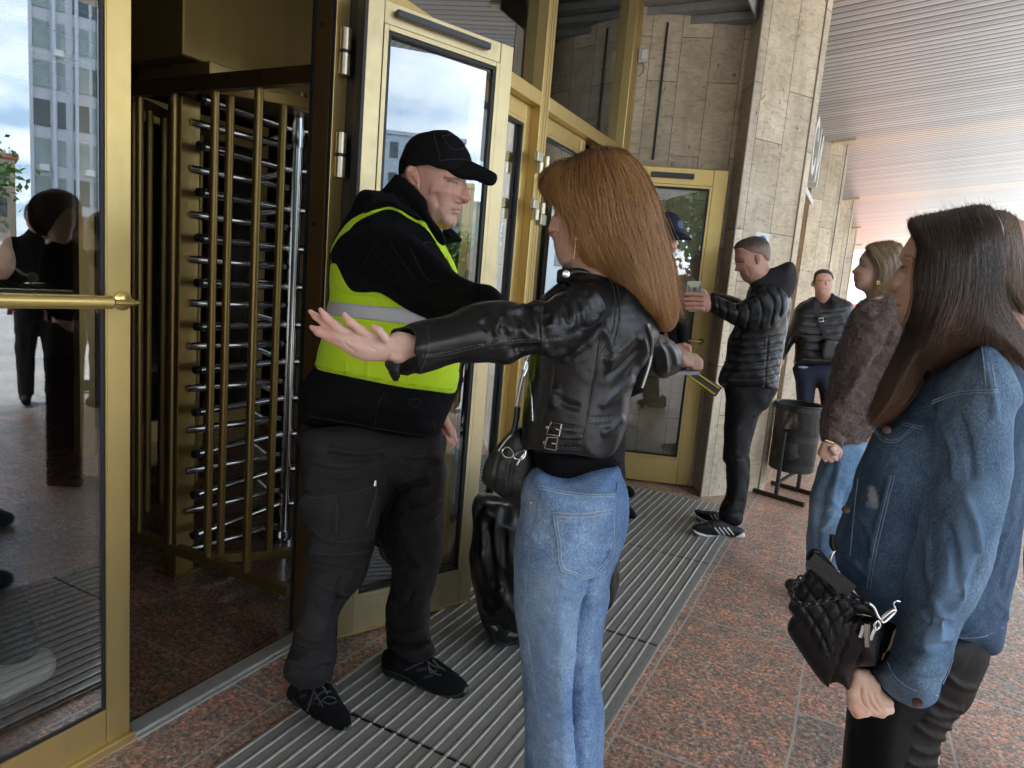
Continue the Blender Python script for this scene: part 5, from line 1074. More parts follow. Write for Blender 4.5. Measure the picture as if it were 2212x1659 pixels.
# right hand resting on a phone
il = lambda *p: T('I', *p); DR = 1.62
hr = [inf(il((225,1205),(290,1212),(345,1225),(400,1265),(420,1300),(405,1345),(340,1365),(250,1370),(200,1330)), DR, .018, .02, .02)]
for a, b, c in (((395,1275),(440,1320),(448,1375)), ((380,1290),(420,1335),(430,1378)), ((360,1300),(400,1345),(412,1382)), ((335,1310),(370,1350),(385,1378))): hr += chain([(x, y, DR-.004) for x, y in il(a, b, c)], [.0085, .008, .0065], .003)
hr += chain([(x, y, DR-.018) for x, y in il((280,1290),(320,1330),(365,1345))], [.010, .009, .007], .003)
handr = Mesh(hr, .003, 0, 2)
wj = dict(neck=(1300,620,1.36), chest=(1300,740,1.34), pelvis=(1240,1060,1.34), shl=(1270,650,1.27), ell=(1090,700,1.2), wrl=(930,745,1.12), shr=(1370,680,1.45), elr=(1420,745,1.52), wrr=(1470,765,1.60), hil=(1190,1100,1.28), knl=(1210,1500,1.29), anl=(1215,2000,1.30), hir=(1290,1100,1.38), knr=(1270,1480,1.38), anr=(1270,1950,1.39))
woman = person('woman with long red hair and black leather jacket holding both arms out sideways', w_org, [skeleton(wj, .62), face, ear_w, handw, handr], SK_W)
LEA = leather('black_leather', (.007, .007, .008), .33, 420, .3, .25, .42)
TWP = (cl_((290,1172),(350,1165),(420,1170),(600,1180),(800,1235),(1000,1300)) + el((290,480),(302,560),(275,620),(240,680),(215,720),(180,800),(165,860),(155,930),(130,1020),(100,1110),(60,1172),(0,1196)) + kl((1400,1528),(1250,1510),(1050,1492),(960,1470),(880,1405),(885,1330),(905,1240),(925,1100),(945,960),(960,800),(985,560),(1040,360),(1130,260),(1158,240)))
tw_true = Outl(TWP); tw_p = inf([(x, y+(70 if y > 905 else 0)) for x, y in TWP], DW, .125, .135, .12, pw=2.3)
jt = Mesh([tw_p, clipo(tw_true)], .0045, 0, 2)
jt.lines([kl((1140,830),(1120,1000),(1070,1180),(1010,1350),(985,1460)), kl((1500,480),(1440,900),(1400,1150),(1370,1300),(1335,1500)), kl((1075,1290),(1250,1310),(1370,1305)), kl((1160,1360),(1250,1362),(1365,1358)), kl((1160,1400),(1280,1408),(1345,1405)), kl((1050,1448),(1200,1468),(1330,1472)), kl((1390,1245),(1480,1240),(1567,1235))], 1.8, -.0028)
jt.lines([kl((1390,1262),(1480,1258),(1567,1250)), kl((1520,500),(1465,850),(1420,1150))], 2.2, .0025)
jt.lines([el((0,235),(60,300),(80,420),(60,560),(10,650)), el((15,230),(80,290),(100,420),(85,560),(30,690))], 1.7, -.0025)
jt.lines([kl((1180,1020),(1130,1060),(1150,1180)), kl((1300,700),(1250,760),(1180,800)), kl((1480,560),(1380,700),(1260,800)), el((20,700),(100,640),(180,560)), el((0,930),(80,860),(180,780)), el((200,560),(230,640),(200,720)), el((120,980),(60,1040),(0,1060)), el((0,500),(60,620),(40,740))], 8, .006)
jt.lines([kl((1200,760),(1300,780),(1400,700)), el((20,780),(110,720),(200,620)), kl((1180,1100),(1250,1150),(1330,1160))], 7, -.005)
for q in (kl((1075,1303),(1250,1323),(1370,1318)), kl((1050,1436),(1200,1456),(1330,1460)), kl((960,1460),(1150,1488),(1500,1525)), el((0,677),(80,655),(150,645))): jt.stroke(q, .55, (.10,.10,.105), .8)
jt.noise(.002, 7); jw = put('jacket', jt, LEA, woman)
seams(jt, [kl((1140,835),(1120,1000),(1070,1180),(1010,1350),(985,1460)), kl((1060,1290),(1250,1312),(1370,1307)), kl((1160,1360),(1250,1362),(1365,1358)), kl((1160,1400),(1280,1408),(1345,1405)), kl((1050,1448),(1200,1468),(1330,1472)), kl((1500,480),(1440,900),(1400,1150),(1370,1300),(1335,1500)), el((0,235),(60,300),(80,420),(60,560),(10,650)), el((15,225),(80,290),(102,420),(86,560),(30,700))], .0009, (.035,.035,.038), jw, 'leather_seam')
seams(jt, [kl((1390,1240),(1480,1235),(1567,1230)), kl((1390,1262),(1480,1258),(1567,1250)), el((0,663),(80,640),(152,632)), el((0,683),(80,662),(148,650)), kl((1075,1303),(1250,1323),(1370,1318)), kl((1050,1436),(1200,1456),(1330,1460))], .0005, (.16,.16,.17), jw, 'stitching', 1)
# stretched sleeve
cut = inf([*kl((-130,575)), *T('B', (600,700),(690,680),(760,715),(798,790),(800,850),(785,905),(765,960),(700,1015),(640,1030),(596,980),(572,915),(560,880))], 1.08, .052, .045, .030, mode='sub')
sl_o = Outl(T('B', (590,705),(640,682),(700,672)) + kl((60,545),(120,528),(350,480),(480,422),(600,385),(700,374),(800,376),(900,402),(940,392),(980,366),(1020,366),(1080,380),(1140,335),(1220,300),(1300,265),(1400,245),(1480,280),(1528,380),(1535,470),(1510,520),(1480,580),(1400,650),(1330,720),(1280,760),(1180,795),(1100,790),(1000,768),(900,790),(850,825),(780,846),(650,830),(540,838),(430,835),(330,862),(230,900),(120,930)) + T('B', (780,975),(720,1015),(660,1038),(622,1043),(590,990),(570,945),(555,905),(575,850),(560,780)))
sl_p = inf(sl_o, [(*kl((1450,420))[0], 1.235), (*kl((120,720))[0], 1.095), (*kl((800,600))[0], 1.165)], .062, .072, .062, pw=2.)
sv = Mesh([sl_p, cut], .0035, 1, 2)
sv.lines([kl((160,790),(350,760),(560,710),(740,680),(900,670),(1050,660),(1300,630)), kl((150,810),(350,785),(560,735),(740,705),(900,692),(1050,682))], 1.6, -.0022)
sv.lines([kl((160,800),(350,772),(560,722),(740,692),(900,680),(1050,670))], 2.5, .002)
sv.lines([kl((700,640),(705,560),(730,500),(760,510),(790,570),(830,620)), kl((1040,500),(1075,560),(1100,560),(1130,500),(1150,465),(1190,500),(1260,590)), kl((640,460),(700,520),(720,600)), kl((980,400),(990,520),(1030,620),(1050,720)), kl((1280,300),(1330,420),(1360,560)), kl((1200,320),(1280,440),(1300,600)), kl((1400,270),(1480,380),(1510,470)), kl((930,420),(870,440),(760,450)), kl((880,560),(950,640),(1040,650)), kl((780,830),(810,790),(900,740)), kl((1060,700),(1120,770),(1240,760))], 8, .0055)
sv.lines([kl((750,560),(770,620),(800,650)), kl((1090,470),(1100,520),(1105,540)), kl((1050,420),(1060,560),(1050,660)), kl((1310,360),(1320,500),(1310,620)), kl((1230,350),(1230,450),(1240,560)), kl((600,520),(660,600),(690,660)), kl((850,460),(920,520),(1000,600)), kl((930,400),(980,440),(1010,420)), kl((840,740),(930,720),(1040,720)), kl((1370,300),(1420,400),(1450,500))], 8, -.005)
sv.lines([kl((150,560),(190,680),(170,800),(120,900)), kl((1050,450),(1045,560),(1050,780))], 1.6, -.002)
sv.stroke(kl((165,783),(350,752),(560,702),(740,672),(900,662),(1300,622)), .5, (.11,.11,.115), .8); sv.stroke(kl((195,560),(215,680),(200,790),(150,890)), .5, (.10,.10,.105), .6)
sv.noise(.0012, 11); svo = put('sleeve', sv, LEA, jw)
seams(sv, [kl((165,783),(350,752),(560,702),(740,672),(900,662),(1050,655)), kl((1050,660),(1180,642),(1300,622)), kl((195,560),(215,680),(200,790),(150,890)), kl((1290,590),(1400,570),(1510,515))], .0005, (.15,.15,.16), svo, 'stitching', 1)
seams(sv, [kl((160,800),(350,772),(560,722),(740,692),(900,680),(1050,670)), kl((1048,420),(1043,560),(1052,780))], .0011, (.03,.03,.033), svo, 'leather_seam')
sr = Mesh([inf(el((250,560),(300,552),(345,575),(385,605),(410,640),(425,690),(420,735),(380,765),(330,786),(300,775),(270,735),(262,700),(240,640)), [(1350,680,1.42),(1480,760,1.58),(1400,780,1.5)], .05, .05, .05)], .004, 1, 2)
sr.lines([el((330,600),(370,640),(390,720)), el((290,600),(330,660),(340,760))], 5, .004); sr.noise(.0012, 9); put('sleeve', sr, LEA, jw)
# collar, lapel, stud
lap_p = inf(cl_((283,1170),(350,1158),(480,1150),(560,1180),(600,1220),(480,1215),(420,1240),(370,1290),(278,1296),(280,1230)), 1.25, .02, .03); co = put('collar', Mesh([lap_p], .003, 1, 2), LEA, jw)
put('lapel', Mesh([inf(cl_((278,1290),(380,1290),(330,1370),(290,1420),(200,1430),(150,1432),(180,1380),(240,1330)), 1.28, .02, .03)], .0035, 1, 2), LEA, jw)
def disc(name, px, dep, r, mat, parent, th=.003, org=None):
    c = ond(*px, dep); v = (c-CP)/np.linalg.norm(c-CP); m = MB(); m.tube([c, c-v*th, c-v*th*1.3], [r, r, r*.7], 20); return m.build(name, mat, parent, True, org)
disc('stud', cl_((363,1208))[0], 1.228, .0068, M['steel'], co)
ft = fr(tw_p); jt.upd(); ftz = zdepth(jt)
for k, (c, tl) in enumerate((((1697,0), 0), ((1680,0), 0))):
    pass
for bx in (((1668,1303),(1735,1325),(1722,1400),(1640,1385)), ((1640,1405),(1712,1412),(1700,1492),(1627,1480))):
    q = T('B', *bx); b_ = surf_tube('buckle', q, ftz, .0024, M['steel'], jw, .005, 8, False, True)
    mx_ = [(q[1][0]+q[2][0])/2, (q[1][1]+q[2][1])/2]; m_ = [(q[0][0]+q[2][0])/2+1, (q[0][1]+q[2][1])/2]; surf_tube('prong', [m_, mx_], ftz, .0019, M['steel'], jw, .007, 6, False)
    surf_tube('eyelet', [(q[0][0]*.4+q[3][0]*.6-3+2.6*math.cos(t), (q[0][1]+q[3][1])/2+2.6*math.sin(t)) for t in np.linspace(0, 6.283, 11)[:-1]], ftz, .0013, M['steel'], jw, .004, 6, False, True)
surf_tube('pocket_zip', T('B', (1515,960),(1530,1050),(1540,1180),(1545,1300)), ftz, .0018, M['steel'], jw, .002)
# knit hem and jeans
knit_m = cloth('black_knit', (.006, .0055, .007), .9, .3, 60, 400, .4, 0, 0, .1)
kn_p = inf(T('B', (1510,1380),(1700,1420),(1900,1440),(2110,1460)) + el((60,1175),(100,1212),(80,1235),(30,1262),(0,1278)) + T('D', (1850,2),(1780,25),(1700,52),(1640,63),(1580,50),(1530,32),(1492,8),(1478,-60)), 1.32, .112, .12, .11, pw=2.3)
kt = Mesh([kn_p], .004, 1, 1)
kt.lines([[(x, 980), (x-3, 1005), (x-6, 1040)] for x in range(1150, 1350, 7)], 1.7, .0022, taper=False); put('jumper', kt, knit_m, woman)
jm = denim('jeans_light', (.105, .185, .36), (.24, .36, .54), 7)
jn_p = inf(dl((1495,-60),(1420,0),(1392,90),(1388,200),(1368,330),(1355,450),(1350,600),(1358,750),(1378,900),(1392,1050),(1405,1250),(1415,1400),(1412,1700),(1400,2300),(1385,2900),(1500,2960),(1700,2960),(1850,2900),(1860,2300),(1862,1700),(1863,1450),(1858,1300),(1840,1180),(1838,1080),(1850,980),(1862,880),(1876,780),(1890,700),(1900,600),(1925,530),(1955,450),(1985,350),(2002,250),(2004,150),(1990,60),(1965,10),(1940,-50),(1800,-60),(1640,-20)), 1.32, .125, .12, .125, pw=2.2)
jn = Mesh([jn_p], .004, 1, 2)
jn.lines([dl((1790,590),(1775,680),(1765,800),(1745,950),(1725,1120),(1720,1300),(1730,1500),(1732,1700))], 7, -.035); jn.lines([dl((1790,570),(1840,540),(1880,480),(1900,420))], 6, -.008)
jn.lines([dl((1500,60),(1650,90),(1800,105),(1920,108)), dl((1505,30),(1460,250),(1430,480),(1415,700),(1420,850),(1450,1050),(1480,1300),(1500,1500),(1500,1659))], 2, -.002)
jn.lines([dl((1620,620),(1700,650),(1780,600)), dl((1640,700),(1720,680),(1780,640)), dl((1730,1130),(1780,1050),(1830,980)), dl((1725,1250),(1780,1180),(1830,1100)), dl((1420,1280),(1480,1340),(1560,1360)), dl((1600,1500),(1680,1450),(1720,1380)), dl((1430,1480),(1530,1520),(1600,1500)), dl((1400,300),(1450,330),(1500,400)), dl((1700,1000),(1660,1080),(1600,1120))], 6, .0045)
pk = dl((1572,212),(1740,215),(1915,190),(1922,380),(1905,470),(1840,540),(1765,588),(1690,565),(1615,530),(1600,380)); jn.dent(pk, 1.2, .0022)
lt = (.34, .44, .56); oc = (.38, .24, .10)
for q in (dl((1572,212),(1740,218),(1915,192)), dl((1585,235),(1745,242),(1905,215)), dl((1572,212),(1600,380),(1617,528),(1690,563),(1765,587),(1840,540),(1905,468)), dl((1500,60),(1650,92),(1800,108),(1920,110)), dl((1395,120),(1430,150),(1460,165))): jn.stroke(q, .9, lt, .65)
jn.stroke(dl((1500,30),(1462,250),(1432,480),(1417,700),(1422,850),(1452,1050),(1482,1300),(1500,1500)), .8, lt, .5); jn.stroke(dl((1588,225),(1745,230),(1908,204)), .5, oc, .4)
jn.paint(dl((1480,520),(1700,600),(1720,900),(1600,1200),(1470,1000),(1430,700)), (.30,.42,.58), 40, .35); jn.paint(dl((1480,1200),(1640,1250),(1660,1600),(1480,1600)), (.30,.42,.58), 40, .3)
jn.noise(.0022, 7); jno = put('jeans', jn, jm, woman); seams(jn, [dl((1572,212),(1740,218),(1915,192)), dl((1585,235),(1745,242),(1905,215)), dl((1572,212),(1600,380),(1617,528),(1690,563),(1765,587),(1840,540),(1905,468),(1922,380),(1917,200)), dl((1590,225),(1616,380),(1630,518),(1695,550),(1765,573),(1832,530),(1890,462),(1906,380)), dl((1500,62),(1650,94),(1800,110),(1925,112)), dl((1500,78),(1650,108),(1800,122),(1925,124)), dl((1395,120),(1430,150),(1460,165)), dl((1393,132),(1430,163),(1458,178))], .0007, (.42,.50,.60), jno)
seams(jn, [dl((1503,40),(1465,250),(1435,480),(1420,700),(1425,850),(1455,1050),(1485,1300),(1503,1500),(1505,1659)), dl((1930,110),(1940,200),(1930,330)), dl((1945,110),(1956,200),(1945,330))], .0008, (.22,.32,.46), jno, 'side_seam')
seams(jn, [dl((1588,222),(1745,229),(1908,203)), dl((1428,462),(1425,490))], .0005, (.45,.28,.12), jno, 'ochre_stitching', 1)
surf_tube('waist_seam', dl((1494,52),(1650,80),(1800,96),(1925,98),(1938,40)), fr(jn_p), .0014, simple('waist_seam_denim', (.16,.26,.42), .9), jno, .001)
disc('rivet', dl((1449,158))[0], float(fr(jn_p)(*dl((1449,158))[0]))-.003, .003, simple('copper', (.5,.3,.2), .3, .8), jno)
for (x, y, d) in ((1195, 2110, 1.28), (1280, 2060, 1.39)):
    P = floorpt(x, d); s_ = Mesh([capw(P+np.array([.02,-.02,.045]), P+np.array([-.13,.06,.035]), .045, .036), capw(P+np.array([0,0,.06]), P+np.array([0,0,.10]), .045, .045, .02)], .006, 1, 1, floor=True); put('shoe', s_, shm, woman)
# hair
hair_o = Outl(cl_((185,320),(230,265),(300,225),(420,180),(480,148),(560,108),(640,90),(720,84),(810,100),(900,138),(980,210),(1040,290),(1090,380),(1140,470),(1180,570),(1212,680),(1240,800),(1268,900),(1292,1000),(1312,1100),(1332,1200),(1352,1320),(1372,1430),(1385,1550),(1365,1640)) + el((390,530),(350,560),(300,553),(260,520),(225,495),(205,470),(210,440),(160,340),(110,290),(60,260)) + cl_((850,1250),(750,1205),(600,1160),(500,1130),(455,1085),(500,1010),(470,940),(440,850),(430,740),(370,640),(290,585),(225,520),(180,500),(150,430),(148,365)))
big_o = Outl(cl_((185,320),(230,265),(300,225),(420,180),(480,148),(560,108),(640,90),(720,84),(810,100),(900,138),(980,210),(1040,290),(1090,380),(1140,470),(1180,570),(1212,680),(1240,800),(1268,900),(1292,1000),(1312,1100),(1332,1200),(1352,1320),(1372,1430),(1385,1550),(1365,1640)) + el((390,530),(350,560),(300,553),(260,520),(200,500),(100,420),(0,330)) + cl_((700,1280),(500,1250),(350,1200),(230,1080),(175,900),(140,700),(130,500),(145,380)))
hv = (big_o, dfn(1.33), .100, .12, .105)
hair_m = hairm('red_hair', (.16, .055, .018), .42); hair_b = hairm('red_hair_base', (.07, .022, .007), .55, base=True)
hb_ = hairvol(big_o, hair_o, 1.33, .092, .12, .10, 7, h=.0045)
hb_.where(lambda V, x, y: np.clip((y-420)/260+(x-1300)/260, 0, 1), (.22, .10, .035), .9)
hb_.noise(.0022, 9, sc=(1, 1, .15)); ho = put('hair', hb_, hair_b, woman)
GD = [cl_((260,245),(170,320),(152,420),(175,490),(215,520)), cl_((300,230),(205,340),(210,470),(290,570),(350,640)), cl_((315,225),(240,380),(280,560),(370,660),(430,760)), cl_((330,222),(270,400),(340,600),(430,740),(455,900),(470,1060)), cl_((430,180),(400,450),(480,700),(510,930),(560,1110),(700,1200)), cl_((530,128),(560,450),(630,750),(710,1000),(850,1230),(970,1400)), cl_((630,98),(720,400),(790,750),(880,1050),(1000,1300),(1100,1560)), cl_((730,90),(860,350),(940,700),(1040,1000),(1130,1300),(1200,1640)), cl_((820,108),(970,300),(1070,600),(1150,950),(1230,1250),(1290,1640)), cl_((880,130),(1040,290),(1150,550),(1235,850),(1310,1150),(1372,1600))]
strands('hair_strands', GD, hv, 13000, .00045, hair_m, ho, 16, 3.2, cols=((.018,.005,.002),(.18,.046,.011)), tw=(.46,.21,.07), seed=3, fly=.35, lift=.001, end=(.70, 1.02), wav=2.2)
strands('loose_hair', GD, hv, 1100, .00026, hair_m, ho, 16, 7., cols=((.2,.08,.02),(.5,.26,.09)), tw=(.7,.42,.18), seed=4, fly=2.2, lift=.008, back=.0)
surf_tube('earring', [(x+3.2*math.cos(t), y+3.2*math.sin(t)) for x, y in cl_((460,890)) for t in np.linspace(-.5, 3.6, 12)], lambda x, y: 1.235, .0004, M['brass'], woman, 0, 5, False)
surf_tube('earring_chain', cl_((445,900),(442,980),(432,1060),(428,1085)), lambda x, y: 1.235, .0003, M['brass'], woman, 0, 5, False)
# crossbody bag + strap, phone
ul = lambda *p: T('U', *p)
bag_m = leather('bag_leather', (.006,.006,.006), .42, 200, .4, .15)
b_org = tuple(np.round(ond(1095, 1000, 1.34), 3)); bgp = inf(ul((840,512),(790,528),(730,590),(690,650),(640,710),(616,790),(622,840),(690,890),(760,945),(850,965),(930,950),(950,800),(930,640),(890,560)), 1.34, .045, .04, pw=2.6)
bm = Mesh([bgp], .0035, 1, 2); bm.lines([ul((730,650),(700,740),(690,880)), ul((800,700),(780,850),(790,950))], 2.5, -.004); bm.lines([ul((780,700),(755,830),(760,940))], 2.5, .003); bm.noise(.001, 9)
bo = put('crossbody_bag', bm, bag_m, None, b_org); tagp(bo, 'small black crossbody bag with silver zips at the hip of the red haired woman', 'bag')
fb = fr(bgp)
for q in (ul((712,655),(760,590),(820,535),(845,525)), ul((820,735),(860,670),(900,630))): surf_tube('zip', q, fb, .0022, METAL, bo, .002)
surf_tube('buckle_ring', ul((745,640),(775,635),(800,665),(790,690),(755,690),(735,665)), fb, .0018, METAL, bo, .008, 6, True, True); surf_tube('zip_puller', ul((800,690),(850,650),(870,660),(850,700)), fb, .0022, METAL, bo, .006, 6, True, True)
surf_tube('strap_end', ul((795,560),(815,470),(822,400)), lambda x, y: 1.28, .006, bag_m, bo)
chain_m = simple('woven_chain', (.25,.25,.26), .3, .8, .6, 300)
surf_tube('strap', kl((862,1150),(885,1020),(915,900),(940,800),(955,770)), lambda x, y: 1.265, .0042, chain_m, bo); surf_tube('strap_clip', kl((915,880),(935,820),(940,870),(915,930)), lambda x, y: 1.26, .003, METAL, bo)
surf_tube('back_strap', el((245,505),(262,570),(262,640),(250,710),(232,770),(212,830)), ft, .0038, chain_m, bo, .006)
ph = empty('mobile_phone', tuple(ond(*il((358,1400))[0], 1.615)), 'dark phone held flat under the right hand of the red haired woman', 'phone')
m = MB(); q = [ond(*p, d) for p, d in zip(il((262,1408),(440,1408),(425,1368),(270,1378)), (1.59,1.59,1.68,1.68))]; m.sheet(q, (0, 0, -.008)); m.build('body', simple('phone_metal', (.10,.10,.12), .25, .7), ph)
m = MB(); m.sheet([p+np.array([0, 0, .0006]) for p in q], (0, 0, .0008)); m.build('screen', simple('phone_glass', (.02,.02,.025), .08), ph)
# ---------------------------------------------------------------- woman in denim jacket
fl_ = lambda *p: T('F', *p); gl_ = lambda *p: T('G', *p)
DD = 1.28
d_org = tuple(np.round(ond(1980, 1500, DD), 3)); d_org = (d_org[0], d_org[1], 0)
SK_D = skin('skin_warm', (.76, .52, .40), .1)
df_o = Outl(fl_((480,250),(380,300),(335,345),(300,400),(265,455),(240,505),(228,545),(240,575),(262,600),(245,625),(215,650),(180,705),(140,765),(108,825),(106,848),(122,866),(150,878),(183,895),(192,915),(188,940),(176,962),(180,985),(200,1000),(182,1012),(180,1030),(198,1048),(205,1070),(205,1100),(215,1140),(235,1180),(268,1215),(310,1235),(400,1250),(560,1280),(700,1200),(800,900),(800,400),(650,250)), mg=20)
dh = Mesh([inf(df_o, 1.275, .085, .10), cap((2010,690,1.29),(2020,770,1.31), .045, .05, .02)], .003, 1, 2)
dh.lines([fl_((250,640),(190,720),(120,840))], 6, .007); dh.lines([fl_((270,700),(240,800),(200,890))], 6, -.005); dh.lines([fl_((215,610),(260,625),(330,640))], 9, -.008); dh.lines([fl_((235,550),(290,545),(370,570))], 6, .004)
dh.lines([fl_((205,632),(250,650),(300,645))], 3, .004); dh.lines([fl_((130,850),(170,850),(205,880))], 3, -.002); dh.lines([fl_((150,870),(200,830),(210,880))], 4, .004); dh.lines([fl_((180,996),(220,1003),(260,1010))], 1.6, -.003)
dh.stroke(fl_((195,614),(240,612),(300,635)), 1.6, (.02,.015,.012), .95); dh.stroke(fl_((190,608),(215,618),(245,622)), 1.2, (.02,.015,.012), .95); dh.paint(fl_((232,622),(262,622),(275,640),(255,655),(238,645)), (.06,.03,.02), 1.2, .95); dh.stroke(fl_((245,662),(275,665),(300,645)), .8, (.25,.13,.09), .7)
dh.stroke(fl_((232,545),(270,525),(330,535),(400,570)), 2.4, (.16,.09,.06), .75, 3); dh.paint(fl_((105,830),(150,780),(210,820),(210,880),(150,885)), (.52,.22,.16), 6, .45)
dh.paint(fl_((176,965),(205,975),(245,1003),(215,1012),(182,1035),(180,1005)), (.50,.20,.17), 2, .75); dh.stroke(fl_((185,998),(215,1002),(240,1006)), .8, (.25,.08,.07), .8); dh.stroke(fl_((283,1100),(288,1104)), 1.3, (.2,.1,.07), .8)
dh.stroke(fl_((160,868),(180,862),(196,880)), 1.2, (.25,.09,.07), .7)
# left fist
DHd = lambda x, y: 1.19+0*x
fp = [inf(gl_((1330,1015),(1400,1012),(1430,1060),(1480,1130),(1535,1185),(1510,1225),(1450,1235),(1380,1230),(1335,1190),(1312,1130),(1308,1060)), DHd, .026, .035, .026)]
for q in (((1345,1040),(1318,1130),(1345,1190),(1395,1215)), ((1375,1050),(1350,1150),(1385,1215),(1430,1235)), ((1405,1070),(1395,1160),(1430,1225),(1468,1245)), ((1430,1100),(1440,1180),(1475,1225),(1510,1225))): fp += chain([(x, y, 1.178+.004*i) for i, (x, y) in enumerate(gl_(*q))], [.011,.0115,.0105,.009], .003)
fp += chain([(x, y, 1.185) for x, y in gl_((1325,1130),(1325,1200),(1345,1235),(1385,1240))], [.012,.0125,.012,.009], .003)
fist = Mesh(fp, .0026, 0, 2); fist.noise(.0004, 30)
fist.lines([gl_((1360,1100),(1365,1180),(1400,1225)), gl_((1392,1110),(1410,1190),(1445,1238)), gl_((1425,1130),(1445,1190),(1480,1235))], 1.8, -.003); fist.paint(gl_((1320,1180),(1390,1215),(1390,1260),(1325,1255)), (.62,.27,.20), 5, .5)
dj = dict(neck=(2010,740,1.30), chest=(2020,880,1.33), pelvis=(1990,1380,1.32), shl=(2060,860,1.24), ell=(2030,1180,1.22), wrl=(1900,1440,1.20), shr=(1990,830,1.42), elr=(1950,1150,1.44), wrr=(1900,1350,1.42), hil=(1950,1450,1.30), knl=(1930,1900,1.28), anl=(1930,2350,1.28), hir=(2010,1450,1.38), knr=(1980,1880,1.38), anr=(1990,2250,1.40))
dw = person('dark haired woman in a ripped blue denim jacket nearest at the right edge', d_org, [skeleton(dj, .9), dh, fist], SK_D)
djm = denim('denim_dark', (.036, .064, .115), (.080, .135, .215), 6); djm2 = denim('denim_sleeve', (.062, .110, .19), (.15, .235, .345), 5)
bd_p = inf(el((1880,590),(1800,620),(1740,670),(1690,720),(1640,790),(1590,860),(1530,930),(1470,985),(1400,1040),(1365,1110),(1335,1190),(1305,1270),(1290,1340),(1262,1400),(1235,1480),(1210,1560),(1190,1650)) + gl_((1232,330),(1222,420),(1240,490),(1300,570),(1390,680),(1460,780),(1530,888),(1650,915),(1850,932),(2040,946),(2095,922),(2115,830),(2145,660),(2190,430),(2240,100),(2290,-300),(2270,-600)) + el((2200,790),(2110,690),(2000,610)), 1.33, .15, .15, .14, pw=2.2)
bdm = Mesh([bd_p], .0055, 1, 2)
bdm.lines([el((1400,1040),(1440,1090),(1520,1100),(1610,1030)), el((1640,870),(1650,1030),(1560,1010),(1480,985)), gl_((1340,20),(1320,200),(1300,420),(1390,600)), gl_((1530,0),(1480,200),(1430,420),(1400,600)), gl_((1500,790),(1600,830),(1850,850),(2110,800))], 1.8, -.0028)
bdm.lines([gl_((1510,0),(1460,200),(1410,420),(1385,590)), gl_((1300,170),(1400,280),(1420,400)), gl_((2160,200),(2100,330),(2060,500)), gl_((2180,330),(2120,460),(2100,600)), gl_((1880,820),(2000,780),(2110,700)), gl_((1240,420),(1320,450),(1380,520)), el((1480,1240),(1560,1280),(1620,1230)), gl_((2060,650),(2100,700),(2120,760))], 5, .006)
for q in (el((1395,1045),(1440,1100),(1520,1105),(1612,1032)), el((1545,1015),(1650,1035)), gl_((1345,20),(1325,200),(1305,420)), gl_((1538,0),(1488,200),(1438,420),(1408,600)), gl_((1522,0),(1472,200),(1422,420),(1392,590)), gl_((1870,845),(2000,842),(2110,790)), gl_((1500,790),(1570,805))): bdm.stroke(q, .7, (.16,.24,.36), .7)
bdm.paint(gl_((1405,55),(1440,80),(1450,160),(1425,175),(1400,120)), (.52,.56,.60), 2.5, .85); bdm.paint(gl_((1390,140),(1450,150),(1445,180),(1400,170)), (.30,.36,.44), 3, .7); bdm.paint(gl_((1200,-60),(1330,-120),(1500,100),(1380,560),(1240,500)), (.022,.045,.09), 30, .35)
bdm.noise(.0022, 6); dj_o = put('denim_jacket', bdm, djm, dw)
seams(bdm, [el((1395,1045),(1440,1100),(1520,1105),(1612,1032)), el((1400,1036),(1445,1088),(1520,1093),(1600,1025)), el((1545,1008),(1650,1030)), el((1545,1020),(1648,1043)), gl_((1345,20),(1325,200),(1305,420)), gl_((1538,0),(1488,200),(1438,420),(1408,600)), gl_((1522,0),(1472,200),(1422,420),(1392,590)), gl_((1870,850),(2000,845),(2105,795)), gl_((1500,795),(1570,812))], .0007, (.24,.33,.45), dj_o)
slv_o = Outl(el((1960,602),(1880,640),(1800,700),(1720,790),(1690,880),(1672,1000),(1650,1150),(1635,1300)) + gl_((1640,40),(1620,150),(1600,330),(1578,500),(1568,650),(1552,780),(1535,870),(1500,955),(1450,990),(1418,1012),(1430,1060),(1470,1120),(1540,1175),(1600,1203),(1680,1216),(1740,1190),(1765,1160),(1785,1090),(1830,1000),(1845,930),(1890,780),(1960,690),(2010,590),(2060,450),(2110,230),(2150,20),(2170,-300)) + el((2160,900),(2130,780),(2060,670)))
sl2 = inf(slv_o, [(*el((1900,750))[0], 1.22), (*gl_((1600,1100))[0], 1.185), (*el((1850,1200))[0], 1.20)], .085, .095, .08, pw=2.1)
slm = Mesh([sl2], .005, 1, 2)
slm.lines([gl_((1585,620),(1680,700),(1830,720)), gl_((1570,760),(1690,850),(1850,850)), gl_((1540,900),(1660,960),(1820,940)), gl_((1640,200),(1700,350),(1720,560)), gl_((1900,100),(1960,260),(1980,420)), el((1740,1000),(1800,1150),(1820,1330)), el((1950,700),(2000,850),(2010,1000)), gl_((1930,500),(1880,640),(1780,760)), gl_((1720,620),(1780,760),(1740,900)), gl_((1600,1000),(1700,1030),(1800,1010))], 8, .008)
slm.lines([gl_((1580,690),(1690,770),(1840,780)), gl_((1560,830),(1670,910),(1830,890)), gl_((1800,250),(1850,420),(1860,600)), el((1820,950),(1880,1150),(1900,1300)), gl_((1640,480),(1700,620),(1700,780)), gl_((2000,420),(1940,560),(1850,650))], 9, -.008)
slm.lines([el((1690,890),(1800,850),(1900,835),(2030,832)), gl_((1490,975),(1530,1060),(1620,1130),(1760,1165)), el((1935,610),(1950,720),(1962,835)), el((2000,640),(2015,740),(2030,830))], 1.7, -.0028)
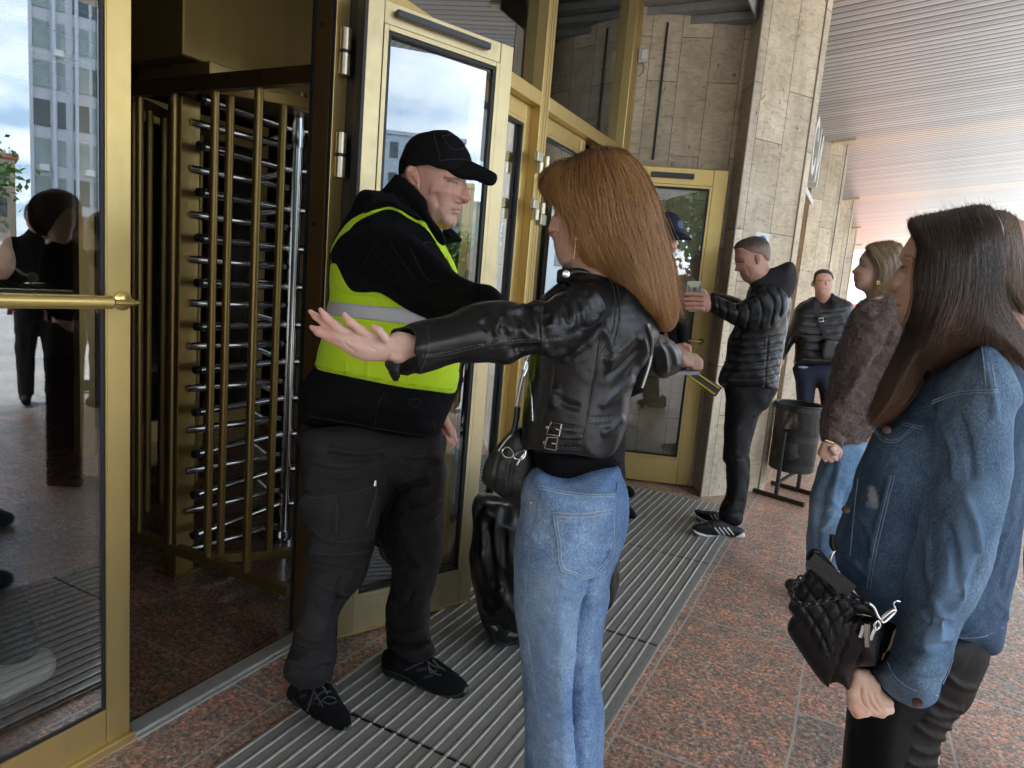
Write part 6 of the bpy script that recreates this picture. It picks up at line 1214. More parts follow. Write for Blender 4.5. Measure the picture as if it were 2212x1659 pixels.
for q in (el((1695,898),(1800,858),(1900,843),(2030,840)), gl_((1500,975),(1540,1052),(1628,1118),(1765,1152)), el((1948,620),(1962,730),(1972,830)), el((1990,640),(2003,740),(2016,830))): slm.stroke(q, .8, (.25,.34,.46), .7)
slm.paint(gl_((1900,0),(2060,60),(1960,480),(1830,780),(1760,1000),(1700,900),(1760,600),(1850,300)), (.16,.27,.43), 26, .5); slm.paint(gl_((1780,720),(1850,740),(1840,860),(1720,930),(1690,850)), (.20,.31,.47), 12, .45)
slm.noise(.0022, 7); sl_ob = put('sleeve', slm, djm2, dj_o)
seams(slm, [el((1695,898),(1800,858),(1900,843),(2030,840)), el((1692,912),(1800,872),(1900,857),(2030,852)), gl_((1500,975),(1540,1052),(1628,1118),(1765,1152)), gl_((1430,1050),(1480,1110),(1560,1165),(1690,1200)), el((1948,620),(1962,730),(1972,830)), el((1990,640),(2003,740),(2016,830)), gl_((1850,900),(1830,1000),(1790,1090))], .0007, (.33,.43,.55), sl_ob)
disc('button', gl_((1655,1188))[0], 1.118, .0085, simple('bronze_button', (.10,.05,.04), .3, .7), sl_ob); disc('button', gl_((1283,180))[0], 1.24, .0075, simple('bronze_button2', (.08,.05,.04), .35, .7), dj_o); disc('button', el((1463,1047))[0], 1.215, .0075, simple('bronze_button3', (.08,.05,.04), .35, .7), dj_o)
put('collar', Mesh([inf(el((1610,760),(1680,660),(1780,590),(1900,545),(2050,580),(2100,650),(2000,640),(1900,630),(1800,660),(1730,710),(1660,800)), 1.27, .10, .07)], .005, 1, 2), BLACK_CLOTH, dj_o)
lpm = leather('leather_trousers', (.0035,.0035,.004), .5, 150, .15, .2, .15)
lp = Mesh([inf(gl_((1480,700),(2000,800),(2035,930),(2025,1010),(1975,1110),(1935,1190),(1905,1235),(1875,1250),(1840,1300),(1815,1335),(1785,1380),(1765,1450),(1757,1540),(1740,1800),(1720,2300),(1650,2800),(1500,2800),(1350,2700),(1300,2300),(1275,1900),(1265,1700),(1262,1540),(1268,1400),(1282,1300),(1292,1200),(1300,1100),(1350,950)), 1.33, .14, .14, .14, pw=2.2)], .0055, 1, 2)
lp.lines([gl_((1900,1225),(1800,1200),(1700,1130)), gl_((1870,1250),(1780,1260),(1700,1230)), gl_((1830,1320),(1760,1300),(1680,1260)), gl_((1800,1370),(1720,1360),(1640,1300)), gl_((1770,1440),(1700,1450),(1620,1420)), gl_((1760,1510),(1680,1520),(1600,1500)), gl_((1960,1110),(1880,1100),(1800,1040))], 5.5, .008)
lp.lines([gl_((1300,1200),(1290,1350),(1285,1540))], 4, -.010); lp.noise(.002, 7); put('trousers', lp, lpm, dw)
for (x, y) in ((1900, 1.28), (1990, 1.40)):
    P = floorpt(x, y); s_ = Mesh([capw(P+np.array([.03,.02,.045]), P+np.array([-.14,.05,.035]), .045, .036), capw(P+np.array([.02,.01,.06]), P+np.array([.03,.01,.12]), .045, .045, .02)], .006, 1, 1, floor=True); put('shoe', s_, shm, dw)
# hair
dh_o = Outl(fl_((328,195),(335,290),(380,350),(420,420),(430,470),(405,560),(385,650),(372,740),(385,850),(385,950),(360,1060),(335,1180),(300,1270)) + el((1540,600),(1510,680),(1470,760),(1430,850),(1395,930),(1366,1008),(1390,1022),(1440,1028),(1500,985),(1560,930),(1610,870),(1660,780),(1700,715),(1750,665),(1830,620),(1900,610)) + fl_((1150,1390),(1300,1460),(1420,1540),(1520,1640),(1560,1560),(1480,1380),(1380,1230),(1280,1090),(1190,950),(1190,700),(1230,450),(1240,260),(1180,140),(1080,75),(980,58),(850,80),(700,108),(550,138),(430,165)))
dbig = Outl(fl_((328,195),(250,380),(150,560),(80,830),(150,1100),(240,1300)) + el((1500,640),(1430,800),(1380,940),(1366,1008),(1390,1022),(1440,1028),(1500,985),(1560,930),(1610,870),(1660,780),(1700,760),(1800,720),(1900,700)) + fl_((1200,1560),(1350,1620),(1520,1700),(1600,1560),(1540,1380),(1460,1200),(1400,1000),(1380,600),(1340,350),(1240,160),(1080,75),(980,58),(850,80),(700,108),(550,138),(430,165)))
dhv = (dbig, dfn(1.27), .112, .12, .10)
dhm = hairm('brunette_hair', (.04,.02,.012), .36); dhb = hairm('brunette_base', (.022,.013,.009), .5, base=True)
q_ = hairvol(dbig, dh_o, 1.27, .103, .12, .095, 6); q_.noise(.003, 9, sc=(1, 1, .15)); dho = put('hair', q_, dhb, dw)
GDD = [fl_((335,200),(350,330),(435,430),(400,600),(385,760),(395,900),(370,1080),(300,1290)) + el((1500,700),(1430,860),(1370,1005)), fl_((420,165),(500,400),(480,700),(440,1000),(380,1250)) + el((1540,740),(1470,900),(1400,1015)), fl_((560,138),(640,400),(620,750),(560,1050),(470,1300)) + el((1590,760),(1530,900),(1440,1025)), fl_((720,105),(800,400),(790,750),(730,1050),(640,1260)) + el((1650,740),(1600,850),(1520,960)), fl_((880,75),(980,380),(1000,720),(980,1000),(900,1250)) + el((1750,660),(1690,730),(1640,800)), fl_((1000,60),(1110,330),(1130,680),(1140,980),(1220,1200),(1350,1420),(1500,1620)), fl_((1100,85),(1190,300),(1190,650),(1210,950),(1320,1170),(1450,1380),(1560,1580))]
strands('hair_strands', GDD, dhv, 13000, .00048, dhm, dho, 20, 3.4, end=(.74,1.02), wav=2.2, cols=((.018,.010,.007),(.15,.085,.054)), tw=(.24,.125,.07), seed=13, fly=.4, lift=.001)
strands('loose_hair', GDD, dhv, 650, .00024, dhm, dho, 20, 10., cols=((.02,.012,.01),(.08,.05,.03)), seed=14, fly=2.2, lift=.008, back=0.)
# quilted handbag
ll = lambda *p: T('L', *p)
hb_org = tuple(np.round(ond(1810, 1330, 1.17), 3)); qm = leather('quilted_leather', (.004,.004,.0042), .42, 200, .3, .1, .3)
bodyp = inf(ll((95,720),(140,610),(240,560),(500,600),(620,600),(700,610),(820,640),(850,690),(835,850),(800,1000),(640,1010),(600,1100),(580,1210),(530,1150),(450,1130),(430,1185),(330,1090),(220,930),(150,820)), lambda x, y: 1.20-(x-1750)*.0002, .045, .03, .05, pw=3.2)
bbm = Mesh([bodyp], .004, 1, 1); bbm.lines([ll((610,650),(560,800),(500,950),(430,1180)), ll((700,850),(660,950),(630,1010)), ll((835,700),(830,850),(805,990))], 2, -.006, taper=False); bbm.noise(.0006, 9)
hbo = put('quilted_handbag', bbm, qm, None, hb_org); tagp(hbo, 'black quilted flap handbag with chunky chain carried by the denim jacket woman', 'bag')
flp = inf(ll((100,545),(120,500),(200,330),(260,250),(330,240),(480,330),(620,430),(760,560),(840,660),(800,640),(700,600),(620,620),(570,700),(500,850),(408,972),(330,900),(220,720),(150,610)), lambda x, y: 1.165-(x-1750)*.00015, .022, .03, .02, pw=2.6)
fm = Mesh([flp], .0026, 1, 1)
dg = []
for k in range(-3, 8): dg += [ll((60+k*105, 560+k*20),(260+k*105, 250+k*20)), ll((60+k*100, 420+k*60),(420+k*70, 980-k*20))]
dg = [ll((130,600),(290,380),(360,280)), ll((190,680),(350,470),(460,340)), ll((250,770),(420,560),(560,430)), ll((320,860),(480,650),(640,520)), ll((390,950),(540,740),(600,650)), ll((130,560),(260,760),(330,900)), ll((150,450),(330,700),(440,930)), ll((200,340),(400,600),(500,840)), ll((290,270),(480,520),(560,700)), ll((380,270),(560,480),(640,600))]
fm.lines(dg, 3.2, -.005, taper=False); fm.lines([ll((110,560),(408,960),(590,690),(700,610))], 1.5, -.002); fo2 = put('flap', fm, qm, hbo); seams(fm, dg, .0006, (.03,.03,.03), fo2, 'quilting', 0, -.0002); seams(fm, [ll((112,565),(408,962),(590,695),(700,612))], .0008, (.04,.04,.04), fo2, 'edge_seam')
strap('top_handle', ll((275,165),(430,290),(520,360),(600,425)), lambda x, y: 1.115, .026, qm, hbo, 0, .004)
strap('handle_loop', ll((330,112),(400,190),(470,280),(540,340)), lambda x, y: 1.15, .012, qm, hbo, 0, .004)
surf_tube('handle_fold', ll((262,175),(275,130),(305,105),(335,115)), lambda x, y: 1.13, .0045, qm, hbo, 0)
cm = simple('chain_plastic', (.012,.012,.012), .18, 0, .2, 20)
cp = crom(ll((215,310),(150,350),(125,410),(140,470),(200,520),(270,525),(350,500),(430,480),(500,465),(580,475),(650,495),(720,520)), 2, False)
for i in range(0, len(cp)-1):
    p, q = cp[i], cp[i+1]; c = (p+q)/2; t = (q-p); L = np.hypot(*t); t = t/L; n = np.array([-t[1], t[0]]); a = L*.62; w = 5.0 if i % 2 == 0 else 2.2; m = MB()
    m.tube([ond(*(c+t*a*math.cos(k)+n*w*math.sin(k)), 1.118-(.004 if i % 2 else 0)+.004*math.sin(k)*(i % 2)) for k in np.linspace(0, 2*math.pi, 15)[:-1]], .0021, 6, closed=True); m.build('chain_link', cm, hbo, True)
for q, r, cl2 in ((ll((735,515),(770,545),(800,610),(825,640)), .0026, False), (ll((830,640),(870,600),(920,565),(940,575),(900,620),(850,660)), .0026, True), (ll((940,560),(925,520),(945,495),(975,500)), .0018, False), (ll((800,650),(775,690),(790,720),(820,690)), .002, True)): surf_tube('clasp', q, lambda x, y: 1.12, r, METAL, hbo, 0, 8, True, cl2)
surf_tube('zip_puller', ll((712,665),(712,720),(716,845)), lambda x, y: 1.125, .0058, METAL, hbo, 0, 6, False); surf_tube('zip_puller', ll((690,680),(675,740),(662,775)), lambda x, y: 1.128, .0048, METAL, hbo, 0, 6, False); surf_tube('zip_puller', ll((790,690),(765,740),(745,795)), lambda x, y: 1.128, .0048, METAL, hbo, 0, 6, False)
surf_tube('strap', ll((450,-20),(445,50),(465,95)), lambda x, y: 1.16, .005, qm, hbo); surf_tube('strap_clip', ll((465,95),(440,140),(425,205)), lambda x, y: 1.16, .0035, METAL, hbo)
# ---------------------------------------------------------------- brown haired person behind her
s_org = tuple(np.round(ond(2190, 1200, 1.75), 3)); s_org = (s_org[0], s_org[1], 0)
sk2 = dict(neck=(2200,700,1.75), chest=(2230,850,1.78), pelvis=(2290,1150,1.78), shl=(2230,780,1.7), ell=(2290,950,1.7), wrl=(2310,1100,1.7))
hd2 = Mesh([ell((2175, 575, 1.75), (.088, .078, .115)), ell((2150, 615, 1.75), (.07, .062, .085)), ell((2112, 600, 1.75), (.018, .014, .022)), ell((2120, 630, 1.75), (.014, .022, .02)), ell((2130, 660, 1.75), (.035, .035, .03)), cap((2185,640,1.75),(2200,720,1.76), .055, .06, .02)], .005, 1, 1)
p2 = person('brown haired person in a black top half hidden behind the denim jacket woman', s_org, [skeleton(sk2), hd2], SK_D)
t2 = Mesh([inf(fl_((1100,1040),(1180,1050),(1260,1080),(1350,1100),(1460,1160),(1600,1300),(1700,1700),(1700,2600),(1500,2650),(1200,2600),(1100,2000),(1050,1400)), 1.78, .13, .13)], .008, 1, 2); t2.noise(.003, 6); put('black_top', t2, BLACK_CLOTH, p2)
put('shirt_collar', Mesh([inf(fl_((1160,1020),(1230,1020),(1300,1045),(1345,1092),(1260,1090),(1180,1065)), 1.70, .04, .03)], .004, 1, 1), M['white_paint'], p2)
tp = Mesh([inf([(2218,1100),(2340,1100),(2340,1500),(2330,1960),(2240,1960),(2222,1500)], 1.79, .1, .08)], .01, 1, 1); put('trousers', tp, trm, p2)
for x in (2250, 2305):
    P = floorpt(x, 1.74); put('shoe', Mesh([capw(P+np.array([.0,.0,.045]), P+np.array([-.12,.05,.035]), .045, .036)], .007, 1, 1, floor=True), shm, p2)
h2o = Outl(fl_((900,200),(1000,130),(1100,110),(1200,105),(1290,140),(1380,230),(1450,380),(1500,600),(1520,850),(1500,1050),(1440,1130),(1360,1100),(1280,1060),(1190,1030),(1060,960),(960,800),(880,500)))
h2v = (h2o, dfn(1.74), .12, .12, .12); q_ = Mesh([inf(h2o, 1.74, .115, .12, .115)], .006, 1, 3); q_.noise(.003, 9, sc=(1, 1, .15)); h2 = put('hair', q_, hairm('brown_base', (.07,.045,.03), .5, base=True), p2)
strands('hair_strands', [fl_((1120,130),(1110,500),(1140,900),(1200,1030)), fl_((1200,110),(1230,400),(1240,800),(1290,1060)), fl_((1280,140),(1330,420),(1340,800),(1370,1100)), fl_((1350,200),(1420,500),(1450,850),(1450,1120)), fl_((1400,270),(1480,560),(1510,850),(1500,1040))], h2v, 2600, .0006, hairm('brown_hair', (.1,.06,.04), .4), h2, 12, 4., cols=((.06,.038,.026),(.24,.15,.09)), seed=21, fly=.4)
# ---------------------------------------------------------------- woman in fur jacket
DF = 3.05
nl = lambda *p: T('N', *p); jl2 = lambda *p: T('J', *p)
f_org = (round(float(ond(1840, 1200, DF)[0]), 3), round(float(ond(1840, 1200, DF)[1]), 3), 0)
ff = Outl(nl((800,120),(700,200),(620,270),(560,340),(510,420),(468,488),(470,505),(484,530),(482,575),(455,615),(410,660),(370,690),(315,735),(299,760),(312,785),(345,802),(378,815),(372,840),(350,870),(338,893),(350,908),(366,916),(350,935),(344,958),(358,975),(382,990),(372,1020),(370,1050),(390,1105),(440,1145),(500,1170),(565,1195),(610,1250),(640,1330),(640,1450),(900,1500),(1100,1300),(1150,900),(1100,400),(950,150)), mg=8)
fh = Mesh([inf(ff, DF, .075, .09)], .0055, 1, 1)
fh.lines([nl((470,600),(380,700),(320,770))], 3, .005); fh.lines([nl((520,590),(560,600),(620,640))], 4, -.006); fh.stroke(nl((500,590),(540,605),(610,640)), 1.1, (.10,.06,.045), .85); fh.stroke(nl((470,495),(530,505),(600,545)), 1.1, (.18,.11,.07), .7); fh.paint(nl((300,745),(380,700),(440,760),(430,820),(320,800)), (.50,.24,.20), 4, .5); fh.stroke(nl((345,905),(385,925),(430,950)), 1.3, (.42,.16,.15), .8)
fear = Mesh([inf(nl((1000,720),(1060,700),(1095,760),(1080,880),(1030,960),(960,980),(920,920),(960,820)), DF-.075, .015, .02)], .004, 1, 1)
fhand = Mesh([inf(el((1112,1160),(1130,1120),(1160,1095),(1215,1120),(1225,1165),(1205,1195),(1160,1202),(1135,1190)), DF-.09, .03, .035)] + chain([(x, y, DF-.10) for x, y in el((1140,1120),(1125,1165),(1150,1200))], [.012,.012,.010], .004) + chain([(x, y, DF-.105) for x, y in el((1165,1120),(1155,1175),(1180,1203))], [.012,.012,.010], .004) + chain([(x, y, DF-.11) for x, y in el((1190,1125),(1180,1175),(1205,1195))], [.012,.012,.010], .004) + chain([(x, y, DF-.10) for x, y in el((1205,1130),(1225,1155),(1222,1185))], [.011,.011,.009], .004)+ chain([(x, y, DF-.13) for x, y in el((1180,1140),(1200,1165),(1212,1160))], [.012,.012,.010], .004), .004, 0, 1)
fj = dict(neck=(1890,680,3.05), chest=(1890,760,3.08), pelvis=(1870,1000,3.08), shl=(1930,740,2.98), ell=(1880,870,2.97), wrl=(1800,950,2.96), hil=(1840,1020,3.04), knl=(1800,1160,3.04), anl=(1790,1280,3.04), hir=(1890,1020,3.14), knr=(1870,1150,3.14), anr=(1860,1260,3.14))
fw = person('blond woman in profile wearing a mauve fur jacket and pale jeans', f_org, [skeleton(fj), fh, fear, fhand], SK_W)
furm = cloth('fur_mauve', (.16, .115, .105), .95, .3, 30, 160, .5, .0, .4, .1)
fu_p = inf(el((1352,378),(1420,366),(1500,352),(1600,420),(1700,560),(1660,700),(1580,850),(1480,980),(1400,1060),(1350,1110),(1322,1148),(1280,1145),(1235,1128),(1180,1118),(1140,1100),(1128,1050),(1135,960),(1158,880),(1175,790),(1188,720),(1205,640),(1245,550),(1270,480),(1300,425)), DF+.02, .16, .14, .15)
fs_p = inf(el((1480,520),(1560,560),(1580,680),(1520,800),(1440,920),(1340,1020),(1270,1090),(1240,1130),(1190,1122),(1145,1100),(1132,1050),(1150,960),(1180,880),(1230,800),(1290,700),(1380,580)), DF-.06, .085, .085, .08, k=.03)
fm_ = Mesh([fu_p, fs_p], .008, 1, 1); fm_.lines([el((1250,560),(1210,700),(1190,800)), el((1300,700),(1230,820),(1180,900)), el((1500,500),(1440,640),(1340,760)), el((1180,1050),(1230,1060),(1260,1090)), el((1300,440),(1380,480),(1440,430))], 6, -.010); fm_.lines([el((1400,620),(1330,760),(1250,900)), el((1350,400),(1280,520),(1230,640)), el((1160,1060),(1200,1075),(1240,1110))], 7, .010)
fm_.noise(.004, 14); fm_.noise(.0035, 34); fo_ = put('fur_jacket', fm_, furm, fw)
# short fur fibres over the jacket
def fibres(name, ms, n, L, r, mat, parent, c0, c1, seed=5, down=.6):
    g = np.random.default_rng(seed); f = ms.F[g.integers(0, len(ms.F), n)]; a = g.random((n, 1)); b = g.random((n, 1)); P = ms.V[f[:, 0]]*(1-a)*(1-b)+ms.V[f[:, 1]]*a*(1-b)+ms.V[f[:, 2]]*a*b+ms.V[f[:, 3]]*(1-a)*b; N = ms.N[f[:, 0]]
    d = N*.8+g.normal(size=(n, 3))*.45+np.array([-.1, 0, -down]); d /= np.linalg.norm(d, axis=1)[:, None]; s = np.cross(d, g.normal(size=(n, 3))); s /= np.linalg.norm(s, axis=1)[:, None]; l = L*g.uniform(.5, 1.2, (n, 1))
    V = np.stack([P-s*r, P+s*r, P+d*l+s*r*.2, P+d*l-s*r*.2], 1).reshape(-1, 3); F = np.arange(4*n).reshape(-1, 4); k = g.random((n, 1, 1))**1.4*np.ones((1, 4, 1)); C = np.concatenate([np.array(c0)*(1-k)+np.array(c1)*k, np.ones((n, 4, 1))], 2).reshape(-1, 4)
    me = npmesh(name, frame2w(V)-np.array(woff(parent)), F, C); me.materials.append(mat); o = bpy.data.objects.new(name, me); COL.objects.link(o); o.parent = parent; return o
fibres('fur_pile', fm_, 26000, .012, .0011, furm, fo_, (.10,.07,.063), (.36,.29,.27))
jp = Mesh([inf(el((1150,1080),(1140,1160),(1110,1250),(1080,1350),(1065,1430),(1058,1560)) + gl_((1078,380),(1070,480),(1085,512),(1150,520),(1230,512),(1300,480),(1400,400),(1420,200),(1400,0)) + el((1420,1200),(1360,1100),(1250,1080)), DF+.03, .15, .13, .14)], .008, 1, 2)
jp.lines([el((1200,1200),(1150,1350),(1130,1500)), gl_((1180,0),(1140,150),(1130,400)), el((1290,1300),(1250,1400),(1240,1500))], 7, -.012); jp.lines([el((1180,1400),(1230,1440),(1290,1400)), gl_((1120,300),(1180,260),(1230,180)), el((1230,1200),(1200,1330),(1180,1450))], 6, .008); jp.noise(.004, 5)
put('jeans', jp, denim('jeans_pale', (.10,.19,.33), (.26,.40,.56), 4), fw)
bt = Mesh([inf(gl_((960,575),(975,545),(1010,538),(1060,560),(1120,560),(1200,540),(1260,560),(1260,640),(1150,650),(1050,630),(990,610)), fl_d(gl_((970,600),(1230,560))) and (lambda x, y: 3.18-(x-1700)*.0006), .045, .035)], .006, 1, 1, floor=True); put('shoe', bt, simple('black_boot', (.012,.012,.012), .3), fw)
fho = Outl(jl2((752,178),(780,158),(840,145),(920,132),(1000,140),(1050,160),(1085,220),(1110,330),(1110,450),(1060,520),(1000,560),(930,590),(850,615),(790,640),(752,645),(765,610),(800,570),(860,530),(900,480),(912,430),(905,372),(860,350),(820,310),(800,270),(770,220)))
fbig = Outl(jl2((752,178),(700,260),(650,360),(640,480),(680,580),(752,650),(850,640),(930,610),(1000,580),(1060,530),(1110,450),(1110,330),(1085,220),(1050,160),(1000,140),(920,132),(840,145),(780,158)))
fhv = (fbig, dfn(DF), .098, .12, .10); q_ = hairvol(fbig, fho, DF, .088, .12, .10, 2, h=.006); q_.noise(.003, 9, sc=(1, 1, .15)); fhb = put('hair', q_, hairm('blond_base', (.14,.09,.045), .5, base=True), fw)
strands('hair_strands', [jl2((755,190),(810,280),(870,345),(910,365),(960,380)), jl2((780,165),(850,230),(915,320),(925,430),(890,500),(800,580),(760,640)), jl2((830,148),(910,230),(960,350),(950,470),(900,550),(820,610)), jl2((900,136),(980,230),(1010,380),(980,520),(900,590)), jl2((970,136),(1040,240),(1060,400),(1030,530),(960,580)), jl2((1040,160),(1090,280),(1105,420),(1070,520),(1030,550))], fhv, 2600, .0009, hairm('blond_hair', (.3,.2,.1), .4), fhb, 12, 2., cols=((.12,.075,.04),(.46,.33,.19)), seed=31, fly=.3)
surf_tube('earring', [(x+3*math.cos(t), y+3.6*math.sin(t)) for x, y in nl((902,995)) for t in np.linspace(0, 6.28, 11)[:-1]], lambda x, y: DF-.10, .0018, M['brass'], fw, 0, 6, False, True)
surf_tube('wrist_watch', el((1150,1098),(1172,1104),(1195,1112)), lambda x, y: DF-.125, .003, M['brass'], fw, 0, 6, True)
# ---------------------------------------------------------------- man in puffer jacket filming with a phone
DP = 4.02; p_org = (round(float(ond(1590, 1150, DP)[0]), 3), round(float(ond(1590, 1150, DP)[1]), 3), 0)
pf = Outl(il((745,320),(760,285),(830,240),(930,215),(1010,235),(1055,290),(1062,380),(1050,440),(1058,500),(1080,560),(1000,640),(900,640),(850,617),(822,598),(805,570),(792,548),(800,535),(790,524),(783,518),(750,520),(744,510),(760,475),(752,440),(748,400),(752,360)), mg=8)
phd = Mesh([inf(pf, DP, .078, .09)], .006, 1, 1); ph_ear = Mesh([inf(il((925,380),(955,368),(990,385),(990,420),(960,460),(940,465),(932,430)), DP-.075, .015, .02)], .005, 1, 1); ph_ear.paint(il((940,390),(980,390),(965,440)), (.42,.16,.11), 2, .6)
phd.lines([il((752,440),(765,480),(755,512))], 3, .006); phd.lines([il((765,440),(800,440),(830,450))], 3.5, -.007); phd.stroke(il((765,438),(795,442),(815,440)), .9, (.08,.04,.03), .9); phd.stroke(il((755,420),(790,405),(825,415)), 1.2, (.13,.08,.05), .7); phd.stroke(il((795,535),(830,545),(850,560)), .8, (.30,.12,.09), .8); phd.lines([il((840,470),(870,520),(880,560))], 3, -.004)
phh = [inf(il((310,755),(300,710),(340,698),(420,700),(480,715),(530,760),(545,810),(535,860),(500,885),(420,880),(340,865),(310,840)), DP-.14, .035, .04)]
for yy in (720, 765, 808, 848): phh += chain([(x, y, DP-.18) for x, y in il((470,yy+10),(390,yy),(305,yy))], [.0115,.0115,.010], .004)
phh += chain([(x, y, DP-.15) for x, y in il((510,760),(480,700),(440,680))], [.013,.012,.010], .004)
phh = Mesh(phh, .0045, 0, 1); phh.paint(il((430,700),(545,740),(545,880),(430,880)), (.50,.24,.19), 10, .5)
pj = dict(neck=(1648,600,4.02), chest=(1665,680,4.05), pelvis=(1635,840,4.05), shl=(1675,650,3.95), ell=(1630,690,3.92), wrl=(1530,660,3.9), hil=(1600,880,4.0), knl=(1585,1000,4.0), anl=(1575,1125,4.0), hir=(1620,880,4.12), knr=(1600,1000,4.12), anr=(1580,1110,4.15))
pm = person('man with cropped hair in black quilted puffer jacket holding up a phone', p_org, [skeleton(pj), phd, ph_ear, phh], SKIN_M)
pho = Outl(il((738,322),(745,300),(775,260),(840,228),(930,208),(1005,225),(1055,275),(1066,350),(1055,430),(1020,400),(990,370),(940,360),(900,350),(860,330),(810,310),(770,318)))
pbig = Outl(il((738,322),(745,300),(775,260),(840,228),(930,208),(1005,225),(1055,275),(1066,350),(1060,480),(980,620),(850,640),(760,560),(740,440)))
phm = Mesh([inf(pbig, DP, .083, .09, .082), clipo(pho)], .0045, 0, 1); phm.paint(il((860,320),(1070,300),(1070,460),(900,400)), (.30,.19,.14), 12, .7); phm.noise(.001, 30); put('hair', phm, hairm('short_brown_hair', (.085,.055,.038), .6, base=True), pm)
PUF = leather('puffer_nylon', (.008,.009,.010), .38, 90, .1, .5, .4)
pt_p = inf(el((775,292),(830,262),(880,300),(960,330),(975,380),(975,430),(960,510),(945,600),(930,680),(915,760),(908,850),(850,862),(760,862),(690,850),(640,835),(600,800),(618,740),(640,690),(650,600),(670,545),(690,510),(720,440),(745,370),(760,320)), DP+.03, .15, .14, .14)
pa_p = inf(el((560,372),(600,362),(650,385),(700,398),(760,365),(830,310),(900,310),(950,350),(965,410),(935,470),(890,525),(830,545),(740,535),(680,510),(620,478),(570,450),(552,425)), DP-.10, .075, .075, .08, k=.02)
pa2 = inf(el((560,352),(620,348),(690,368),(730,390),(700,420),(600,400)), DP+.10, .05, .05, .05, k=.02)
pjm = Mesh([pt_p, pa_p, pa2], .0065, 1, 1)
for k in range(8): y0 = 560+k*40; pjm.lines([el((640-k*4, y0+20),(740, y0+30),(850, y0+22),(935-k*4, y0+2))], 2.4, -.014)
pjm.lines([el((600,365),(608,420),(600,460)), el((640,380),(652,440),(640,490)), el((690,392),(705,450),(690,515)), el((740,375),(765,450),(745,535)), el((790,340),(830,430),(810,540)), el((840,310),(890,400),(870,525)), el((900,310),(930,380),(920,480))], 2.2, -.012)
pjm.lines([el((720,420),(700,480),(690,520)), el((860,560),(850,700),(840,850))], 2, -.006); pjm.noise(.003, 10); pjo = put('puffer_jacket', pjm, PUF, pm)
hdm = cloth('hood_sweat', (.030,.030,.033), .9, .2, 20, 300, .3); put('hood', Mesh([inf(el((790,262),(850,228),(900,212),(955,188),(985,192),(1002,225),(1005,290),(985,350),(940,410),(880,400),(820,360),(775,325),(762,295)), DP+.02, .105, .07, .10)], .006, 1, 2), hdm, pjo)
ol_ = lambda *p: T('O', *p)
ptr = Mesh([inf(ol_((940,60),(938,200),(930,350),(922,500),(915,690),(945,745),(942,900),(935,1010),(905,1060),(885,1120),(885,1190),(930,1240),(1000,1262),(1080,1230),(1085,1150),(1105,1070),(1128,960),(1142,820),(1140,640),(1165,510),(1205,370),(1250,300),(1295,270),(1340,180),(1360,80),(1150,20)), DP+.04, .13, .11, .13)], .0075, 1, 1); ptr.lines([ol_((1180,340),(1120,400),(1050,450)), ol_((1140,640),(1080,700),(980,680)), ol_((930,1020),(1000,1060),(1090,1040)), ol_((900,1120),(980,1160),(1080,1140))], 4, -.010); ptr.noise(.004, 6); put('trousers', ptr, cloth('black_jeans', (.010,.010,.011), .75, .3, 20, 500, .3, .2), pm)
sports = cloth('sports_shoe', (.012,.012,.013), .6, .3, 40, 400, .4); whs = simple('white_sole', (.75,.75,.74), .5, 0, .06, 30)
for (u_, d_, sole, st) in ((ol_((658,1265),(690,1240),(760,1225),(830,1205),(900,1200),(1000,1250),(1078,1270),(1100,1310),(1095,1350),(1000,1345),(880,1335),(760,1320),(690,1300)), lambda x, y: 4.0-(1600-x)*.0007, ol_((662,1275),(700,1298),(780,1322),(900,1336),(1010,1340),(1085,1300),(1102,1340),(1090,1385),(1000,1392),(880,1375),(760,1350),(690,1322)), 1), (ol_((676,1130),(700,1113),(760,1125),(850,1130),(900,1150),(900,1220),(800,1215),(730,1190)), lambda x, y: 4.25-(1560-x)*.0007, ol_((678,1140),(710,1170),(780,1205),(860,1225),(860,1245),(780,1228),(710,1195)), 0)):
    s_ = Mesh([inf(u_, d_, .045, .045, .05)], .0055, 1, 1, floor=True)
    if st:
        for k in range(4): x = 850+k*36; s_.stroke(ol_((x,1268),(x+48,1325)), 1.5, (.8,.8,.8), .95, .8)
        s_.lines([ol_((780,1225),(800,1260)), ol_((820,1210),(845,1250))], 1.5, .006)
    else:
        for k in range(2): x = 812+k*32; s_.stroke(ol_((x,1160),(x+25,1195)), 1.3, (.8,.8,.8), .95, .8)
    so_ = put('shoe', s_, sports, pm); so2 = Mesh([inf(sole, d_, .052, .010, .054, pw=3)], .0045, 1, 1, floor=True); put('sole', so2, whs, so_)
pp = empty('mobile_phone', tuple(ond(1492, 640, DP-.17)), 'phone in a pale rugged case held up by the man in the puffer jacket', 'phone')
m = MB(); q = [ond(*p, DP-.165) for p in el((445,288),(513,286),(522,345),(518,440),(455,445),(440,345))]; m.sheet(q, N2*.012); m.build('case', simple('phone_case', (.52,.55,.42), .5), pp)
for P_ in (((448,300),(470,330),(472,352),(449,348)), ((498,330),(515,300),(518,348),(500,350))):
    m = MB(); m.sheet([ond(*p, DP-.168) for p in el(*P_)], N2*.002); m.build('case_inlay', simple('case_grey', (.16,.18,.18), .5), pp)
m = MB(); m.sheet([ond(*p, DP-.168) for p in el((474,318),(494,318),(495,350),(474,350))], N2*.002); m.build('lens', M['plastic_dark'], pp)
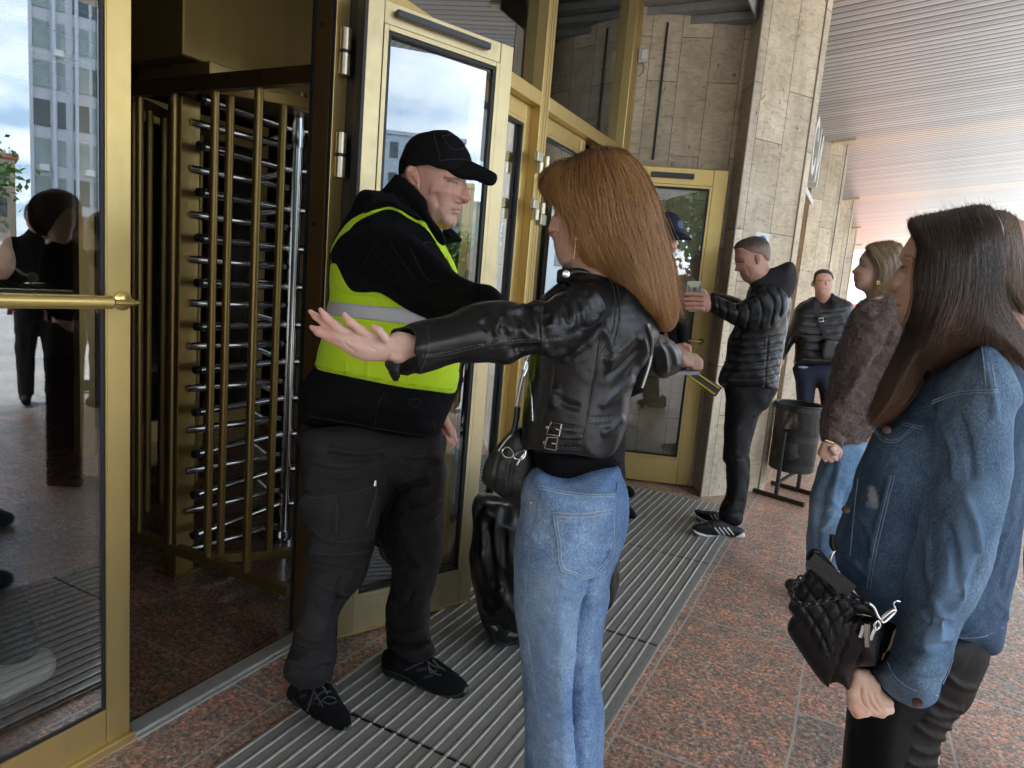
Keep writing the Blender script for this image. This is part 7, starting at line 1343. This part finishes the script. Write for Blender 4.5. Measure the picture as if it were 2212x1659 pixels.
# ---------------------------------------------------------------- man with crossbody bag farther off
DM = 5.9; m_org = (round(float(ond(1780, 950, DM)[0]), 3), round(float(ond(1780, 950, DM)[1]), 3), 0)
mh = Mesh([inf(jl2((322,470),(325,410),(350,380),(405,370),(455,385),(478,430),(480,485),(470,545),(440,580),(400,600),(350,580),(328,530)), DM, .085, .085), cap((*jl2((395,570))[0], DM),(*jl2((400,640))[0], DM+.02), .06, .07, .02), ell((*jl2((315,485))[0], DM+.01), (.015,.02,.03))], .005, 1, 1)
mh.stroke(jl2((360,462),(398,457)), 1.1, (.1,.06,.05), .8); mh.stroke(jl2((428,460),(462,458)), 1.1, (.1,.06,.05), .8); mh.stroke(jl2((395,530),(445,530)), .8, (.35,.14,.12), .7); mh.stroke(jl2((425,470),(430,505)), 1.2, (.70,.38,.30), .7); mh.lines([jl2((420,460),(425,500))], 1.6, .012)
mj = dict(neck=(1777,640,5.9), chest=(1777,680,5.92), pelvis=(1770,800,5.92), shl=(1740,665,5.9), ell=(1710,730,5.9), wrl=(1690,780,5.88), shr=(1825,665,5.9), elr=(1840,740,5.9), wrr=(1845,790,5.86), hil=(1745,830,5.9), knl=(1745,900,5.9), anl=(1745,975,5.9), hir=(1790,830,5.92), knr=(1790,900,5.92), anr=(1790,975,5.92))
mhand = Mesh([ell((*jl2((50,1140))[0], DM-.02), (.028,.03,.045)), ], .008, 1, 1)
mn = person('stocky man with a shoulder bag facing the camera in the background', m_org, [skeleton(mj), mh, mhand], SKIN_M)
put('hair', Mesh([inf(jl2((318,440),(330,395),(370,370),(415,366),(460,383),(483,420),(484,500),(460,580),(400,605),(345,580),(318,500)), DM, .09, .085), clipo(jl2((312,470),(325,395),(370,366),(415,362),(465,380),(488,430),(482,455),(470,420),(440,404),(400,400),(355,412),(335,450),(328,500)))], .006, 0, 1), hairm('dark_short_hair', (.03,.02,.015), .6), mn)
mt = Mesh([inf(jl2((330,590),(270,620),(200,655),(160,700),(140,780),(100,880),(60,990),(38,1090),(40,1130),(72,1128),(110,1060),(150,990),(170,960),(165,1060),(158,1165),(230,1180),(330,1195),(420,1185),(540,1165),(600,1050),(660,850),(665,720),(640,650),(580,615),(500,585),(470,560),(400,640)), DM+.02, .15, .13, .15)], .01, 1, 1)
for k in range(7): y0 = 700+k*65; mt.lines([jl2((165,y0+10),(300,y0+25),(450,y0+20),(600,y0))], 1.8, -.014)
mt.noise(.004, 8); mto = put('puffer_jacket', mt, PUF, mn)
put('shirt_hem', Mesh([inf(jl2((175,1175),(240,1205),(310,1195),(330,1180),(240,1165)), DM-.05, .05, .04)], .008, 1, 1), simple('blue_shirt', (.35,.42,.6), .8), mn)
mtr = Mesh([inf(jl2((165,1150),(168,1300),(178,1450),(190,1700),(190,1900),(280,1900),(310,1700),(325,1470),(345,1330),(375,1450),(390,1700),(400,1900),(480,1900),(480,1500),(500,1300),(490,1150)), DM+.02, .12, .10, .12)], .011, 1, 1); put('trousers', mtr, cloth('navy_trousers', (.012,.016,.035), .8), mn)
for x in (1738, 1785):
    P = onz(x, 975); put('shoe', Mesh([capw(P+np.array([0,0,.045]), P+np.array([.03,-.13,.035]), .045, .036)], .009, 1, 1, floor=True), shm, mn)
mb_ = Mesh([inf(jl2((415,950),(520,965),(515,1060),(490,1110),(420,1120),(385,1100)), DM-.17, .03, .04, pw=3)], .008, 1, 1); bo_ = put('shoulder_bag', mb_, bag_m, None, tuple(np.round(ond(*jl2((450,1040))[0], DM-.17), 3))); tagp(bo_, 'dark shoulder bag hanging on the front of the man in the background', 'bag')
strap('strap', jl2((345,640),(375,780),(420,930)), lambda x, y: DM-.155, .035, M['plastic_dark'], bo_); surf_tube('buckle', jl2((360,775),(400,770),(402,800),(365,802)), lambda x, y: DM-.17, .005, METAL, bo_, 0, 6, False, True)
# ---------------------------------------------------------------- cap man with wand
DC = 3.75; c_org = (round(float(ond(1430, 1000, DC)[0]), 3), round(float(ond(1430, 1000, DC)[1]), 3), 0)
chh = Mesh([inf(il((60,200),(150,230),(235,245),(240,300),(228,338),(205,346),(205,395),(192,435),(140,450),(60,440)), DC, .075, .08), cap((*il((100,420))[0], DC),(*il((90,560))[0], DC), .06, .07, .02)], .007, 1, 1); chh.paint(il((120,330),(210,350),(195,440),(110,440)), (.12,.07,.05), 4, .85)
cha = [inf(il((222,1180),(280,1160),(330,1175),(352,1210),(340,1235),(260,1230)), DC-.35, .03, .03)]
for q in (((290,1175),(330,1200),(345,1240)), ((270,1175),(300,1205),(315,1240)), ((250,1180),(275,1210),(290,1240)), ((238,1185),(250,1215),(265,1238))): cha += chain([(x, y, DC-.37) for x, y in il(*q)], [.011,.011,.009], .004)
cha += chain([(x, y, DC-.38) for x, y in il((300,1170),(345,1185),(352,1225))], [.012,.011,.010], .004)
cj = dict(neck=(1415,580,3.75), chest=(1405,660,3.78), pelvis=(1320,860,3.8), shl=(1430,640,3.7), ell=(1440,740,3.6), wrl=(1455,770,3.42), hil=(1310,900,3.75), knl=(1312,1020,3.75), anl=(1320,1110,3.8))
cm_ = person('bearded man in a navy cap mostly hidden behind the red haired woman', c_org, [skeleton(cj, .9), chh, Mesh(cha, .005, 0, 1)], SKIN_M)
ccm = cloth('navy_cap', (.012,.016,.035), .8); cc = Mesh([inf(il((70,40),(120,0),(185,-8),(240,20),(285,80),(300,150),(302,190),(270,215),(200,215),(120,200),(60,190)), DC, .09, .10)], .006, 1, 1); cc.paint(il((250,75),(285,70),(300,120),(285,145),(258,135),(247,105)), (.10,.14,.26), 1.5, .9); co_ = put('cap', cc, ccm, cm_)
put('cap_brim', Mesh([inf(il((170,190),(290,185),(335,205),(375,230),(368,252),(320,243),(260,248),(190,242)), DC-.03, .05, .02, .05)], .006, 1, 1), ccm, cm_)
ct = Mesh([inf(il((40,440),(150,440),(215,500),(260,600),(290,760),(300,900),(310,1050),(280,1180),(180,1240),(80,1320),(-20,1450),(-80,1600),(-330,1600),(-260,1000),(-80,500)), DC+.03, .14, .13), inf(il((180,560),(250,620),(300,800),(330,1000),(345,1150),(320,1190),(250,1180),(230,1000),(200,800)), DC-.2, .06, .06, .1, k=.03)], .009, 1, 1); ct.noise(.004, 7); put('jacket', ct, BLACK_CLOTH, cm_)
cte = Mesh([inf([(1270,850),(1345,850),(1350,1000),(1352,1120),(1300,1130),(1280,1000)], DC+.05, .12, .10)], .01, 1, 1); put('trousers', cte, trm, cm_)
for a in (((110,60),(150,55),(180,85),(178,110),(140,125),(90,110)), ((120,160),(160,165),(190,205),(185,228),(150,235),(100,220))):
    f = fl_d([gl_(a[4])[0]])[0][2]; put('shoe', Mesh([inf(gl_(*a), f+.03, .045, .03)], .007, 1, 1, floor=True), shm, cm_)
wd = empty('metal_detector_wand', tuple(ond(1520, 828, 3.36)), 'black and yellow hand held metal detector wand beside the phone hand', 'detector')
wz = simple('wand_black', (.012,.012,.012), .4); m = MB(); q = [ond(*p, d) for p, d in zip(il((300,1425),(425,1405),(638,1550),(580,1630)), (3.38,3.38,3.36,3.36))]; m.sheet(q, N2*.03); m.build('body', wz, wd)
m = MB(); m.tube([ond(*p, 3.358) for p in il((335,1440),(418,1425),(612,1556),(572,1606))], .0042, 6, closed=True); m.build('yellow_rim', simple('wand_yellow', (.75,.52,.02), .5), wd, True)
m = MB(); m.sheet([ond(*p, 3.374) for p in il((475,1490),(500,1480),(510,1510),(480,1545))], N2*.002); m.build('panel', M['plastic_dark'], wd); m = MB(); m.tube([ond(*il((350,1435))[0], 3.39), ond(*il((300,1300))[0], 3.40)], .017, 10); m.build('handle', wz, wd, True)
# ---------------------------------------------------------------- black bin bag on the mat
k_org = (round(float(onz(1120, 1370)[0]), 3), round(float(onz(1120, 1370)[1]), 3), 0)
kb = Mesh([inf(dl((1140,130),(1170,108),(1230,120),(1320,130),(1450,140),(1700,150),(1850,200),(1930,420),(1940,600),(1925,720),(1870,780),(1700,900),(1500,950),(1380,965),(1272,972),(1205,900),(1170,800),(1140,700),(1112,600),(1105,450),(1118,300),(1120,200)), lambda x, y: 2.52+(x-1120)*.0006, .20, .16, .2, pw=2.5)], .008, 1, 1, floor=True)
kb.lines([dl((1200,820),(1260,850),(1380,890)), dl((1270,620),(1290,700),(1370,800)), dl((1210,800),(1290,740),(1280,620)), dl((1150,200),(1190,400),(1170,640)), dl((1260,160),(1250,380),(1300,560)), dl((1340,200),(1330,420),(1370,600)), dl((1180,780),(1210,600),(1180,420))], 8, .010); kb.lines([dl((1210,880),(1290,870),(1370,920)), dl((1200,300),(1230,500),(1240,650)), dl((1300,300),(1290,500),(1330,700)), dl((1880,500),(1900,600),(1890,700))], 8, -.010); kb.noise(.010, 4, 2)
bb_ = put('bin_bag', kb, leather('bin_bag_film', (.004,.004,.0045), .30, 40, .1, .3, .35), None, k_org); tagp(bb_, 'full black plastic bin bag standing on the mats behind the woman in jeans', 'bin bag')
put('glint_fold', Mesh([inf(dl((1200,825),(1250,840),(1300,870),(1375,880),(1380,915),(1320,915),(1250,890)), 2.37, .02, .03)], .005, 1, 1), simple('bag_glint', (.30,.30,.31), .25, .6), bb_)  # glint on the black film put in as a paler metallic patch

# ---------------------------------------------------------------- person inside behind the left glass
i_org = (-2.3, 1.0, 0); DI = 2.0
ij = dict(neck=(-60,590,2.0), chest=(-60,680,2.02), pelvis=(-50,960,2.02), hil=(-10,1000,1.98), knl=(0,1230,2.0), anl=(20,1400,2.0))
ih = Mesh([ell((-50, 520, 2.0), (.085, .078, .11)), ell((-20, 560, 2.0), (.06, .06, .07)), ell((14, 545, 2.0), (.016, .014, .02)), cap((-55,560,2.0),(-60,640,2.0), .055, .06, .02)], .006, 1, 1)
ip = person('person in dark clothes and white trainers standing inside behind the nearest glass door', i_org, [skeleton(ij), ih], SK_D)
im = Mesh([inf([(-170,560),(-80,590),(0,600),(60,620),(120,640),(168,640),(175,665),(130,690),(70,700),(70,800),(85,900),(70,1000),(-150,1010),(-190,800)], 2.02, .14, .11)], .008, 1, 1); im.noise(.004, 6); put('jacket', im, BLACK_CLOTH, ip)
put('hair', Mesh([inf([(-120,520),(-90,455),(-30,440),(10,470),(20,505),(-10,500),(-40,530),(-60,600),(-110,620)], 2.0, .09, .08)], .007, 1, 1), hairm('dark_hair', (.02,.014,.01), .5), ip)
it = Mesh([inf([(-170,960),(60,960),(75,1060),(55,1180),(62,1300),(84,1400),(80,1440),(40,1458),(-20,1455),(-40,1330),(-60,1200),(-90,1440),(-160,1440),(-180,1200)], 2.02, .10, .09)], .008, 1, 1); it.noise(.004, 6); put('trousers', it, cloth('navy_dark_trousers', (.010,.012,.02), .8), ip)
wsh = simple('white_trainer', (.78,.76,.68), .5, 0, .06, 30, .2, 80)
for P_, off in (([(-70,1530),(-75,1450),(-30,1440),(20,1420),(61,1404),(90,1398),(110,1405),(121,1424),(119,1450),(95,1474),(40,1502),(0,1524)], 0), ([(-190,1530),(-190,1450),(-130,1420),(-90,1430),(-80,1460),(-110,1500)], .05)):
    st = Mesh([inf(P_, lambda x, y, o=off: 1.965+(x)*.0009*0+(1450-y)*.0012+o, .05, .04)], .005, 1, 1, floor=True); put('shoe', st, wsh, ip)
# ---------------------------------------------------------------- people out on the square, mirrored in the glass
def passer(lab, x, y, ang, H, jac, trs, shoe_m, hairc, hood=False):
    c, s_ = math.cos(ang), math.sin(ang)
    def w(u, v, z): return (x+c*u-s_*v, y+s_*u+c*v, z*H/1.75)      # u forward, v left
    B = [capw(w(0,0,1.02), w(0,0,1.38), .08, .09, .03), capw(w(0,0,1.38), w(.01,0,1.55), .05, .05, .02), capw(w(.02,0,1.60), w(.02,0,1.66), .078, .082, .02), capw(w(.10,0,1.60), w(.085,0,1.63), .012, .01, .01), capw(w(.05,0,1.54), w(.04,0,1.58), .05, .06, .02)]
    for sg in (-1, 1): B += [capw(w(0,sg*.09,.95), w(.02,sg*.10,.5), .06, .04, .02), capw(w(.02,sg*.10,.5), w(0,sg*.10,.1), .04, .03, .02), capw(w(0,sg*.18,1.40), w(-.02,sg*.24,1.12), .035, .03, .02), capw(w(-.02,sg*.24,1.12), w(.10,sg*.22,.90), .03, .022, .02)]
    F_ = [capw(w(.10,0,0), w(.10,0,0), .01, .01)][:0]
    for sg in (-1, 1):
        for k in range(4): B += [capw(w(.10,sg*.21,.89), w(.13+.004*k,sg*(.20+.012*k),.80), .016, .008, .006)]
        B += [capw(w(.10,sg*.20,.88), w(.155,sg*.19,.83), .013, .009, .006)]
    o = person(lab, (x, y, 0), [Mesh(B, .009, 0, 1)], SKIN_M)
    J = [capw(w(0,0,.92), w(0,0,1.36), .17, .16, .05), capw(w(0,-.12,1.36), w(0,.12,1.36), .09, .09, .05)]
    for sg in (-1, 1): J += [capw(w(0,sg*.18,1.38), w(-.02,sg*.25,1.12), .075, .06, .04), capw(w(-.02,sg*.25,1.12), w(.09,sg*.22,.92), .06, .045, .03)]
    if hood: J += [capw(w(-.05,0,1.46), w(-.02,0,1.66), .10, .115, .03)]; J += [dict(t='cap', p=capw(w(.10,0,1.62), w(.10,0,1.62), 0, 0)['p'], q=capw(w(.12,0,1.60), w(.12,0,1.60), 0, 0)['p'], r=(.10,.10), k=0, m='sub', fl=None)]
    else: J += [capw(w(-.01,0,1.42), w(0,0,1.50), .085, .075, .03)]
    q = Mesh(J, .011, 1, 1); q.noise(.005, 6); put('jacket', q, jac, o)
    T2 = []
    for sg in (-1, 1): T2 += [capw(w(0,sg*.07,.95), w(.02,sg*.10,.5), .11, .075, .03), capw(w(.02,sg*.10,.5), w(0,sg*.10,.09), .075, .06, .02)]
    q = Mesh(T2, .012, 1, 1); q.noise(.004, 6); put('trousers', q, trs, o)
    for sg in (-1, 1): put('shoe', Mesh([capw(w(-.05,sg*.10,.045), w(.16,sg*.12,.035), .045, .036), capw(w(-.03,sg*.10,.05), w(-.02,sg*.10,.10), .045, .04, .02)], .009, 1, 1, floor=True), shoe_m, o)
    put('hair', Mesh([capw(w(-.01,0,1.66), w(-.02,0,1.70), .09, .085)], .009, 1, 1), hairm('hair_'+lab[:5], hairc, .5), o)
passer('man in black with dark trousers out on the square, mirrored in the nearest door', 3.0, 3.45, R(200), 1.72, BLACK_CLOTH, trm, shm, (.02,.015,.01))
passer('person in a beige hooded jacket and navy jeans mirrored in the nearest door', 2.56, 3.75, R(150), 1.68, cloth('beige_puffer', (.48,.36,.26), .7), cloth('navy_jeans', (.02,.035,.07), .8), shm, (.05,.03,.02), True)
passer('walker in grey on the square mirrored low in the open door', 3.4, 4.0, R(120), 1.7, cloth('grey_coat', (.12,.12,.13), .8), cloth('grey_trousers', (.06,.06,.065), .8), shm, (.04,.03,.02))
